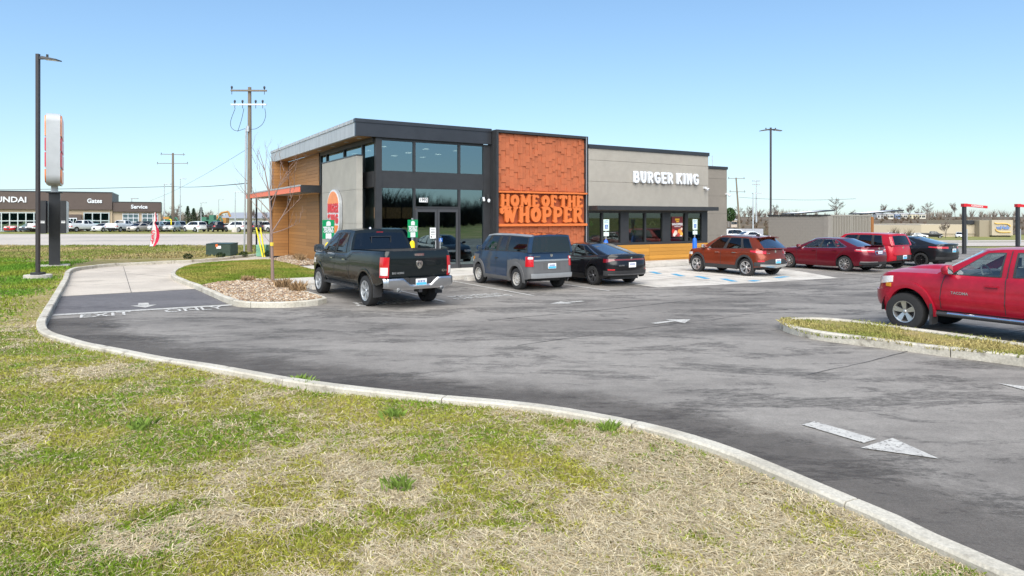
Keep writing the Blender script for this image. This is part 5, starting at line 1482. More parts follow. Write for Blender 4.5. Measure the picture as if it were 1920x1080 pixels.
# ---- sedans
SED = [(0, .93), (.08, .97), (.3, 1.0), (.55, .985), (.68, .99), (.85, .965), (.94, .93), (1, .87)]
def sedan(name, label, P, dd, u_left, v_rear):
    d = dict(zs=.2, ww=.22, arch=dd['R'] + .055, adz=.01, paint=P, sec=SED, rc=(.3, .38), fc=(.5, .55), br=.12, bf=.25, blend=.8, seats=((1.35, 2), (.3, 2)))
    d.update(dd)
    return car(name, d, spot(u_left, v_rear, d), ROT_V, label, "car")
P_blk = paint("black_paint", (0.008, 0.008, 0.01), metal=.1, rough=.25, dirt=.03)
d_acc = dict(xr=-1.08, xf=3.74, hw=.92, wb=2.83, R=.335, rim=.235, style='twin5', m_rim=mat("dark_alloy", (0.2, 0.2, 0.21), rough=.3, metal=.8), inset=.03,
             top=[(-1.08, 1.02), (-.9, 1.075), (-.5, 1.06), (.5, .99), (2.3, .95), (2.8, .93), (3.4, .82), (3.74, .66)], low=[(-1.08, .42), (-.6, .26), (.5, .2), (2.3, .2), (3.3, .2), (3.74, .26)],
             rear=[(.2, .22), (.45, .05), (.7, .0), (.9, .05), (1.06, .06)], front=[(.2, .06), (.5, 0), (.7, .08), (.9, .3)], cab=(-.55, 2.5),
             gh=dict(xb=(2.62, -.62), xt=(1.6, .62), roof=[(.5, 1.385), (1.2, 1.405), (1.7, 1.365)], yb=.885, yt=.66, win=[(.14, .41), (.44, .7), (.72, .86)], t=(.04, .88), crown=.035, wt=(.05, .95), rt=(.04, .93), rmrg=.09, bow=(.25, .1), nb=.12, ntp=.12, black_pillars=True),
             glass_s=m_glass_dark, glass_r=m_glass_rear)
c = sedan("sedan", "glossy black fastback sedan parked next to the boxy navy car", P_blk, d_acc, 14.55, 18.4)
root = c['root']; Bd = c['B']
def trim_line(c, m, t, a0, a1, sides=(0, 1), r=.011, name="chrome_strip", tail=None):
    for sd in sides:
        pts = [c['sp'](a, t) + Vector((0, .012, 0)) for a in np.linspace(a0, a1, 12)]
        if tail: pts += [c['sp'](a1 + .012, q) + Vector((0, .012, 0)) for q in np.linspace(t, tail, 6)[1:]]
        if sd: pts = [mir(v) for v in pts]
        mb = MB(); mb.path(pts, r, 5); mb.build(name, m, c['root'])
trim_line(c, m_chrome, .905, .16, .87, tail=.05)
slab_on(Bd, "light_bar", mat("smoked_red_lens", (.16, .006, .01), rough=.12, coat=1.0), root, 0, Bd.px(-.72), .86, .95, .01, 14, 3, 2, zfun=lambda t: (.89 - .07 * sstep(.55, .9, t), .94))
slab_on(Bd, "boot_lip", P_blk, root, 0, Bd.pry(.86), 1.0, 1.05, .03, 8, 2, 2)
slab_on(Bd, "lower_diffuser", m_plastic, root, 0, Bd.px(-.75), .38, .54, .014, 10, 3, 2); slab_on(Bd, "bumper_blade", m_silver if False else mat("satin_grey", (.1, .1, .105), rough=.4), root, 0, Bd.pry(.85), .4, .43, .025, 8, 2, 2)
for sd in (0, 1): slab_on(Bd, "reflector", m_red_l, root, Bd.pry(.68), Bd.pry(.88), .56, .6, .014, 4, 2, sd)
plate(c, m_white, .74, .02, blue=False); rear_emblem(c, .96, .04, m_chrome, .012); rear_text(c, "ACCORD", .45, .72, .06, m_chrome, .012)
doors(c, [[(.3, .3), (.35, .6), (.15, .8), (-.05, .97)], [(1.3, .28), (1.3, .6), (1.28, .96)], [(2.28, .28), (2.35, .6), (2.4, .93)]])
for sd in (0, 1): handle(c, .5, .86, P_blk, sd); handle(c, 1.5, .84, P_blk, sd); slab_on(Bd, "headlight", m_clear_l, root, Bd.px(3.15), Bd.P[4] + .1, .62, .72, .01, 6, 2, sd)
mb = MB(); mb.prism_y([(-.12, 0), (.1, 0), (-.08, .08), (-.12, .08)], -.02, .02); o = mb.build("shark_fin", P_blk, root); o.location = (.75, 0, 1.425)
mirror(c, .1, P_blk, 1); mirror(c, .1, P_blk, -1)

P_cam = paint("maroon_paint", (0.13, 0.006, 0.016), metal=.35, rough=.3, dirt=.05)
d_cam = dict(xr=-1.1, xf=3.73, hw=.91, wb=2.775, R=.335, rim=.235, style='ten', m_rim=mat("bright_alloy", (0.5, 0.5, 0.5), rough=.3, metal=.8),
             top=[(-1.1, 1.04), (-.95, 1.1), (-.5, 1.1), (.3, 1.03), (2.2, .97), (2.75, .95), (3.35, .84), (3.73, .68)], low=[(-1.1, .4), (-.6, .28), (.5, .2), (2.3, .2), (3.3, .2), (3.73, .25)],
             rear=[(.2, .2), (.45, .03), (.7, .0), (.9, .06), (1.1, .08)], front=[(.2, .06), (.5, 0), (.7, .08), (.9, .3)], cab=(-.5, 2.4),
             gh=dict(xb=(2.55, -.5), xt=(1.55, .4), roof=[(.35, 1.4), (1.1, 1.425), (1.65, 1.38)], yb=.885, yt=.67, win=[(.14, .42), (.45, .71), (.73, .84)], t=(.04, .88), crown=.035, wt=(.05, .95), rt=(.04, .94), rmrg=.08, bow=(.25, .12), nb=.12, ntp=.12, black_pillars=True),
             glass_s=m_glass_clear, glass_r=m_glass_rear)
c = sedan("sedan", "maroon four door sedan with rear lip spoiler parked next to the brick red crossover", P_cam, d_cam, 27.5, 17.2)
root = c['root']; Bd = c['B']
trim_line(c, m_chrome, .905, .16, .85, tail=.05); trim_line(c, m_chrome, .02, .14, .85)
for sd in (0, 1):
    o = slab_on(Bd, "tail_light", m_red_l, root, Bd.pry(.36), Bd.px(-.55), .86, .98, .012, 10, 4, sd, zfun=lambda t: (.86 + .04 * t, .97 + .01 * t))
    slab_on(Bd, "tail_light_strip", m_clear_l, o, Bd.pry(.4), Bd.px(-.62), .95, .975, .016, 8, 2, sd, zfun=lambda t: (.945 + .015 * t, .97 + .01 * t))
    handle(c, .45, .9, P_cam, sd); handle(c, 1.45, .88, P_cam, sd); slab_on(Bd, "headlight", m_clear_l, root, Bd.px(3.1), Bd.P[4] + .1, .64, .76, .01, 6, 2, sd)
slab_on(Bd, "plate_surround", m_chrome, root, 0, .33, .76, .93, .014, 4, 3, 2); slab_on(Bd, "plate_recess", P_cam, root, 0, .3, .77, .9, .018, 4, 3, 2)
plate(c, m_white, .835, .03, .15, .07, blue=False)
slab_on(Bd, "rear_diffuser", m_plastic, root, 0, Bd.px(-.8), .34, .46, .012, 10, 3, 2); slab_on(Bd, "diffuser_blade", m_silver, root, Bd.pry(.2), Bd.px(-.85), .45, .475, .02, 8, 2, 0)
mb = MB(); rows = [[(-1.0 + .1 * (y / .75)**2, y, 1.13), (-1.06 + .1 * (y / .75)**2, y, 1.165), (-.88 + .08 * (y / .75)**2, y, 1.15), (-.86, y, 1.1)] for y in np.linspace(-.75, .75, 11)]
mb.grid(rows); mb.build("boot_spoiler", P_cam, root, smooth=True)
rear_emblem(c, 1.02, .05, m_chrome, .012)
doors(c, [[(.32, .3), (.38, .6), (.2, .8), (-.02, 1.0)], [(1.32, .28), (1.32, .6), (1.3, .98)], [(2.25, .28), (2.32, .6), (2.36, .95)]])
mirror(c, .1, P_cam, 1); mirror(c, .1, P_cam, -1)

P_alt = paint("dark_graphite_paint", (0.014, 0.015, 0.018), metal=.3, rough=.28)
d_alt = dict(d_acc); d_alt.update(style='ten', m_rim=mat("black_alloy", (0.02, 0.02, 0.022), rough=.35, metal=.4), wb=2.82, top=[(-1.08, 1.03), (-.95, 1.1), (-.5, 1.07), (.5, 1.0), (2.3, .95), (2.8, .93), (3.4, .82), (3.74, .66)])
d_alt['gh'] = dict(d_acc['gh']); d_alt['gh'].update(win=[(.14, .42), (.45, .74)])
c = sedan("sedan", "black sedan with black wheels at the far end of the row past the red hatchback", P_alt, d_alt, 33.35, 17.0)
root = c['root']; Bd = c['B']
trim_line(c, m_chrome, .905, .16, .76, tail=.25)
for sd in (0, 1):
    slab_on(Bd, "tail_light", m_red_l, root, Bd.pry(.45), Bd.px(-.42), .88, .99, .014, 10, 4, sd, zfun=lambda t: (.88 + .05 * t, .98))
    handle(c, .5, .88, m_chrome, sd); handle(c, 1.5, .86, m_chrome, sd)
slab_on(Bd, "boot_lip", P_alt, root, 0, Bd.pry(.84), 1.04, 1.09, .04, 8, 2, 2); slab_on(Bd, "rear_diffuser", m_plastic, root, 0, Bd.px(-.8), .36, .5, .012, 10, 3, 2)
plate(c, m_white, .8, .02); rear_emblem(c, .97, .045, m_chrome, .012)
doors(c, [[(.3, .3), (.35, .6), (.15, .8), (-.05, .97)], [(1.3, .28), (1.3, .6), (1.28, .96)], [(2.28, .28), (2.35, .6), (2.4, .93)]])
mirror(c, .1, P_alt, 1); mirror(c, .1, P_alt, -1)

# ---- crossover
P_bui = paint("copper_red_paint", (0.2, 0.035, 0.014), metal=.45, rough=.3)
d = dict(xr=-.86, xf=3.48, hw=.9, zs=.24, wb=2.595, R=.352, rim=.25, ww=.225, arch=.42, adz=.02, style='twin5', m_rim=mat("silver_alloy", (0.55, 0.55, 0.55), rough=.3, metal=.7), paint=P_bui,
         top=[(-.86, 1.05), (-.7, 1.12), (0, 1.11), (1.2, 1.06), (2.4, 1.03), (3.0, .98), (3.35, .86), (3.48, .74)], low=[(-.86, .44), (-.5, .34), (.5, .26), (2.1, .26), (3.0, .28), (3.48, .3)],
         rear=[(.3, .12), (.5, .0), (.75, .02), (.9, .1), (1.1, .14)], front=[(.3, .08), (.5, 0), (.8, .08), (1.0, .25)], rc=(.34, .4), fc=(.45, .5), br=.12, bf=.2, cab=(-.7, 2.4), mats=[m_plastic],
         facemat=lambda x, z: 2 if z < .4 else 0, sec=[(0, .95), (.1, .98), (.35, 1.0), (.6, .985), (.75, .99), (.9, .955), (1, .9)], blend=.7,
         gh=dict(xb=(2.5, -.74), xt=(1.6, -.25), roof=[(-.3, 1.53), (.5, 1.575), (1.2, 1.58), (1.7, 1.52)], yb=.9, yt=.68, win=[(.13, .41), (.45, .7), (.73, .86)], t=(.05, .88), crown=.04, rt=(.08, .86), rmrg=.1, bow=(.22, .12), nb=.1, ntp=.08, black_pillars=True),
         glass_s=m_glass_dark, glass_r=m_glass_rear, seats=((1.3, 2),))
c = car("crossover", d, spot(22.0, 17.95, d), ROT_V, "brick red crossover with black wheel arch trim parked on the pale concrete bay", "car")
root = c['root']; Bd = c['B']
for sd in (0, 1):
    slab_on(Bd, "tail_light", m_red_l, root, Bd.pry(.55), Bd.px(-.3), .93, 1.04, .014, 10, 4, sd, zfun=lambda t: (.9 + .08 * t, 1.04))
    slab_on(Bd, "reflector", m_red_l, root, Bd.pry(.66), Bd.pry(.86), .6, .66, .012, 4, 2, sd)
    for ax in (0, 2.595): arch_trim(Bd, "wheel_arch_cladding", m_plastic, root, ax, .41, .49, .018, sd, -16, 196)
    handle(c, .55, .93, m_chrome, sd); handle(c, 1.45, .91, m_chrome, sd)
    slab_on(Bd, "sill_cladding", m_plastic, root, Bd.px(.42), Bd.px(2.18), .26, .42, .012, 10, 3, sd)
    slab_on(Bd, "headlight", m_clear_l, root, Bd.px(2.95), Bd.P[4] + .1, .76, .86, .01, 6, 2, sd)
    slab_on(Bd, "turn_signal", MATS["amber_lens"], root, Bd.px(3.0), Bd.px(3.08), .7, .76, .01, 4, 2, sd)
    r = [c['sp'](a, .99) + Vector((0, -.04, .05 + .0 * a)) for a in np.linspace(.1, .92, 12)]
    r = [c['sp'](.08, .985)] + r + [c['sp'](.95, .985)]
    if sd: r = [mir(v) for v in r]
    mb = MB(); mb.path(r, .014, 6); mb.build("roof_rail", m_silver, root)
slab_on(Bd, "bumper_cladding", m_plastic, root, 0, Bd.px(-.52), .44, .7, .012, 12, 4, 2, zfun=lambda t: (.42, .7 - .12 * sstep(.35, .8, t)))
slab_on(Bd, "skid_plate", m_silver, root, 0, Bd.pry(.78), .38, .5, .03, 8, 3, 2, zfun=lambda t: (.36 + .07 * t, .48 + .03 * t))
plate(c, m_white, .62, .03); rear_emblem(c, .99, .05, m_chrome, .012); rear_text(c, "ENCORE", .42, .93, .05, m_chrome, .012)
mb = MB(); rows = []
for y in np.linspace(-.6, .6, 9): rows.append([(-.3, y, 1.56 + .04 * (1 - (y / .6)**2)), (-.46, y, 1.55 + .04 * (1 - (y / .6)**2)), (-.48, y, 1.525 + .04 * (1 - (y / .6)**2)), (-.3, y, 1.5 + .03 * (1 - (y / .6)**2))])
mb.grid(rows); mb.build("roof_spoiler", P_bui, root, smooth=True)
mb = MB(); mb.tube((-.8, .05, 1.17), (-.74, .33, 1.19), .014, n=5); mb.build("rear_wiper", m_black, root)
mb = MB(); mb.prism_y([(-.1, 0), (.1, 0), (-.06, .08), (-.1, .08)], -.02, .02); o = mb.build("shark_fin", m_plastic, root); o.location = (.1, 0, 1.6)
doors(c, [[(.42, .45), (.45, .7), (.2, .95), (.1, 1.1)], [(1.25, .42), (1.25, .7), (1.24, 1.05)], [(2.15, .42), (2.2, .7), (2.25, 1.02)]])
mirror(c, .1, m_silver, 1); mirror(c, .1, m_silver, -1)

# ---- red hatchback
P_soul = paint("bright_red_paint", (0.42, 0.01, 0.022), metal=.15, rough=.3)
d = dict(xr=-.74, xf=3.38, hw=.89, zs=.24, wb=2.57, R=.325, rim=.23, ww=.22, arch=.39, adz=.01, style='five', paint=P_soul,
         top=[(-.74, 1.08), (0, 1.08), (1.2, 1.03), (2.4, 1.0), (3.0, .95), (3.3, .84), (3.38, .76)], low=[(-.74, .42), (-.4, .34), (.5, .25), (2.1, .25), (3.0, .26), (3.38, .3)],
         rear=[(.3, .1), (.5, .0), (.8, .02), (1.08, .08)], front=[(.3, .06), (.5, 0), (.8, .06), (1.0, .2)], rc=(.26, .3), fc=(.42, .5), br=.06, cab=(-.65, 2.4), blend=.6,
         gh=dict(xb=(2.48, -.64), xt=(1.7, -.45), roof=[(-.5, 1.58), (.6, 1.62), (1.3, 1.61), (1.8, 1.54)], yb=.93, yt=.78, win=[(.13, .41), (.45, .7), (.73, .86)], t=(.05, .86), crown=.03, rt=(.06, .84), rmrg=.2, bow=(.2, .05), nb=.06, ntp=.04, black_pillars=True),
         glass_s=m_glass_dark, glass_r=m_glass_car)
c = car("hatchback", d, spot(30.25, 17.3, d), ROT_V, "bright red boxy hatchback parked between the maroon and the black sedan", "car")
root = c['root']; Bd = c['B']
for sd in (0, 1):
    mb = MB(); sg = -1 if sd else 1; rows = []
    for t in np.linspace(.05, .8, 8): 
        e = c['sp'](1.0, t); rows.append([Vector((e.x - .035, sg * (e.y - .13), e.z)), Vector((e.x - .03, sg * (e.y - .02), e.z)), Vector((e.x + .05, sg * (e.y + .015), e.z))])
    mb.grid(rows, flip=bool(sd)); mb.build("tail_light", m_red_l, root, smooth=True)
    handle(c, .5, .92, P_soul, sd); handle(c, 1.4, .9, P_soul, sd)
slab_on(Bd, "bumper_insert", m_plastic, root, 0, Bd.pry(.62), .44, .64, .014, 6, 3, 2); slab_on(Bd, "bumper_lip", P_soul, root, 0, Bd.pry(.72), .65, .7, .03, 6, 2, 2)
plate(c, m_white, .56, .03); rear_emblem(c, .98, .05, m_chrome, .012)
mb = MB(); mb.tube((-.7, -.05, 1.16), (-.69, .25, 1.18), .012, n=5); mb.build("rear_wiper", m_black, root)
doors(c, [[(.4, .4), (.42, .7), (.3, 1.06)], [(1.25, .38), (1.25, .7), (1.24, 1.02)]])
mirror(c, .1, P_soul, 1); mirror(c, .1, P_soul, -1)

# ---- red pickup nosing in from the right
P_tac = paint("cherry_red_paint", (0.36, 0.008, 0.026), metal=.1, rough=.36, dirt=.14)
def tac_b(x, z): return .022 * math.exp(-((z - .74) / .055)**2) * sstep(-1, 0, x) * (1 - sstep(2.5, 2.9, x))
d = dict(bulge=tac_b, zu=.46, xr=-1.15, xf=4.06, hw=.93, zs=.5, wb=3.235, R=.39, rim=.225, ww=.26, arch=.485, adz=.03, style='five', m_rim=m_silver, paint=P_tac, inset=.0,
         top=[(-1.15, 1.28), (.5, 1.26), (1.5, 1.225), (2.4, 1.22), (2.9, 1.215), (3.6, 1.19), (3.9, 1.14), (4.06, 1.07)], low=[(-1.15, .6), (-.6, .5), (2.6, .5), (3.7, .48), (4.06, .5)],
         rear=[(.4, .05), (.8, 0), (1.2, .02)], front=[(.4, .1), (.6, 0), (.8, .0), (.9, .04), (1.06, .08), (1.2, .2)], sec=FLANK_TRUCK, rc=(.12, .14), fc=(.38, .42), bf=.2, cab=(.6, 2.6), bed=(-1.05, .55), crown=[(-1.15, .0), (2.4, .03), (2.8, .09), (4.06, .05)], blend=.5,
         gh=dict(xb=(2.66, .58), xt=(1.72, .72), tab=[(0, 2.66, 1.8), (.135, 2.36, 1.68), (.545, 1.5, 1.46), (.645, 1.28, 1.25), (.9, .8, .86), (1, .58, .72)], roof=[(.6, 1.72), (1.2, 1.755), (1.5, 1.745), (1.9, 1.69)], yb=.93, yt=.74, win=[(.135, .545), (.645, .9)], t=(.05, .87), crown=.035, bow=(.22, .02), nb=.05, ntp=.05),
         glass_s=m_glass_clear, glass_f=m_glass_clear, glass_r=m_glass_clear, seats=((1.45, 2), (.72, 2)))
c = car("pickup_truck", d, spot(14.25, 4.36, d), ROT_V, "bright red pickup with raindrops and silver step bar behind the grass divider", "pickup truck")
root = c['root']; Bd = c['B']
for sd in (0, 1):
    for ax in (0, 3.235): arch_trim(Bd, "wheel_arch_flare", P_tac, root, ax, .475, .6, .05, sd, -6 if ax else -10, 186)
    sg = -1 if sd else 1
    mb = MB(); mb.tube((.6, sg * .99, .44), (2.55, sg * .99, .44), .045, n=10); mb.build("step_bar", m_plastic, root, smooth=True)
    mb = MB(); mb.tube((.7, sg * 1.0, .462), (2.35, sg * 1.0, .462), .034, n=10); mb.build("step_tread", m_chrome, root, smooth=True)
    mb = MB(); mb.box(2.66, 2.71, min(sg * .74, sg * .97), max(sg * .74, sg * .97), .2, .62); mb.build("mud_flap", m_plastic, root)
    slab_on(Bd, "headlight", m_clear_l, root, Bd.px(3.62), Bd.P[4] - .02, .88, 1.06, .012, 8, 4, sd, zfun=lambda t: (.99 - .1 * t, 1.12 - .06 * t))
    slab_on(Bd, "turn_signal", MATS["amber_lens"], root, Bd.px(3.66), Bd.P[3] + .12, .89, .97, .016, 4, 2, sd)
    handle(c, 1.62, 1.05, P_tac, sd, .22); handle(c, .72, 1.05, P_tac, sd, .2)
    slab_on(Bd, "front_bumper", P_tac, root, Bd.px(3.64), Bd.P[5], .48, .8, .035, 14, 4, sd)
doors(c, [[(2.52, .54), (2.52, .8), (2.5, 1.0), (2.44, 1.22)], [(1.4, .54), (1.4, .8), (1.4, 1.0), (1.4, 1.23)], [(.62, .54), (.62, .8), (.6, 1.24)]], w=.014)
# front door edge carried up the cabin
for sd in (0, 1):
    mb = MB(); r = [[c['sp'](.592, t, .008), c['sp'](.6, t, .008)] for t in np.linspace(0, .95, 7)]
    if sd: r = [[mir(v) for v in q] for q in r]
    mb.grid(r, flip=not sd); mb.build("panel_gap", m_black, root)
side_text(c, "TACOMA", 2.17, .87, .072, m_chrome, .01)
slab_on(Bd, "grille", m_plastic, root, Bd.P[4] + .12, Bd.P[5], .82, 1.04, .014, 5, 3, 2)
mb = MB(); rows = []
for x, zz, w in ((2.78, .05, .34), (2.95, .075, .36), (3.3, .06, .34), (3.62, .0, .3)):
    rows.append([(x, y * w, Bd.top(x) + Bd.crown(x) * (1 - (y * w / .8)**2) - .01 + zz * (1 - abs(y)**4)) for y in np.linspace(1, -1, 9)])
mb.grid(rows); mb.build("bonnet_scoop", P_tac, root, smooth=True, angle=50)
mirror(c, .1, P_tac, 1, .24, .2, x=2.3, z=1.32); mirror(c, .1, P_tac, -1, .24, .2, x=2.3, z=1.32)
mb = MB()
for k in range(24):
    a0, a1 = 2 * math.pi * k / 24, 2 * math.pi * (k + 1) / 24
    q = lambda a: Vector((1.93 + .07 * math.sin(a), .37 + .185 * math.cos(a), 1.25 + .17 * math.sin(a)))
    mb.tube(q(a0), q(a1), .016, n=6)
mb.tube((1.93, .37, 1.25), (1.93, .2, 1.25), .02, n=5); mb.tube((1.93, .37, 1.25), (1.93, .54, 1.25), .02, n=5); mb.tube((1.93, .37, 1.25), (1.87, .37, 1.1), .025, n=5); mb.tube((1.93, .37, 1.25), (2.2, .37, 1.2), .03, n=6)
mb.build("steering_wheel", mat("pale_grey_trim", (0.3, 0.3, 0.3), rough=.6), root)
mb = MB(); mb.prism_y([(2.1, 1.18), (2.6, 1.18), (2.6, 1.25), (2.25, 1.29), (2.1, 1.26)], -.75, .75); mb.build("dashboard", mat("grey_dash", (0.2, 0.2, 0.2), rough=.8), root)
# ------------------------------------------------------------------ street furniture and signs
def lamp_post(name, loc, h, label, heads, base=True):
    r = empty(name, loc); tag(r, label, "lamp post")
    if base:
        mb = MB(); mb.prism([(.45 * math.cos(a), .45 * math.sin(a)) for a in np.linspace(0, 6.2832, 21)[:-1]], -.1, .22); mb.build("footing", m_walk, r)
        mb = MB(); mb.box(-.17, .17, -.17, .17, .22, .31); mb.build("base_cover", m_black, r)
    mb = MB(); w = .056
    mb.add([(x * w, y * w, z) for z in (.2, h) for x, y in ((-1, -1), (1, -1), (1, 1), (-1, 1))], [(0, 1, 5, 4), (1, 2, 6, 5), (2, 3, 7, 6), (3, 0, 4, 7), (4, 5, 6, 7)])
    mb.build("pole", mat("bronze_pole", (0.035, 0.03, 0.032), rough=.45, var=.1), r)
    for sx in heads:
        hd = MB(); hd.box(min(0, sx * .25), max(0, sx * .25), -.04, .04, h - .2, h - .1)
        hd.add([(sx * x, y, z) for x, y, z in ((.22, -.17, h - .2), (.78, -.17, h - .26), (.78, .17, h - .26), (.22, .17, h - .2), (.22, -.14, h - .1), (.78, -.17, h - .22), (.78, .17, h - .22), (.22, .14, h - .1))],
               [(0, 1, 2, 3), (4, 7, 6, 5), (0, 4, 5, 1), (1, 5, 6, 2), (2, 6, 7, 3), (3, 7, 4, 0)])
        o = hd.build("lamp_head", m_black, r)
        hd = MB(); hd.tube((sx * .35, 0, h - .12), (sx * .35, 0, h - .02), .04, n=8); hd.build("photocell", m_plastic, o)
        hd = MB(); hd.add([(sx * x, y, z) for x, y, z in ((.3, -.13, h - .211), (.74, -.13, h - .259), (.74, .13, h - .259), (.3, .13, h - .211))], [(0, 1, 2, 3)]); hd.build("led_panel", m_acrylic, o)
    return r
lamp_post("lamp_post", (-17.7, 24.95, 0), 8.46, "tall bronze lamp post with single arm on the left lawn", (1,))
lamp_post("lamp_post", (18.97, 49.0, -.05), 9.0, "tall dark lamp post with twin heads behind the trash enclosure", (1, -1))

# pylon sign seen edge on
ps_ = empty("pylon_sign", W(-1.88, 38.2, 0), TH + math.radians(.6))
tag(ps_, "white rounded pylon sign on a square black post beside the exit lane", "sign")
mb = MB(); mb.box(-.22, .22, -.22, .22, 0, 3.5); mb.build("post", m_black, ps_)
mb = MB(); mb.box(-.32, .32, -.32, .32, 3.505, 3.55); mb.build("post_cap", m_black, ps_)
mb = MB(); mb.box(-.6, .6, -.6, .6, -.05, .12); mb.build("footing", m_walk, ps_)
mb = MB(); mb.box(-.14, .14, -.14, .14, 3.55, 3.95); mb.build("neck", m_steel, ps_)
def rbox(hw_, hh_, r_):
    out = []
    for cx, cz, a0 in ((hw_ - r_, hh_ - r_, 0), (-hw_ + r_, hh_ - r_, 90), (-hw_ + r_, -hh_ + r_, 180), (hw_ - r_, -hh_ + r_, 270)):
        out += [(cx + r_ * math.cos(math.radians(a0 + t)), cz + r_ * math.sin(math.radians(a0 + t))) for t in np.linspace(0, 90, 9)]
    return out
bo = [(p[0], 5.5 + p[1]) for p in rbox(1.5, 1.62, .42)]       # outline in (v, z)
mb = MB(); n_ = len(bo)
mb.add([(-.27, p[0], p[1]) for p in bo] + [(.27, p[0], p[1]) for p in bo], [tuple(range(n_)), tuple(range(2 * n_ - 1, n_ - 1, -1))] + [(i, (i + 1) % n_, n_ + (i + 1) % n_, n_ + i) for i in range(n_)])
mb.build("cabinet", mat("pale_grey_cabinet", (0.42, 0.44, 0.46), rough=.4, var=.12, scale=1.5), ps_, smooth=True, angle=40)
for sg in (-1, 1):
    for (z0, z1, nm, m) in ((.36, 2, "bun_top", m_logo_o2), (-2, -.6, "bun_base", m_logo_o), (-.06, .3, "upper_word", m_logo_r), (-.53, -.12, "lower_word", m_logo_r)):
        poly = [(p[0], 5.5 + p[1]) for p in clip_z(rbox(1.42, 1.54, .4), z0 * 1.58, z1 * 1.58)]; k = len(poly)
        mb = MB(); x0, x1 = sg * .272, sg * .32
        mb.add([(x0, p[0], p[1]) for p in poly] + [(x1, p[0], p[1] ) for p in poly], [tuple(range(k)), tuple(range(2 * k - 1, k - 1, -1))] + [(i, (i + 1) % k, k + (i + 1) % k, k + i) for i in range(k)])
        mb.build(nm, m, ps_)
for x in (-.5, .27):
    mb = MB(); mb.box(x, x + .23, -1.5, 1.5, 1.63, 3.12); o = mb.build("reader_board", m_black, ps_)
    mb = MB(); mb.box(x + .04, x + .19, -1.504, -1.501, 2.1, 2.14); mb.box(x + .04, x + .19, -1.504, -1.501, 2.17, 2.2); mb.build("data_plate", m_white, o)
mb = MB(); mb.box(.505, .52, -1.48, 1.48, 1.65, 3.1); mb.build("reader_face", m_steel, ps_)

# utility poles and wires
m_pole = mat("weathered_pole_wood", (0.19, 0.155, 0.12), rough=.9, var=.25, scale=4, stretch=(6, 6, .5), bump=.3)
def utility_pole(name, loc, h, label, arms, lean=(0, 0), r0=.17, col_m=None):
    r = empty(name, loc); tag(r, label, "utility pole")
    mb = MB(); mb.tube((0, 0, -.2), (lean[0], lean[1], h), r0, r0 * .62, 10); mb.build("pole", col_m or m_pole, r, smooth=True)
    for (z, w, ang, m, ins) in arms:
        t = z / h; cx, cy = lean[0] * t, lean[1] * t; ca, sa = math.cos(ang), math.sin(ang)
        mb = MB(); mb.add([(cx + ca * a - sa * b_, cy + sa * a + ca * b_, z + c_) for a in (-w / 2, w / 2) for b_ in (-.2, -.1) for c_ in (-.05, .05)], [(0, 1, 3, 2), (4, 6, 7, 5), (0, 4, 5, 1), (2, 3, 7, 6), (0, 2, 6, 4), (1, 5, 7, 3)])
        o = mb.build("crossarm", m, r)
        for q in ins:
            mb = MB(); mb.lathe([(.02, 0), (.03, .06), (.07, .12), (.07, .2), (.03, .26)], 8, c=(cx + ca * q, cy + sa * q - .15, z + .04)); mb.tube((cx + ca * q, cy + sa * q - .15, z - .25), (cx + ca * q, cy + sa * q - .15, z + .05), .02, n=5)
            mb.build("insulator", m_char, o)
    return r
up = utility_pole("utility_pole", (-17.0, 43.3, 0), 10.8, "near wooden utility pole with two crossarms and drooping cable loops", [(10.55, 2.3, .03, m_pole, (-1.08, 1.0)), (9.65, 2.3, .0, m_steel, (-.9, -.4, .45, .9))])
mb = MB()
for pts in ([(-.86, -.15, 9.4), (-1.15, -.2, 8.6), (-1.1, -.2, 8.15), (-.75, -.2, 7.95), (-.2, -.15, 8.1)], [(-.3, -.15, 9.4), (-.45, -.2, 8.7), (-.7, -.2, 7.9)], [(1.05, -.15, 9.4), (1.1, -.2, 8.9), (.9, -.2, 8.4), (.5, -.2, 8.1), (.1, -.15, 8.05)]):
    L_ = smooth_line([(p[0], p[2]) for p in pts], .08); mb.path([(p[0], -.17, p[1]) for p in L_], .016, 5)
mb.build("cable_loop", m_black, up)
mb = MB(); mb.tube((-.3, -.12, 0), (-.18, -.12, 8.1), .06, n=8); mb.build("conduit", m_steel, up, smooth=True)
mb = MB(); mb.lathe([(.1, 0), (.1, .35), (0, .4)], 8, c=(-.05, -.18, 7.9)); mb.build("terminal_box", m_steel, up)
utility_pole("utility_pole", (-68.0, 134, 0), 15.3, "distant wooden utility pole standing by the parked dealership cars", [(15.0, 4.5, .3, m_pole, (-2, 2)), (13.2, 6.2, 0, m_pole, (-3, 3))], r0=.3)
utility_pole("utility_pole", (46.5, 136, -2), 12.5, "leaning wooden utility pole seen past the right end of the restaurant", [(12.3, 3.8, .2, m_pole, (-1.7, 1.7)), (9.6, 3.8, .3, m_pole, (-1.7, 1.7))], lean=(-.9, 0), r0=.22)
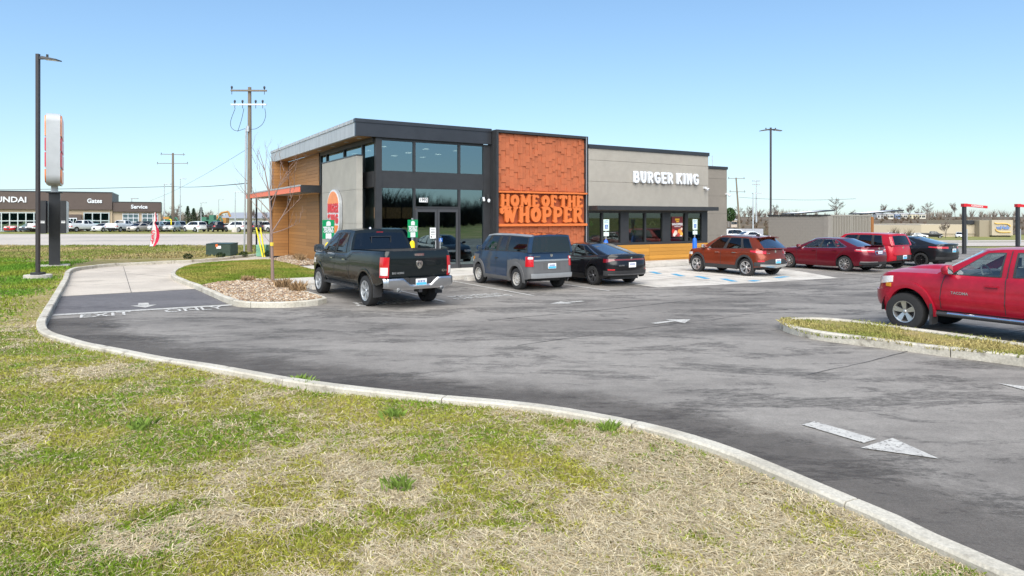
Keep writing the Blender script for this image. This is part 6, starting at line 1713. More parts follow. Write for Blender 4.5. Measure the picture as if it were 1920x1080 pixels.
for k, (px, top, Y, lab) in enumerate(((247, 372, 128, "thin grey light pole in front of the dealership service doors"), (308, 345, 120, "thin grey light pole with a small head right of the service bay"), (338, 335, 140, "tall thin grey pole just right of the distant wooden pole"), (377, 380, 150, "slim grey pole among the far evergreens"), (410, 374, 170, "slim grey pole behind the black parked suv"), (441, 360, 110, "grey steel light pole with block base near the white suv"), (1369 + 43, 362, 92, "short white light pole beside the parked white cars on the right"))):
    X = (px - 960) / 1253 * Y; r = empty("light_pole", (X, Y, terrain(X, Y))); tag(r, lab, "light pole", "far light poles")
    h = 2.35 + (408 - top) / 1253 * Y - terrain(X, Y)
    mb = MB(); mb.tube((0, 0, 0), (0, 0, h), .12, .07, 8); mb.build("pole", m_steel, r)
    mb = MB(); mb.box(-.1, 1.2, -.15, .15, h - .1, h + .05); mb.build("lamp_head", m_steel, r)
    mb = MB(); mb.box(-.4, .4, -.4, .4, 0, .8); mb.build("footing", m_walk, r)
# stadium style mast
r = empty("light_mast", (109.7, 300, -1)); tag(r, "very tall thin mast with two rings of floodlights", "light mast")
mb = MB(); mb.tube((0, 0, 0), (0, 0, 20), .45, .2, 8); mb.build("mast", m_steel, r)
mb = MB()
for z in (18.2, 19.8):
    for x in (-1.4, -.6, .6, 1.4): mb.box(x - .3, x + .3, -.3, .3, z - .25, z + .25)
mb.build("floodlights", m_steel, r)
# overhead wires
def wire(p, q, sag, r=.018, n=14):
    p, q = Vector(p), Vector(q); mb = MB()
    mb.path([p.lerp(q, t) - Vector((0, 0, sag * 4 * t * (1 - t))) for t in np.linspace(0, 1, n)], r, 4)
    return mb
m_wire = mat("wire", (0.05, 0.05, 0.055), rough=.6)
for k, (p, q, s_, r_, lab) in enumerate((((-150, 134, 8.2), (-68, 134, 8.6), .5, .05, "thin overhead wire running left from the distant wooden pole"), ((-68, 134, 8.6), (-17, 43.4, 4.6), .2, .03, "thin overhead wire from the distant pole to the near pole"),
                                ((-17, 43.3, 6.9), (-46, 85, 4.5), .3, .012, "fine guy wire slanting down left from the near pole"), ((46.2, 136, 6.5), (70, 136, 6.2), .4, .03, "thin overhead wire right of the leaning pole"))):
    tag(wire(p, q, s_, r_).build("overhead_wire", m_wire), lab, "wire")

# transformer cabinet, slatted cabinet, guy guards, shrubs, flag
m_tg = mat("transformer_green", (0.03, 0.055, 0.042), rough=.5, var=.1)
r = empty("transformer_cabinet", (-17.35, 40.0, 0.02)); tag(r, "dark green transformer cabinet with warning label beyond the exit lane kerb", "utility cabinet")
mb = MB(); mb.box(-.72, .72, -.55, .55, 0, .32); mb.build("base", m_tg, r)
mb = MB(); mb.add([(x, y, z) for z in (.325, .78) for x, y in ((-.72, -.55), (.72, -.55), (.72, .55), (-.72, .55))] + [(-.74, -.58, .78), (.74, -.58, .78), (.74, .58, .82), (-.74, .58, .82)], [(0, 1, 5, 4), (1, 2, 6, 5), (2, 3, 7, 6), (3, 0, 4, 7), (8, 9, 10, 11), (4, 5, 9, 8), (5, 6, 10, 9), (6, 7, 11, 10), (7, 4, 8, 11)]); mb.build("hood", m_tg, r)
mb = MB(); mb.box(-.1, .17, -.556, -.552, .5, .66); lb = mb.build("warning_label", m_white, r)
mb = MB(); mb.box(-.15, -.02, -.56, -.557, .6, .76); mb.build("label_mark", mat("label_orange", (.8, .15, .03)), lb)
r = empty("slatted_cabinet", (-15.05, 40.35, 0.02)); tag(r, "pale green slatted utility cabinet by the yellow guy wire guards", "utility cabinet")
m_pg = mat("pale_green_plastic", (0.22, 0.48, 0.33), rough=.6)
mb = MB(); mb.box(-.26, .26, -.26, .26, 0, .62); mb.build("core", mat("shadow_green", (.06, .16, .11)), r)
for k in range(9): piece("slat", m_pg, r, (0, 0, .04 + k * .07), (.58, .58, .045))
mb = MB(); mb.box(-.3, .3, -.3, .3, .64, .69); mb.build("lid", m_pg, r)
for k, (x0, x1) in enumerate(((-14.88, -15.35), (-14.75, -15.1))):
    mb = MB(); mb.tube((x0, 39.9, 0), (x1, 40.1, 1.75), .045, n=8)
    tag(mb.build("guy_guard", mat("safety_yellow", (.85, .7, .02), rough=.5), smooth=True), ("long yellow guy wire guard leaning in front of the slatted cabinet", "shorter yellow guy wire guard leaning just right of the other")[k], "guy guard")
def np_leaves(name, c, rad, n, size, cols, seed, parent=None, m=None, flat=1.0):
    g = np.random.default_rng(seed); v = g.normal(size=(n, 3)); v /= np.linalg.norm(v, axis=1)[:, None]
    v *= (g.uniform(.3, 1, n)**.5)[:, None]; cen = np.array(c) + v * np.array(rad)
    a = g.normal(size=(n, 3)); a /= np.linalg.norm(a, axis=1)[:, None]; b_ = g.normal(size=(n, 3)); s = g.uniform(*size, n)[:, None]
    b_ -= a * (a * b_).sum(1)[:, None]; b_ /= np.linalg.norm(b_, axis=1)[:, None]
    V = np.stack([cen - a * s, cen + b_ * s * .5, cen + a * s, cen - b_ * s * .5], 1).reshape(-1, 3); F = np.arange(n * 4).reshape(-1, 4)
    C = np.repeat(np.array(cols)[g.integers(0, len(cols), n)] * g.uniform(.6, 1.3, (n, 1)), 4, 0)
    o = np_mesh(name, V, F, C, m or MATS.get("leaf") or attr_mat("leaf")); 
    if parent: o.parent = parent
    return o
for k, (x, y) in enumerate(((-17.9, 36.9), (-16.6, 38.1), (-15.75, 39.2), (-14.55, 39.9))):
    r = empty("shrub", (x, y, .05)); tag(r, ("small dark clipped shrub by the lane kerb, leftmost of four", "small dark shrub in front of the transformer cabinet", "small dark shrub right of the transformer cabinet", "small dark shrub against the black canopy post")[k], "shrub", "small shrubs along the exit lane kerb")
    mb = MB(); mb.tube((0, 0, 0), (0, 0, .15), .02, n=5); mb.build("stem", m_pole, r)
    np_leaves("foliage", (0, 0, .16), (.27, .25, .17), 420, (.02, .045), [(.018, .04, .012), (.03, .06, .018), (.02, .03, .02)], 40 + k, r)
r = empty("feather_flag", (-27.65, 51.4, .05)); tag(r, "red and white feather flag leaning on the verge beside the highway", "flag")
mb = MB(); mb.path([(-.25, 0, 0), (-.1, 0, 1.0), (.05, 0, 2.0), (.16, 0, 2.7)], .016, 5); mb.build("pole", m_steel, r)
mf = MB(); mf2 = MB(); mf3 = MB()
for i in range(16):
    for (mb, a, c_) in ((mf, 0, .62), (mf2, .62, 1.0)):
        q = []
        for k in (i, i + 1):
            t = k / 16; w = .6 * (math.sin(math.pi * min(1, t * 1.25 + .12))**.5 if t < .7 else .75) * (1 - t * .55); x0 = -.2 + .36 * t; tw = .25 * math.sin(t * 4.2)
            q.append([(x0 + w * a, tw * a, .1 + 2.6 * t), (x0 + w * c_, tw * c_ + .03 * math.sin(t * 9), .1 + 2.6 * t)])
        mb.grid(q)
fl = mf.build("flag_cloth", mat("flag_white", (.75, .68, .66), rough=.8, var=.1, scale=3), r, smooth=True); mf2.build("flag_edge", mat("flag_red", (.55, .01, .05), rough=.8), fl, smooth=True)
for k, ch in enumerate("CEY"):
    text_mesh(ch, .42, MATS["flag_red"], "flag_letter", fl, Matrix.Translation((.0 + .05 * (2 - k), -.04 - .03 * (2 - k), 1.15 - k * .36)) @ Matrix.Rotation(math.pi / 2, 4, 'X'), depth=.002, bold=.015)

# order-ahead signs, accessible parking signs
m_sgreen = mat("sign_green", (0.0, 0.3, 0.1), rough=.4, var=.03); m_syel = mat("bollard_yellow", (.85, .6, .0), rough=.5)
for k, (u, v, lab) in enumerate(((6.73, 23.2, "green pickup order sign on a yellow bollard nearest the wood clad wall"), (9.89, 23.2, "green pickup order sign in front of the entrance doors"))):
    r = empty("parking_sign", W(u, v, .15), TH + .25); tag(r, lab, "sign", "green pickup order signs")
    mb = MB(); mb.lathe([(.1, 0), (.1, 1.22), (.08, 1.3), (.03, 1.34), (0, 1.345)], 16); mb.build("bollard", m_syel, r, smooth=True)
    mb = MB(); mb.box(-.03, .03, -.015, .015, 1.3, 2.18); mb.build("post", m_steel, r)
    mb = MB(); mb.box(-.23, .23, -.035, -.02, 1.46, 2.12); p_ = mb.build("panel", m_sgreen, r)
    mb = MB(); mb.prism_y([(x * .085, 1.99 + z * .085) for x, z in [(math.cos(a), .15 + math.sin(a) * .9) for a in np.linspace(0, math.pi, 9)] + [(-1, -.9), (1, -.9)]], -.042, -.036); mb.build("bun_icon", m_white, p_)
    for t_, z, s_ in (("RESERVED FOR", 1.86, .06), ("MOBILE", 1.79, .105), ("ORDERS", 1.71, .105)):
        text_mesh(t_, s_, m_white, "lettering", p_, Matrix.Translation((0, -.039, z)) @ Matrix.Rotation(math.pi / 2, 4, 'X'), depth=.002, bold=.004)
    mb = MB(); mb.prism_y([(-.11, 1.47), (.11, 1.47), (.11, 1.64), (.07, 1.66), (.03, 1.64), (0, 1.66), (-.03, 1.64), (-.07, 1.66), (-.11, 1.64)], -.042, -.036); mb.build("bag_icon", m_white, p_)
m_bblue = mat("bollard_blue", (0.01, 0.12, 0.55), rough=.45); m_pale = mat("sign_pale", (.62, .74, .68), rough=.5)
for k, (u, v, lab) in enumerate(((19.34, 23.4, "accessible parking sign on a blue bollard behind the black sedan roof"), (24.97, 23.4, "accessible parking sign on a blue bollard beside the brick red crossover"))):
    r = empty("parking_sign", W(u, v, .1), TH); tag(r, lab, "sign", "accessible parking signs")
    mb = MB(); mb.lathe([(.11, 0), (.11, 1.08), (.09, 1.2), (.04, 1.26), (0, 1.27)], 16); mb.build("bollard", m_bblue, r, smooth=True)
    mb = MB(); mb.box(-.025, .025, -.012, .012, 1.2, 2.15); mb.build("post", m_steel, r)
    mb = MB(); mb.box(-.16, .16, -.032, -.02, 1.66, 2.17); p_ = mb.build("panel", m_pale, r)
    mb = MB(); mb.box(-.15, .15, -.032, -.02, 1.42, 1.6); mb.build("lower_panel", m_pale, r)
    mb = MB(); mb.box(-.08, .08, -.036, -.033, 1.75, 1.93); bp_ = mb.build("symbol_field", MATS["sign_blue"], p_)
    wc = wheelchair(p_, U0, V0, 0, .16, m_white); wc.location = (0, -.04, 1.84)
    text_mesh("RESERVED", .055, MATS["sign_blue"], "lettering", p_, Matrix.Translation((0, -.034, 2.1)) @ Matrix.Rotation(math.pi / 2, 4, 'X'), depth=.001)
    text_mesh("PARKING", .055, MATS["sign_blue"], "lettering", p_, Matrix.Translation((0, -.034, 2.03)) @ Matrix.Rotation(math.pi / 2, 4, 'X'), depth=.001)

# trash enclosure
en = empty("trash_enclosure", W(41.35, 27.0, 0), TH); tag(en, "taupe block trash enclosure with corrugated metal gates behind the parked row", "enclosure")
m_block = mat("painted_block", (0.27, 0.245, 0.215), rough=.9, var=.08, scale=3, bump=.2, bscale=30)
mb = MB(); mb.box(.02, .2, .3, 4.65, 0, 2.46); mb.box(.2, 5.0, 4.45, 4.65, 0, 2.46); mb.build("wall_backing", m_block, en)
for row in range(12):
    for k in range(12):
        y = .3 + k * .39 - (.195 if row % 2 else 0); y0, y1 = max(.3, y), min(4.65, y + .384)
        if y1 - y0 > .05: piece("block", m_block, en, (.01, (y0 + y1) / 2, .1 + row * .2), (.022, y1 - y0, .195))
mb = MB(); mb.box(-.06, .3, -.0, 4.7, 2.465, 2.55); mb.build("coping", m_black, en)
mb = MB(); mb.box(-.03, .3, -.06, .29, 0, 2.46); mb.build("pilaster", m_block, en)
m_gate = mat("taupe_gate_steel", (0.3, 0.275, 0.235), rough=.5, var=.06)
for x0, x1 in ((.34, 2.62), (2.68, 4.96)):
    g = empty("gate", (x0, 0, 0), 0, en); w = x1 - x0
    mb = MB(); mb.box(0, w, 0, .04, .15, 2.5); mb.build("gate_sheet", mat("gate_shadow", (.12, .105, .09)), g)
    mb = MB(); mb.box(-.01, .06, -.05, .05, .12, 2.54); mb.box(w - .06, w + .01, -.05, .05, .12, 2.54); mb.box(.06, w - .06, -.05, .05, 2.44, 2.54); mb.box(.06, w - .06, -.05, .05, .12, .22); mb.build("gate_frame", m_gate, g)
    n_ = int((w - .16) / .17)
    for k in range(n_): piece("corrugation", m_gate, g, (.13 + k * (w - .26) / (n_ - 1), -.025, 1.33), (.085, .05, 2.2))
mb = MB(); mb.box(5.0, 5.25, -.1, .3, 0, 2.4); mb.build("end_post", mat("cedar_post", (.3, .12, .03), rough=.7, var=.2), en)

# slanted order-point canopies behind the enclosure
for k, (px, lab) in enumerate(((1514, "thin black slanted canopy roof above the trash enclosure wall"), (1642, "thin black slanted canopy roof above the enclosure gates"))):
    Y = 56; X = (px - 960) / 1253 * Y; r = empty("order_canopy", (X, Y, -.05), .2); tag(r, lab, "canopy", "order point canopies")
    mb = MB(); mb.add([(x, y, z + c_) for c_ in (0, .1) for x, y, z in ((-1.8, -1, 2.66), (1.85, -1, 2.95), (1.85, 1, 2.95), (-1.8, 1, 2.66))], [(0, 3, 2, 1), (4, 5, 6, 7), (0, 1, 5, 4), (1, 2, 6, 5), (2, 3, 7, 6), (3, 0, 4, 7)]); mb.build("roof", m_black, r)
    mb = MB(); mb.add([(x, y, z + .103) for x, y, z in ((-1.6, -.99, 2.675), (.9, -.99, 2.875), (.9, .9, 2.875), (-1.6, .9, 2.675))], [(0, 1, 2, 3)]); mb.build("roof_membrane", m_white, r)
    mb = MB(); mb.box(-1.5, -1.3, -.1, .1, 0, 2.68); mb.build("post", m_black, r)

# clearance bars
for k, (x, y, lab) in enumerate(((29.3, 43.3, "red clearance bar on a black post, nearer the black sedan"), (33.75, 44.6, "red clearance bar on a black post at the right edge of the view"))):
    r = empty("clearance_bar", (x, y, 0), .12); tag(r, lab, "clearance bar", "drive through clearance bars")
    mb = MB(); mb.box(-.09, .09, -.09, .09, 0, 3.05); mb.build("post", m_black, r)
    mb = MB(); mb.box(-.13, .13, -.13, .13, 3.05, 3.26); mb.build("cap", mat("bar_red", (.5, .012, .02), rough=.4), r)
    mb = MB(); mb.add([(a, b_, c_) for a, z0, z1 in ((.13, 3.07, 3.25), (1.62, 2.95, 3.11)) for b_ in (-.06, .06) for c_ in (z0, z1)], [(0, 1, 3, 2), (4, 6, 7, 5), (0, 4, 5, 1), (2, 3, 7, 6), (1, 5, 7, 3), (0, 2, 6, 4)]); br_ = mb.build("bar", MATS["bar_red"], r)
    text_mesh("CLEARANCE", .15, m_white, "lettering", br_, Matrix.Translation((.87, -.064, 3.095)) @ Matrix.Rotation(.085, 4, 'Y') @ Matrix.Rotation(math.pi / 2, 4, 'X'), depth=.002, bold=.002)
    mb = MB(); mb.box(.1105, .2, -.05, .05, .6, 1.6); mb.build("sensor_box", m_steel, r)

# ------------------------------------------------------------------ trees
def branch_tree(seed, h, spread, levels, r0, upright=.6, nbr=(3, 5), trunk_frac=.35, n=5):
    """bare tree: list of tapered limbs (p0, p1, r0, r1)"""
    g = random.Random(seed); out = []
    def grow(p, d, L, r, lv):
        k = 3 if lv < levels else 2
        q = p; dd = d.copy()
        for i in range(k):
            dd = (dd + Vector((g.uniform(-.14, .14), g.uniform(-.14, .14), g.uniform(-.02, .1)))).normalized()
            q2 = q + dd * (L / k); ra = r * (1 - .45 * i / k); rb = r * (1 - .45 * (i + 1) / k)
            out.append((q, q2, ra, rb)); 
            if lv < levels and i > 0 or (lv == 0 and i == 0 and False):
                for _ in range(g.randint(*nbr) - 1):
                    a = g.uniform(0, 6.28); t = g.uniform(.3, 1)
                    side = Vector((math.cos(a), math.sin(a), 0)); nd = (dd * upright + side * g.uniform(.35, .8) * spread + Vector((0, 0, .25))).normalized()
                    grow(q.lerp(q2, t), nd, L * g.uniform(.42, .68), ra * .5, lv + 1)
            q = q2
        if lv < levels: grow(q, dd, L * .6, r * .5, lv + 1)
    grow(Vector((0, 0, 0)), Vector((0, 0, 1)), h * .55, r0, 0)
    return out
def tree_obj(limbs, root, m_t, m_b, n_t=7, n_b=4):
    a = MB(); c_ = MB(); rt = limbs[0][2] * .4
    for (p, q, ra, rb) in limbs:
        (a if ra > rt else c_).tube(p, q, ra, rb, n_t if ra > rt else n_b, cap=False)
    t = a.build("trunk", m_t, root, smooth=True); b_ = c_.build("crown", m_b, root)
    return t, b_
m_bark = mat("young_bark", (0.24, 0.165, 0.14), rough=.85, var=.2, scale=9, stretch=(4, 4, 1))
sap = empty("sapling", W(4.9, 23.3, .12)); tag(sap, "slender bare sapling in the stone bed before the wood clad wall", "tree")
g = random.Random(21); limbs = []
pts = [Vector((0, 0, 0)), Vector((-.02, 0, .9)), Vector((-.05, 0, 1.7)), Vector((-.08, .02, 2.4)), Vector((-.14, .03, 3.1)), Vector((-.28, .05, 3.8)), Vector((-.5, .06, 4.5))]
for i in range(6): limbs.append((pts[i], pts[i + 1], .058 - i * .0085, .058 - (i + 1) * .0085))
def twig(p, d, L, r, lv):
    q = p; dd = d
    for i in range(5):
        dd = (dd + Vector((g.uniform(-.12, .12), g.uniform(-.12, .12), .07))).normalized(); q2 = q + dd * L / 5
        limbs.append((q, q2, r * (1 - i * .17), r * (1 - (i + 1) * .17)))
        if lv < 2 and i >= 1:
            a = g.uniform(0, 6.28); nd = (dd * .9 + Vector((math.cos(a), math.sin(a), .2)) * .6).normalized(); twig(q2, nd, L * g.uniform(.3, .5), r * .5, lv + 1)
        q = q2
for p, d_, L, r_ in ((pts[2], (.75, -.1, .12), 1.05, .02), (pts[2], (.6, .1, .9), 1.7, .026), (pts[2] + Vector((0, 0, .3)), (-.7, .1, .75), 1.4, .02), (pts[3], (.55, -.2, 1), 1.5, .022), (pts[3], (-.75, -.2, .8), 1.3, .018), (pts[3] + Vector((0, 0, .4)), (.5, .3, 1), 1.3, .018),
                    (pts[4], (-.5, .3, 1), 1.2, .016), (pts[4], (.35, -.1, 1), 1.2, .016), (pts[5], (-.4, -.2, 1), .9, .012), (pts[1] + Vector((0, 0, .4)), (-.7, 0, .75), .9, .012), (pts[5], (.1, .3, 1), .8, .01)):
    twig(p, Vector(d_).normalized(), L, r_, 0)
tree_obj(limbs, sap, m_bark, m_bark, 10, 5)
mb = MB(); mb.lathe([(.06, 0), (.062, .06), (.06, .12)], 10, c=(-.03, 0, 1.28)); mb.build("tree_tie", mat("yellow_tie", (.7, .5, .05)), sap)

m_bark_f = mat("far_bark", (0.1, 0.08, 0.07), rough=.9, var=.2)
m_twig_f = mat("far_twigs", (0.16, 0.125, 0.11), rough=.9, var=.2)
protos = []
for k in range(3):
    L_ = branch_tree(100 + k, 10, (1.5, 1.2, 1.7)[k], 3, .22, upright=(.5, .7, .42)[k], nbr=(4, 5))
    r = empty("bare_tree", (0, 0, 0)); t, c_ = tree_obj([(p, q, max(ra, .05), max(rb, .04)) for p, q, ra, rb in L_], r, m_bark_f, m_twig_f, 5, 3); protos.append((r, t, c_))
def copy_tree(proto, loc, rz, s):
    r = proto[0].copy(); col.objects.link(r); r.location = loc; r.rotation_euler = (0, 0, rz); r.scale = (s, s, s)
    for ch in proto[1:]:
        x = ch.copy(); col.objects.link(x); x.parent = r
    return r
bare = [(1255, 398, 270, 37, "tallest rounded bare tree above the trash enclosure"),]
far_trees = [  # px, height px above base, distance, base px y, label
    (1569, 34, 300, 409, 0, "rounded bare tree standing tallest above the trash enclosure"), (1653, 26, 330, 412, 1, "bare tree above the enclosure gates with an open crown"), (1600, 14, 340, 408, 2, "low bare tree right of the tall rounded one"),
    (1672, 19, 335, 411, 2, "reddish bare tree behind the trailers, left of the others"), (1688, 20, 335, 411, 0, "greyish bare tree behind the trailers, second from the left"), (1705, 26, 320, 411, 1, "dark dense bare tree in front of the pale trailers"),
    (1721, 18, 335, 410, 2, "small bare tree between the dark one and the tall forked one"), (1738, 26, 320, 409, 0, "forked bare tree at the right end of the trailers"), (1791, 25, 345, 408, 1, "pale bare tree alone on the ridge near the clearance bar"),
    (1376, 22, 240, 420, 2, "bare tree left of the leaning utility pole"), (1388, 28, 235, 420, 0, "bare tree right behind the leaning utility pole"), (1403, 30, 240, 420, 1, "bushy bare tree right of the leaning utility pole"), (1428, 22, 260, 416, 2, "bare tree just left of the twin headed lamp post"), (1453, 24, 300, 410, 0, "bare tree just right of the twin headed lamp post"),
    (1773, 28, 190, 444, 1, "small bare tree in front of the long beige warehouse"), (316, 28, 180, 422, 2, "bare tree left of the distant wooden pole"), (331, 36, 190, 423, 0, "bare tree right of the distant wooden pole"), (391, 26, 210, 421, 2, "bare tree right of the three evergreens"), (478, 28, 200, 422, 1, "bare tree seen between the near pole and the restaurant"), (497, 24, 200, 422, 0, "low bare tree next to the restaurant's left end"),
]
for k, (px, hp, Y, by, pr, lab) in enumerate(far_trees):
    X = (px - 960) / 1253 * Y; z = 2.35 - (by - 408) / 1253 * Y; s_ = hp * Y / 1253 / 10.0
    o = copy_tree(protos[pr], (X, Y, min(z, terrain(X, Y) + .3) if Y < 230 else z), k * 1.3, s_); tag(o, lab, "tree", "bare trees on the skyline")
    if Y < 230: o.location.z = terrain(X, Y)
# evergreens
for k, (px, top, lab) in enumerate(((352, 386, "left and tallest of the three dark evergreens"), (363, 390, "middle of the three dark evergreens"), (377, 388, "right of the three dark evergreens"))):
    Y = 200; X = (px - 960) / 1253 * Y; h = 2.35 + (408 - top) / 1253 * Y; r = empty("evergreen_tree", (X, Y, 0)); tag(r, lab, "tree", "evergreens beyond the dealership")
    mb = MB(); mb.tube((0, 0, 0), (0, 0, h * .9), .2, .05, 6); mb.build("trunk", m_bark_f, r)
    g2 = np.random.default_rng(k + 5); n = 1500; t = g2.uniform(0, 1, n)**.8; R_w = (1 - t) * (1.35 + .25 * np.sin(t * 30 + k)) * 1.25 + .05; a = g2.uniform(0, 6.28, n); rr_ = R_w * g2.uniform(.55, 1, n)
    cen = np.stack([rr_ * np.cos(a), rr_ * np.sin(a), .4 + t * (h - .4)], 1); d0 = np.stack([np.cos(a), np.sin(a), -.4 + 0 * a], 1) * g2.uniform(.2, .45, n)[:, None]; d1 = np.stack([-np.sin(a), np.cos(a), 0 * a], 1) * .12
    V = np.stack([cen - d1, cen + d0, cen + d1], 1).reshape(-1, 3); C = np.repeat(np.array([(.02, .04, .018)]) * g2.uniform(.6, 1.6, (n, 1)), 3, 0)
    o = np_mesh("crown", V, np.arange(n * 3).reshape(-1, 3), C, MATS.get("leaf") or attr_mat("leaf")); o.parent = r
r = empty("evergreen_tree", (62, 190, -3.4)); tag(r, "round dark green tree just past the restaurant's right corner", "tree")
r.location.x = (1369 - 960) / 1253 * 190
mb = MB(); mb.tube((0, 0, 0), (0, 0, 5), .2, .1, 6); mb.build("trunk", m_bark_f, r)
np_leaves("crown", (0, 0, 6.6), (1.6, 1.6, 2.0), 1400, (.15, .3), [(.03, .07, .02), (.05, .09, .03)], 77, r)
# brush along the right-hand bank and tree line beyond the field behind the camera
g3 = np.random.default_rng(9)
def brush(name, xs_, ys_, zs_, hmin, hmax, cols, per, seed, label, w=(.03, .06)):
    g = np.random.default_rng(seed); n = len(xs_) * per
    x = np.repeat(xs_, per); y = np.repeat(ys_, per); z = np.repeat(zs_, per); h = np.repeat(g.uniform(hmin, hmax, len(xs_)), per)
    a = g.uniform(0, 6.28, n); sp_ = g.uniform(.05, .55, n) * h; L = h * g.uniform(.4, 1, n)
    b0 = np.stack([x + g.uniform(-.2, .2, n) * h * .5, y + g.uniform(-.2, .2, n) * h * .5, z + L * g.uniform(0, .4, n)], 1); tip = np.stack([b0[:, 0] + np.cos(a) * sp_, b0[:, 1] + np.sin(a) * sp_, z + L], 1)
    wd = g.uniform(*w, n) * np.maximum(1, h / 4); d1 = np.stack([wd, 0 * wd, 0 * wd], 1)
    V = np.stack([b0 - d1, b0 + d1, tip], 1).reshape(-1, 3); C = np.repeat(np.array(cols)[g.integers(0, len(cols), n)] * g.uniform(.7, 1.3, (n, 1)), 3, 0)
    o = np_mesh(name, V, np.arange(n * 3).reshape(-1, 3), C, MATS.get("leaf") or attr_mat("leaf")); struct(o, "stuff"); tag(o, label, "brush"); return o
bx_ = g3.uniform(75, 330, 900); by_ = g3.uniform(236, 330, 900)
brush("hillside_brush", bx_, by_, np.array([terrain(a, b_) for a, b_ in zip(bx_, by_)]), 1.0, 2.6, [(.11, .075, .055), (.14, .1, .075), (.09, .08, .05)], 26, 11, "brown leafless brush covering the far hillside", w=(.08, .16))
bx_ = g3.uniform(45, 95, 160); by_ = g3.uniform(150, 200, 160)
brush("bank_brush", bx_, by_, np.array([terrain(a, b_) for a, b_ in zip(bx_, by_)]), 1.5, 3.5, [(.12, .08, .06), (.1, .09, .05)], 30, 12, "leafless scrub behind the white cars past the restaurant corner", w=(.06, .12))
tx = g3.uniform(-150, 190, 420); ty = -g3.uniform(30, 62, 420) - .1 * np.abs(tx - 20)
brush("far_wood", tx, ty, np.full(420, -.1), 5, 10.5, [(.04, .034, .03), (.055, .044, .036), (.03, .034, .024)], 110, 13, "dark leafless wood across the field that the windows mirror", w=(.05, .1))

tx = np.concatenate([g3.uniform(-330, -130, 260), g3.uniform(60, 420, 210)]); ty = np.where(tx < 0, g3.uniform(300, 380, 470), g3.uniform(430, 520, 470))
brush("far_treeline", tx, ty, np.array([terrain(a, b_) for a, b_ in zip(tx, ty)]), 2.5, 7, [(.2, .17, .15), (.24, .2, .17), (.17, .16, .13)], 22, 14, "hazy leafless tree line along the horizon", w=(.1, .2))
# ------------------------------------------------------------------ buildings across the highway
m_br = mat("brown_metal_panel", (0.085, 0.06, 0.05), rough=.5, var=.06, scale=1); m_tan = mat("tan_wall", (0.46, 0.36, 0.25), rough=.85, var=.05); m_teal = glass_mat("teal_showroom_glass", (.35, .5, .48), .35, power=3.0, gloss=(.7, .95, .95))
DR = math.radians(27)
db = empty("dealership_building", (-71.2, 119, 0), DR); tag(db, "brown and tan car dealership building across the highway", "building")
def fx(px):
    k = (px - 960) / 1253; return (k * 119 + 71.2) / (math.cos(DR) - math.sin(DR) * k)
def fz(py, px=150): return 2.35 + (408 - py) / 1253 * (119 + math.sin(DR) * fx(px))
def D(name, m, x0, x1, y0, y1, z0, z1, parent=None):
    mb = MB(); mb.box(x0, x1, y0, y1, z0, z1); return mb.build(name, m, parent or db)
zt_, zm_ = fz(361.8, 205), fz(393, 150); zs_, zn_ = fz(379.5, 256), fz(397, 256)
D("wall", m_tan, -26, 0, .5, 16, 0, zm_ - .01); D("upper_band", m_br, -27, 0, 0, 16.5, zm_, zt_); D("parapet_cap", m_char, -27.1, .05, -.06, 16.6, zt_ + .01, zt_ + .16)
D("service_wall", m_tan, .05, fx(301), .8, 14, 0, zn_ - .01); D("service_band", m_br, .06, fx(302), .3, 14.5, zn_, zs_); D("parapet_cap", m_char, .06, fx(302.3), .25, 14.6, zs_ + .01, zs_ + .12)
m_alu = mat("pale_aluminium", (.5, .56, .55), rough=.4, metal=.5)
for x0, x1, n in ((-30, 78, 7), (157, 204, 3)):
    w_ = empty("showroom_window", (fx(x0), .45, 0), 0, db)
    mb = MB(); W_ = fx(x1) - fx(x0); H_ = fz(398, 100)
    for i in range(n + 1): mb.box(W_ * i / n - .08, W_ * i / n + .08, -.12, 0, .1, H_)
    for z in (.1, H_ * .55, H_ - .1): mb.box(0, W_, -.11, -.01, z - .08, z + .08)
    mb.build("mullions", m_alu, w_)
    for i in range(n):
        for (a, b_) in ((.18, H_ * .55 - .08), (H_ * .55 + .08, H_ - .18)):
            mb = MB(); mb.box(W_ * i / n + .08, W_ * (i + 1) / n - .08, -.06, -.05, a, b_); mb.build("pane", m_teal, w_)
    mb = MB(); mb.box(0.1, W_ - .1, -.02, -.015, .2, H_ - .2); mb.build("interior", mat("showroom_interior", (.12, .17, .17)), w_)
D("entry_portal", m_br, fx(122), fx(153), -.5, .4, 0, fz(402, 138)); e_ = D("entrance_doors", m_acrylic, fx(126), fx(145), -.6, -.51, 0, fz(408.5, 135))
for i in range(3): D("door_glass", m_teal, fx(127 + i * 6), fx(131.5 + i * 6), -.65, -.61, .2, fz(410, 135), e_)
for px in (229, 265.5):
    w_ = empty("service_door", (fx(px), .72, 0), 0, db); W_ = fx(px + 31) - fx(px); H_ = fz(400, 256)
    mb = MB(); mb.box(0, W_, .02, .06, 0, H_); mb.build("dark_bay", mat("bay_glass", (.09, .14, .15), rough=.15), w_)
    for i in range(5): piece("rail", m_acrylic, w_, (W_ / 2, 0, .15 + i * (H_ - .3) / 4), (W_, .05, .12))
    for i in range(4): piece("stile", m_acrylic, w_, (.06 + i * (W_ - .12) / 3, -.01, H_ / 2), (.1, .05, H_))
D("service_entry", mat("dark_door", (.08, .1, .1)), fx(213), fx(219), .7, .79, 0, fz(416, 216))
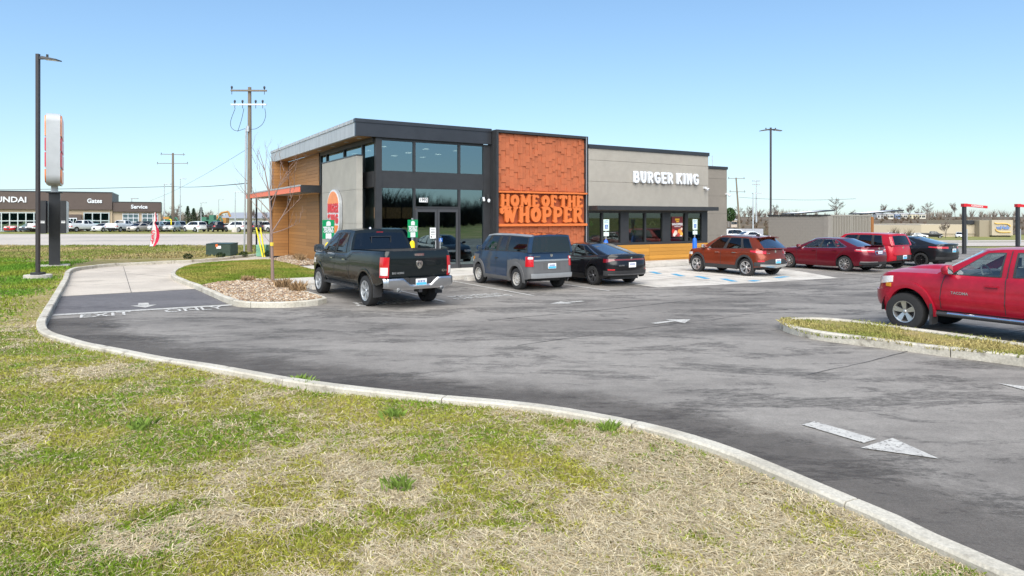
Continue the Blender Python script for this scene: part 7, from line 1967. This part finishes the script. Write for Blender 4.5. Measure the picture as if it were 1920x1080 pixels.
def far_text(t, px, py, hp, m, y, w_px):
    o = text_mesh(t, hp * (119 + math.sin(DR) * fx(px)) / 1253 * 1.38, m, "lettering", db, Matrix.Identity(4), depth=.05, bold=.03)
    w = max(v.co.x for v in o.data.vertices) - min(v.co.x for v in o.data.vertices); k = (fx(px + w_px / 2) - fx(px - w_px / 2)) / w
    o.data.transform(Matrix.Translation((fx(px), y, fz(py, px))) @ Matrix.Rotation(math.pi / 2, 4, 'X') @ Matrix.Diagonal((k, 1, 1, 1)))
far_text("HYUNDAI", 9, 374.5, 10.5, m_acrylic, -.08, 82); far_text("Gates", 177.5, 377, 8.2, m_acrylic, -.08, 28); far_text("Service", 261, 388, 7.2, m_acrylic, .22, 31)
# machinery yard and shed between the dealership and the restaurant
sh_ = empty("metal_shed", (-70, 205, 0)); tag(sh_, "low pale metal shed with grey roof behind the parked cars", "building")
Ys = 205; x0, x1 = (416 - 960) / 1253 * Ys, (505 - 960) / 1253 * Ys
mb = MB(); mb.box(x0 + 70, x1 + 70, 0, 20, 0, 2.35 + 3 / 1253 * Ys - .8); mb.build("wall", mat("pale_siding", (.6, .6, .58)), sh_)
mb = MB(); mb.add([(x0 + 69, -1, 2.1), (x1 + 71, -1, 2.1), (x1 + 71, 10, 4.0), (x0 + 69, 10, 4.0), (x0 + 69, 21, 2.1), (x1 + 71, 21, 2.1)], [(0, 1, 2, 3), (3, 2, 5, 4)]); mb.build("roof", mat("grey_metal_roof", (.3, .31, .33), rough=.5), sh_)
m_ymach = mat("machine_orange", (.4, .2, .05), rough=.6); m_gmach = mat("machine_green", (.04, .15, .1), rough=.6)
ex = empty("excavator", (-91, 172, 0)); ex.location.x = (418 - 960) / 1253 * 172; tag(ex, "orange excavator with bent boom in the yard behind the cars", "excavator")
mb = MB(); mb.box(-1.2, 1.2, -1, 1, .9, 2.3); mb.build("cab", m_ymach, ex); mb = MB(); mb.box(-1.7, 1.7, -1.3, -.7, 0, .8); mb.box(-1.7, 1.7, .7, 1.3, 0, .8); mb.build("tracks", m_tyre, ex)
mb = MB(); mb.path([(.5, 0, 1.8), (-1.5, 0, 2.6), (-.2, 0, 3.6), (1.3, 0, 3.9), (1.9, 0, 2.6)], .28, 6); mb.build("boom", m_ymach, ex)
for k, (px, s_, lab) in enumerate(((384, 1.0, "green skid machine left of the excavator"), (398, 1.2, "green machine with raised bucket beside the excavator"), (315, 1.1, "green machine behind the yellow gas riser"))):
    r = empty("yard_machine", ((px - 960) / 1253 * 168, 168, 0)); tag(r, lab, "machine")
    mb = MB(); mb.box(-1.3 * s_, 1.3 * s_, -.9, .9, .5, 1.5 * s_); mb.build("chassis", m_gmach, r); mb = MB(); mb.box(-.5, .7, -.7, .7, 1.5 * s_, 2.5 * s_); mb.build("cab", m_gmach, r)
    mb = MB(); mb.path([(1, 0, 1.2), (2.0, 0, 2.2 * s_), (2.6, 0, 1.4)], .18, 6); mb.build("arm", m_gmach, r)
    mb = MB()
    for x in (-.9, .9):
        for y in (-.95, .95): mb.lathe([(0, -.15), (.5, -.15), (.5, .15), (0, .15)], 14, 'y', c=(x, y, .5))
    mb.build("wheels", m_tyre, r)
r = empty("gas_riser", ((321 - 960) / 1253 * 112, 112, 0)); tag(r, "yellow bent gas riser pipe in front of the dealership cars", "pipe")
mb = MB(); mb.path([(0, 0, 0), (0, 0, 2.0), (-.9, 0, 2.2)], .09, 8); mb.build("riser_pipe", MATS["safety_yellow"], r); mb = MB(); mb.box(-1.2, -.3, -.25, .25, 2.1, 2.5); mb.build("regulator", m_ymach, r)
mb = MB(); mb.tube((0, 0, 0), (0, 0, 1.2), .05, n=6); o = mb.build("marker_post", m_white); o.location = ((371 - 960) / 1253 * 108, 108, 0); tag(o, "short white marker post on the verge across the highway", "post")

# long beige warehouse with swoosh sign on the right
Yw = 215; wx = lambda px: (px - 960) / 1253 * Yw; wz = lambda py: 2.35 - (py - 408) / 1253 * Yw
wh = empty("warehouse", (wx(1700), Yw, -3.8)); tag(wh, "long low beige warehouse with a blue and gold swoosh sign across the highway", "building")
def H(name, m, px0, px1, y0, y1, py0, py1, parent=None):
    mb = MB(); mb.box(wx(px0) - wx(1700), wx(px1) - wx(1700), y0 - Yw, y1 - Yw, wz(py0) + 3.8, wz(py1) + 3.8); return mb.build(name, m, parent or wh)
m_wb = mat("beige_panel", (.36, .31, .24), rough=.85, var=.05); m_wb2 = mat("warm_beige_panel", (.43, .37, .28), rough=.85, var=.05); m_wd = mat("dark_beige_panel", (.27, .23, .17), rough=.85)
H("wall", m_wb, 1636, 1727, 215, 250, 444, 422); H("wall", m_wb2, 1727.3, 1828, 215.2, 249, 444, 421); H("wall", m_wd, 1828.3, 1847, 213, 240, 444, 413)
st = H("sign_tower", m_wb2, 1847.3, 1886, 212, 230, 441, 412.4); H("tower_base", m_inter, 1850, 1884, 212.5, 230, 445, 441.2)
H("upper_louvre", m_char, 1814, 1826, 214.8, 216, 420.8, 413); H("trim_line", m_wd, 1636, 1828, 214.7, 214.9, 438.4, 437.6)
m_gold = mat("swoosh_gold", (.75, .48, .12), rough=.4); m_sb = mat("sign_letter_blue", (.16, .25, .5), rough=.4)
for pts in ([(1851.5, 417.8), (1856, 419), (1862, 418.7), (1872, 419.2), (1878, 421), (1881, 424)], [(1854, 428.5), (1854, 431), (1858, 433.6), (1866, 434.8), (1881, 434.5)]):
    mb = MB(); L_ = smooth_line([(wx(a) - wx(1700), wz(b_) + 3.8) for a, b_ in pts], .3); mb.path([(a, 211.8 - Yw, b_) for a, b_ in L_], .16, 6); mb.build("swoosh", m_gold, st)
text_mesh("mHub", 1.55, m_sb, "lettering", st, Matrix.Translation((wx(1867) - wx(1700), 211.85 - Yw, wz(426.5) + 3.8)) @ Matrix.Rotation(math.pi / 2, 4, 'X'), depth=.06, bold=.06, sx=1.05)
# trailers on the ridge
for k, (px0, px1, c_, lab) in enumerate(((1644, 1662, (.45, .45, .44), "grey mobile home at the left end of the ridge"), (1664, 1676, (.6, .58, .52), "cream mobile home behind the reddish bare tree"), (1679, 1689, (.25, .33, .5), "small blue shed on the ridge"), (1688, 1702, (.62, .6, .55), "white mobile home left of the dark bare tree"), (1704, 1722, (.62, .56, .4), "cream yellow mobile home right of the dark bare tree"), (1723, 1736, (.6, .57, .48), "pale mobile home at the right end of the ridge"), (1371, 1382, (.5, .42, .35), "small tan house past the restaurant corner"))):
    Y = 330 if px0 > 1500 else 250; X0, X1 = (px0 - 960) / 1253 * Y, (px1 - 960) / 1253 * Y; zb = 2.35 - (411 - 408) / 1253 * Y if px0 > 1500 else -1.0
    r = empty("mobile_home", ((X0 + X1) / 2, Y, zb - .3)); tag(r, lab, "mobile home", "mobile homes on the ridge"); w = (X1 - X0) / 2
    mb = MB(); mb.box(-w, w, 0, 4, 0, 2.7); mb.build("wall", mat("home_siding_%d" % k, c_, rough=.8), r)
    mb = MB(); mb.add([(-w - .2, -.2, 2.7), (w + .2, -.2, 2.7), (w + .2, 2, 3.3), (-w - .2, 2, 3.3), (-w - .2, 4.2, 2.7), (w + .2, 4.2, 2.7)], [(0, 1, 2, 3), (3, 2, 5, 4)]); mb.build("roof", mat("home_roof", (.4, .4, .4)), r)
    for x in (-w * .6, w * .1, w * .6): mb = MB(); mb.box(x - .4, x + .4, -.03, -.005, 1.1, 2.1); mb.build("window", mat("far_window", (.06, .07, .08), rough=.2), r)
fe = empty("yard_fence", (36, 105, -1.4)); tag(fe, "grey panel fence beside the restaurant corner across the highway", "fence")
for k in range(4): piece("fence_panel", mat("grey_fence", (.3, .31, .34)), fe, (-1.5 + k * 1.42, 0, 1.0), (1.4, .1, 2.0))

# ------------------------------------------------------------------ far parked cars
def far_spec(kind, P):
    b_ = dict(zs=.25, R=.34, rim=.23, ww=.22, arch=.4, style='far', paint=P, lo=True, sec=SED, rc=(.3, .35), fc=(.45, .5), blend=.7, inset=.03, wb=2.75, hw=.92, rear=[(.3, .12), (.5, 0), (1.1, .08)], front=[(.3, .08), (.5, 0), (.9, .2)])
    if kind == 'sedan': b_.update(xr=-1.05, xf=3.7, top=[(-1.05, 1.0), (-.8, 1.08), (.3, 1.0), (2.4, .95), (3.3, .82), (3.7, .66)], low=[(-1.05, .4), (0, .25), (2.7, .22), (3.7, .25)], cab=(-.5, 2.4), gh=dict(xb=(2.55, -.55), xt=(1.55, .45), roof=[(.4, 1.4), (1.1, 1.42), (1.65, 1.37)], yb=.88, yt=.66, win=[(.14, .42), (.45, .8)], crown=.03, black_pillars=True))
    if kind == 'suv': b_.update(xr=-.95, xf=3.7, R=.37, arch=.43, top=[(-.95, 1.1), (0, 1.14), (2.4, 1.08), (3.2, 1.0), (3.7, .78)], low=[(-.95, .42), (0, .3), (2.7, .28), (3.7, .32)], cab=(-.8, 2.4), gh=dict(xb=(2.55, -.86), xt=(1.7, -.55), roof=[(-.6, 1.66), (.6, 1.72), (1.75, 1.64)], yb=.92, yt=.74, win=[(.13, .4), (.44, .68), (.72, .93)], crown=.03, black_pillars=True))
    if kind == 'pickup': b_.update(xr=-1.2, xf=4.5, hw=1.0, wb=3.6, R=.4, rim=.25, arch=.48, sec=FLANK_TRUCK, rc=(.1, .12), zs=.5, top=[(-1.2, 1.42), (1.1, 1.4), (1.2, 1.32), (3.2, 1.3), (4.2, 1.2), (4.5, 1.05)], low=[(-1.2, .6), (0, .5), (4.5, .45)], cab=(1.1, 3.4), bed=(-1.1, 1.05), gh=dict(xb=(3.4, 1.1), xt=(2.7, 1.3), roof=[(1.2, 1.88), (2.0, 1.92), (2.8, 1.86)], yb=.94, yt=.76, win=[(.16, .47), (.53, .86)], crown=.03))
    return b_
CC = dict(white=(.72, .73, .74), red=(.45, .02, .03), navy=(.04, .06, .1), dark=(.04, .042, .045), black=(.012, .012, .014), silver=(.36, .37, .37), beige=(.45, .42, .38), lime=(.45, .5, .05), grey=(.16, .165, .17))
def far_car(px, Y, kind, colr, rot, lab, front=True, zoff=0.0):
    X = (px - 960) / 1253 * Y; P = paint("far_%s_paint" % colr, CC[colr], metal=.1)
    d = far_spec(kind, P); z = terrain(X, Y) + .05
    cx = d['wb'] / 2; ca, sa = math.cos(rot), math.sin(rot)
    c = car("parked_car", d, (X - ca * cx, Y - sa * cx, z), rot, lab, {'pickup': "pickup truck", 'suv': "suv"}.get(kind, "car"), "cars parked across the highway")
    Bd = c['B']
    for sd in (0, 1):
        slab_on(Bd, "tail_light", m_red_l, c['root'], Bd.pry(d['hw'] - .22), Bd.px(d['xr'] + .45), .85, 1.02, .012, 4, 2, sd); slab_on(Bd, "headlight", m_clear_l, c['root'], Bd.px(d['xf'] - .6), Bd.P[4] + .1, .68, .82, .012, 4, 2, sd)
    slab_on(Bd, "grille", m_plastic, c['root'], Bd.P[4] + .12, Bd.P[5], .42, .7, .014, 3, 2, 2)
    if kind == 'pickup': slab_on(Bd, "rear_bumper", m_plastic, c['root'], 0, Bd.pry(.9), .5, .72, .06, 4, 2, 2)
F, Bk, Sd = math.radians(-90), math.radians(90), 0.0      # nose to camera, tail to camera, nose right
for a in ((4, 116, 'pickup', 'white', math.radians(75), "white pickup cut by the left edge of the view"), (14, 122, 'suv', 'dark', Bk, "dark suv behind the red car at far left"), (27, 114, 'sedan', 'red', math.radians(-75), "red car facing the highway at far left"), (43, 121, 'sedan', 'lime', math.radians(-60), "lime green car half hidden right of the red car"),
          (57, 114, 'sedan', 'navy', math.radians(-80), "navy car with pale windscreen left of the lamp post"), (76, 114, 'suv', 'dark', math.radians(-70), "dark suv showing between the lamp post and the pylon post"), (92, 113, 'pickup', 'white', math.radians(60), "white pickup mostly hidden by the pylon post"), (117, 114, 'pickup', 'white', math.radians(70), "white pickup bed just right of the pylon post"),
          (133, 120, 'sedan', 'white', F, "white car in the second row behind two pickups"), (154, 113, 'pickup', 'white', math.radians(72), "white pickup seen from behind under the sign lettering"), (178, 120, 'suv', 'dark', math.radians(80), "dark suv behind the white sedan below the showroom window"), (195, 113, 'sedan', 'white', math.radians(-95), "white sedan facing the highway below the showroom glass"),
          (229, 113, 'pickup', 'white', math.radians(86), "white pickup seen squarely from behind below the service wall"), (244, 119, 'sedan', 'dark', Bk, "dark car just right of the squarely parked white pickup"), (260, 113, 'sedan', 'beige', math.radians(-98), "beige sedan facing the highway below the service doors"), (277, 119, 'suv', 'dark', math.radians(80), "dark suv between the beige sedan and the feather flag"),
          (292, 113, 'suv', 'silver', math.radians(-75), "silver suv right behind the feather flag"), (306, 118, 'suv', 'white', math.radians(-60), "white suv between the silver one and the gas riser"), (322, 113, 'suv', 'silver', math.radians(-80), "silver suv behind the yellow gas riser"), (339, 119, 'suv', 'grey', math.radians(-60), "grey suv right of the distant wooden pole"),
          (365, 113, 'suv', 'white', math.radians(150), "white suv seen side on below the evergreens"), (404, 113, 'suv', 'black', math.radians(130), "black suv seen from its rear corner left of the pole"), (443, 113, 'suv', 'white', math.radians(160), "white suv seen side on left of the near utility pole"), (480, 113, 'suv', 'dark', math.radians(120), "dark suv right of the near utility pole"), (500, 113, 'suv', 'white', math.radians(150), "white suv cut off by the restaurant's end wall"),
          (1380, 90, 'suv', 'white', math.radians(20), "white suv nearest the restaurant's right corner"), (1410, 88, 'sedan', 'white', math.radians(15), "white car roof showing over the brick red crossover"),
          (1648, 196, 'sedan', 'white', math.radians(-40), "white car leftmost in the row by the warehouse"), (1664, 196, 'sedan', 'white', math.radians(-40), "white car second in the row by the warehouse"), (1680, 196, 'suv', 'white', math.radians(-40), "white suv third in the row by the warehouse"), (1697, 195, 'sedan', 'white', math.radians(-40), "white car fourth in the row by the warehouse"), (1711, 195, 'sedan', 'silver', math.radians(-40), "silver car fifth in the row by the warehouse"), (1724, 194, 'sedan', 'white', math.radians(-40), "white car sixth in the row by the warehouse"),
          (1748, 193, 'pickup', 'black', math.radians(-25), "black pickup at the right end of the warehouse row"), (1798, 200, 'suv', 'white', math.radians(-120), "white suv parked alone behind the clearance post")):
    far_car(*a)
# ------------------------------------------------------------------ grass and straw on the lawn
def vnoise(x, y, sc, seed):
    x = x * sc; y = y * sc; xi = np.floor(x).astype(np.int64); yi = np.floor(y).astype(np.int64); fx_ = x - xi; fy_ = y - yi
    fx_ = fx_ * fx_ * (3 - 2 * fx_); fy_ = fy_ * fy_ * (3 - 2 * fy_)
    def h(a, b_):
        n = (a * 374761393 + b_ * 668265263 + seed * 982451653) & 0x7fffffff
        n = ((n ^ (n >> 13)) * 1274126177) & 0x7fffffff
        return ((n ^ (n >> 16)) & 0xffff) / 65535.0
    return (h(xi, yi) * (1 - fx_) + h(xi + 1, yi) * fx_) * (1 - fy_) + (h(xi, yi + 1) * (1 - fx_) + h(xi + 1, yi + 1) * fx_) * fy_
def fbm(x, y, sc, seed): return (vnoise(x, y, sc, seed) + .5 * vnoise(x, y, sc * 2.1, seed + 1) + .25 * vnoise(x, y, sc * 4.3, seed + 2)) / 1.75
def lzv(x, y): return 0.075 + 0.02 * np.sin(x * 0.9 + 1) * np.cos(y * 0.7) + 0.012 * np.sin(x * 2.7) * np.sin(y * 2.3 + .5)
m_blade = attr_mat("grass_blade", .7)
KI = offset_line(KERB_XY, 0.19)
def scatter(n, seed, poly, ymin=3.6, ymax=30, margin=1.25, wide=.4):
    g = np.random.default_rng(seed); n1 = int(n * (1 - wide))
    py = g.uniform(2.944e3 / ymax, 2.944e3 / ymin, n1); y1 = 2944.0 / py; x1 = g.uniform(-.8, .8, n1) * margin * y1
    y2 = g.uniform(1.5, 14, n - n1); x2 = g.uniform(-11, 4.5, n - n1)
    x = np.concatenate([x1, x2]); y = np.concatenate([y1, y2]); k = inside(poly, x, y); return x[k], y[k], g
def greenness(x, y):
    g = fbm(x, y, .5, 3) * .42 + fbm(x, y, 2.2, 8) * .33 + fbm(x, y, 6.5, 18) * .25
    return np.clip((g - .47) * 7.5 + .44 - .26 * np.clip((x + 1.2) / 2.0, -1.1, 1.3), 0, 1)
def blades(name, x, y, g, zf, h, w, colr, lean, dist_w=.0006):
    n = len(x); a = g.uniform(0, 6.28, n); d = np.hypot(x, y); ww = w * g.uniform(.7, 1.3, n) + dist_w * d; L = h * g.uniform(.5, 1.25, n)
    le = lean * g.uniform(.2, 1.2, n); z = zf(x, y)
    dx, dy = np.cos(a), np.sin(a); b_ = g.uniform(0, 6.28, n); wx_, wy_ = np.cos(b_) * ww / 2, np.sin(b_) * ww / 2
    p0 = np.stack([x - wx_, y - wy_, z - .01], 1); p1 = np.stack([x + wx_, y + wy_, z - .01], 1)
    m0 = np.stack([x + dx * L * le * .4 + wx_ * .8, y + dy * L * le * .4 + wy_ * .8, z + L * (1 - .25 * le) * .6], 1)
    t = np.stack([x + dx * L * le, y + dy * L * le, z + L * np.sqrt(np.maximum(.05, 1 - np.minimum(.95, le * le)))], 1)
    V = np.stack([p0, p1, m0, t], 1).reshape(-1, 3); F = np.arange(n * 4).reshape(-1, 4)
    T = np.concatenate([F[:, [0, 1, 2]], F[:, [0, 2, 3]]], 0)
    return np_mesh(name, V, T, np.repeat(colr, 4, 0), m_blade)
poly_n = KI + [(-6.8, 54.0), (-95, 54.0), (-95, -9.4)]
# green blades
x, y, g = scatter(560000, 1, poly_n)
k = g.uniform(0, 1, len(x)) < np.clip(greenness(x, y) * 1.0 + .08, 0, 1); x, y = x[k], y[k]
gr = greenness(x, y)[:, None]; mixn = np.clip(fbm(x, y, 1.6, 21) * 2.8 - .9, 0, 1)[:, None]
c1 = np.array([[.15, .24, .02]]) * mixn + np.array([[.31, .31, .05]]) * (1 - mixn); c1 = c1 * g.uniform(.6, 1.4, (len(x), 1))
dry = (g.uniform(0, 1, (len(x), 1)) < .14); c1 = np.where(dry, np.array([[.38, .3, .13]]) * g.uniform(.7, 1.2, (len(x), 1)), c1)
o = struct(blades("grass", x, y, g, lzv, .055, .002, c1, .8, .00036), "stuff"); tag(o, "short olive green spring grass in patches over the foreground lawn", "grass")
# dead straw lying flat
x, y, g = scatter(480000, 2, poly_n, ymax=24)
k = g.uniform(0, 1, len(x)) < np.clip(1.05 - .95 * greenness(x, y), .12, 1); x, y = x[k], y[k]; n = len(x)
a = g.uniform(0, 6.28, n) * .6 + fbm(x, y, .8, 31) * 6; L = .05 + .16 * g.uniform(0, 1, n)**2; d = np.hypot(x, y); w = .0009 + .0003 * d; z = lzv(x, y) + g.uniform(.004, .03, n); tl = g.uniform(-.16, .16, n)
a2 = a + g.normal(0, .45, n); hump = g.uniform(-.004, .018, n)
P0 = np.stack([x - np.cos(a) * L / 2, y - np.sin(a) * L / 2, z - tl * L / 2], 1); P1 = np.stack([x, y, z + hump], 1); P2 = np.stack([x + np.cos(a2) * L / 2, y + np.sin(a2) * L / 2, z + tl * L / 2], 1)
def nrm_(q): return np.stack([-np.sin(q), np.cos(q), 0 * q], 1) * w[:, None]
N0, N1, N2 = nrm_(a), nrm_((a + a2) / 2), nrm_(a2) * .5
V = np.stack([P0 - N0, P0 + N0, P1 - N1, P1 + N1, P2 - N2, P2 + N2], 1).reshape(-1, 3)
cs = np.array([(.66, .55, .34), (.54, .43, .25), (.72, .63, .43), (.38, .3, .18), (.6, .51, .35)])[g.integers(0, 5, n)] * g.uniform(.6, 1.2, (n, 1))
ix = (np.arange(n) * 6)[:, None]; FQ = np.concatenate([ix + np.array([[0, 2, 3, 1]]), ix + np.array([[2, 4, 5, 3]])], 0)
o = struct(np_mesh("straw", V, FQ, np.repeat(cs, 6, 0), m_blade), "stuff"); tag(o, "dead straw thatch lying over the foreground lawn", "straw")
# brighter tufts
g = np.random.default_rng(12)
for k, (tx_, ty_, lab) in enumerate(((-4.0, 7.2, "bright green grass clump alone in the left foreground"), (-1.35, 7.6, "small bright grass clump beside the kerb curve near mid lawn"), (-.95, 5.6, "bright green clump of grass left of centre in the straw"), (1.02, 7.1, "green weed growing against the back of the kerb"), (-2.75, 9.0, "grass clump at the kerb edge left of the asphalt curve"), (-2.95, 9.25, "second grass clump at the kerb edge farther left"))):
    n = 110; x = tx_ + g.normal(0, .05, n); y = ty_ + g.normal(0, .05, n); c1 = np.array([[.15, .23, .04]]) * g.uniform(.6, 1.5, (n, 1))
    o = blades("grass_tuft", x, y, g, lzv, .13, .007, c1, .75); tag(o, lab, "grass tuft", "bright grass tufts on the lawn")
# island, divider and strip grass
def lawn_blades(name, poly, n, seed, zf, colr, h, lab, w=.006):
    g = np.random.default_rng(seed); P = np.array(poly); x = g.uniform(P[:, 0].min(), P[:, 0].max(), n * 3); y = g.uniform(P[:, 1].min(), P[:, 1].max(), n * 3); k = inside(poly, x, y); x, y = x[k][:n], y[k][:n]
    mixn = np.clip(fbm(x, y, .8, seed) * 3 - 1, 0, 1)[:, None]
    c1 = (np.array([colr[0]]) * mixn + np.array([colr[1]]) * (1 - mixn)) * g.uniform(.6, 1.4, (len(x), 1))
    o = blades(name, x, y, g, zf, h, w, c1, .8, .0005); struct(o, "stuff"); tag(o, lab, "grass")
ilawn2 = offset_line(ISL_XY, -0.2)[iC:] + [W2(7.5, 37.2), W2(7.5, 31.2), W2(7.5, 28.4), W2(7.9, 26.4), W2(7.2, 25.1), W2(5.2, 25.1)]
lawn_blades("grass", ilawn2, 60000, 51, np.vectorize(ilz), ((.14, .2, .022), (.28, .25, .06)), .055, "mown green grass on the island beside the restaurant", .012)
RI = [p for p in offset_line(RISL_XY, -0.19) if p[1] > 5]
lawn_blades("grass", RI, 26000, 52, lambda x, y: np.full(len(x), .12) + .04 * np.sin(x * 3) * np.cos(y * 2), ((.16, .2, .03), (.36, .3, .12)), .065, "mixed green and dead grass on the narrow divider", .008)
g = np.random.default_rng(53); y = g.uniform(13, 45, 420000); x = g.uniform(-46, -9, 420000)
k = inside(poly_n, x, y); x, y = x[k], y[k]
kx = np.interp(y, [9, 14, 19, 24, 28, 32, 38, 46], [-5.5, -10.2, -13.1, -15.9, -18.4, -20.8, -23, -24])       # kerb line
dk = kx - x; pr_ = np.clip((fbm(x, y, .22, 91) - .36) * 4 + .25, 0, 1) * np.clip((y - 14) / 5, 0, 1) * np.clip((44 - y) / 5, 0, 1) * np.clip(dk / 1.2, .0, 1) * np.clip(1.15 - dk / 45, .2, 1)
k = g.uniform(0, 1, len(x)) < pr_; x, y = x[k], y[k]; mixn = np.clip(fbm(x, y, .4, 12) * 3 - 1, 0, 1)[:, None]
c1 = (np.array([[.1, .215, .018]]) * mixn + np.array([[.2, .24, .03]]) * (1 - mixn)) * g.uniform(.6, 1.4, (len(x), 1))
o = struct(blades("grass", x, y, g, lzv, .085, .016, c1, .85, .0006), "stuff"); tag(o, "bright green grass left of the exit lane", "grass")
n = 6000
g = np.random.default_rng(61); x = g.uniform(-46, -12, 40000); y = g.uniform(36, 54, 40000); k = inside([(-46, 40), (-24, 36), (-18, 37.5), (-14, 44), (-10, 54), (-46, 54)], x, y); x, y = x[k], y[k]
mixn = np.clip(fbm(x, y, .25, 5) * 3 - 1, 0, 1)[:, None]; c1 = (np.array([[.17, .2, .04]]) * mixn + np.array([[.34, .27, .13]]) * (1 - mixn)) * g.uniform(.6, 1.4, (len(x), 1))
o = struct(blades("verge_grass", x, y, g, lzv, .14, .03, c1, .8, .0003), "stuff"); tag(o, "rough tan and olive grass on the verge before the highway", "grass")
# dry weeds at the stone bed edge and by the wall
for k, (u, v, s_, lab) in enumerate(((5.0, 20.4, 1.0, "dry brown weed at the island kerb beside the dark pickup"), (4.85, 21.6, 1.0, "dry pale weed in the stones near the sapling"), (8.9, 36.0, 1.0, "dry grass tuft against the wood clad wall"), (8.7, 34.8, .9, "dry grass tuft at the wall foot nearer the pickup"), (4.3, 24.4, .7, "small dry weed between stones and island lawn"))):
    n = 260; x0, y0 = W2(u, v); x = x0 + g.normal(0, .09, n); y = y0 + g.normal(0, .09, n); c1 = np.array([[.33, .22, .12]]) * g.uniform(.5, 1.4, (n, 1))
    o = blades("dry_weed", x, y, g, lambda a, b_: np.full(len(a), .14), .32 * s_, .007, c1, .6); tag(o, lab, "weed")
for pr in protos:
    for o in pr[::-1]: bpy.data.objects.remove(o)
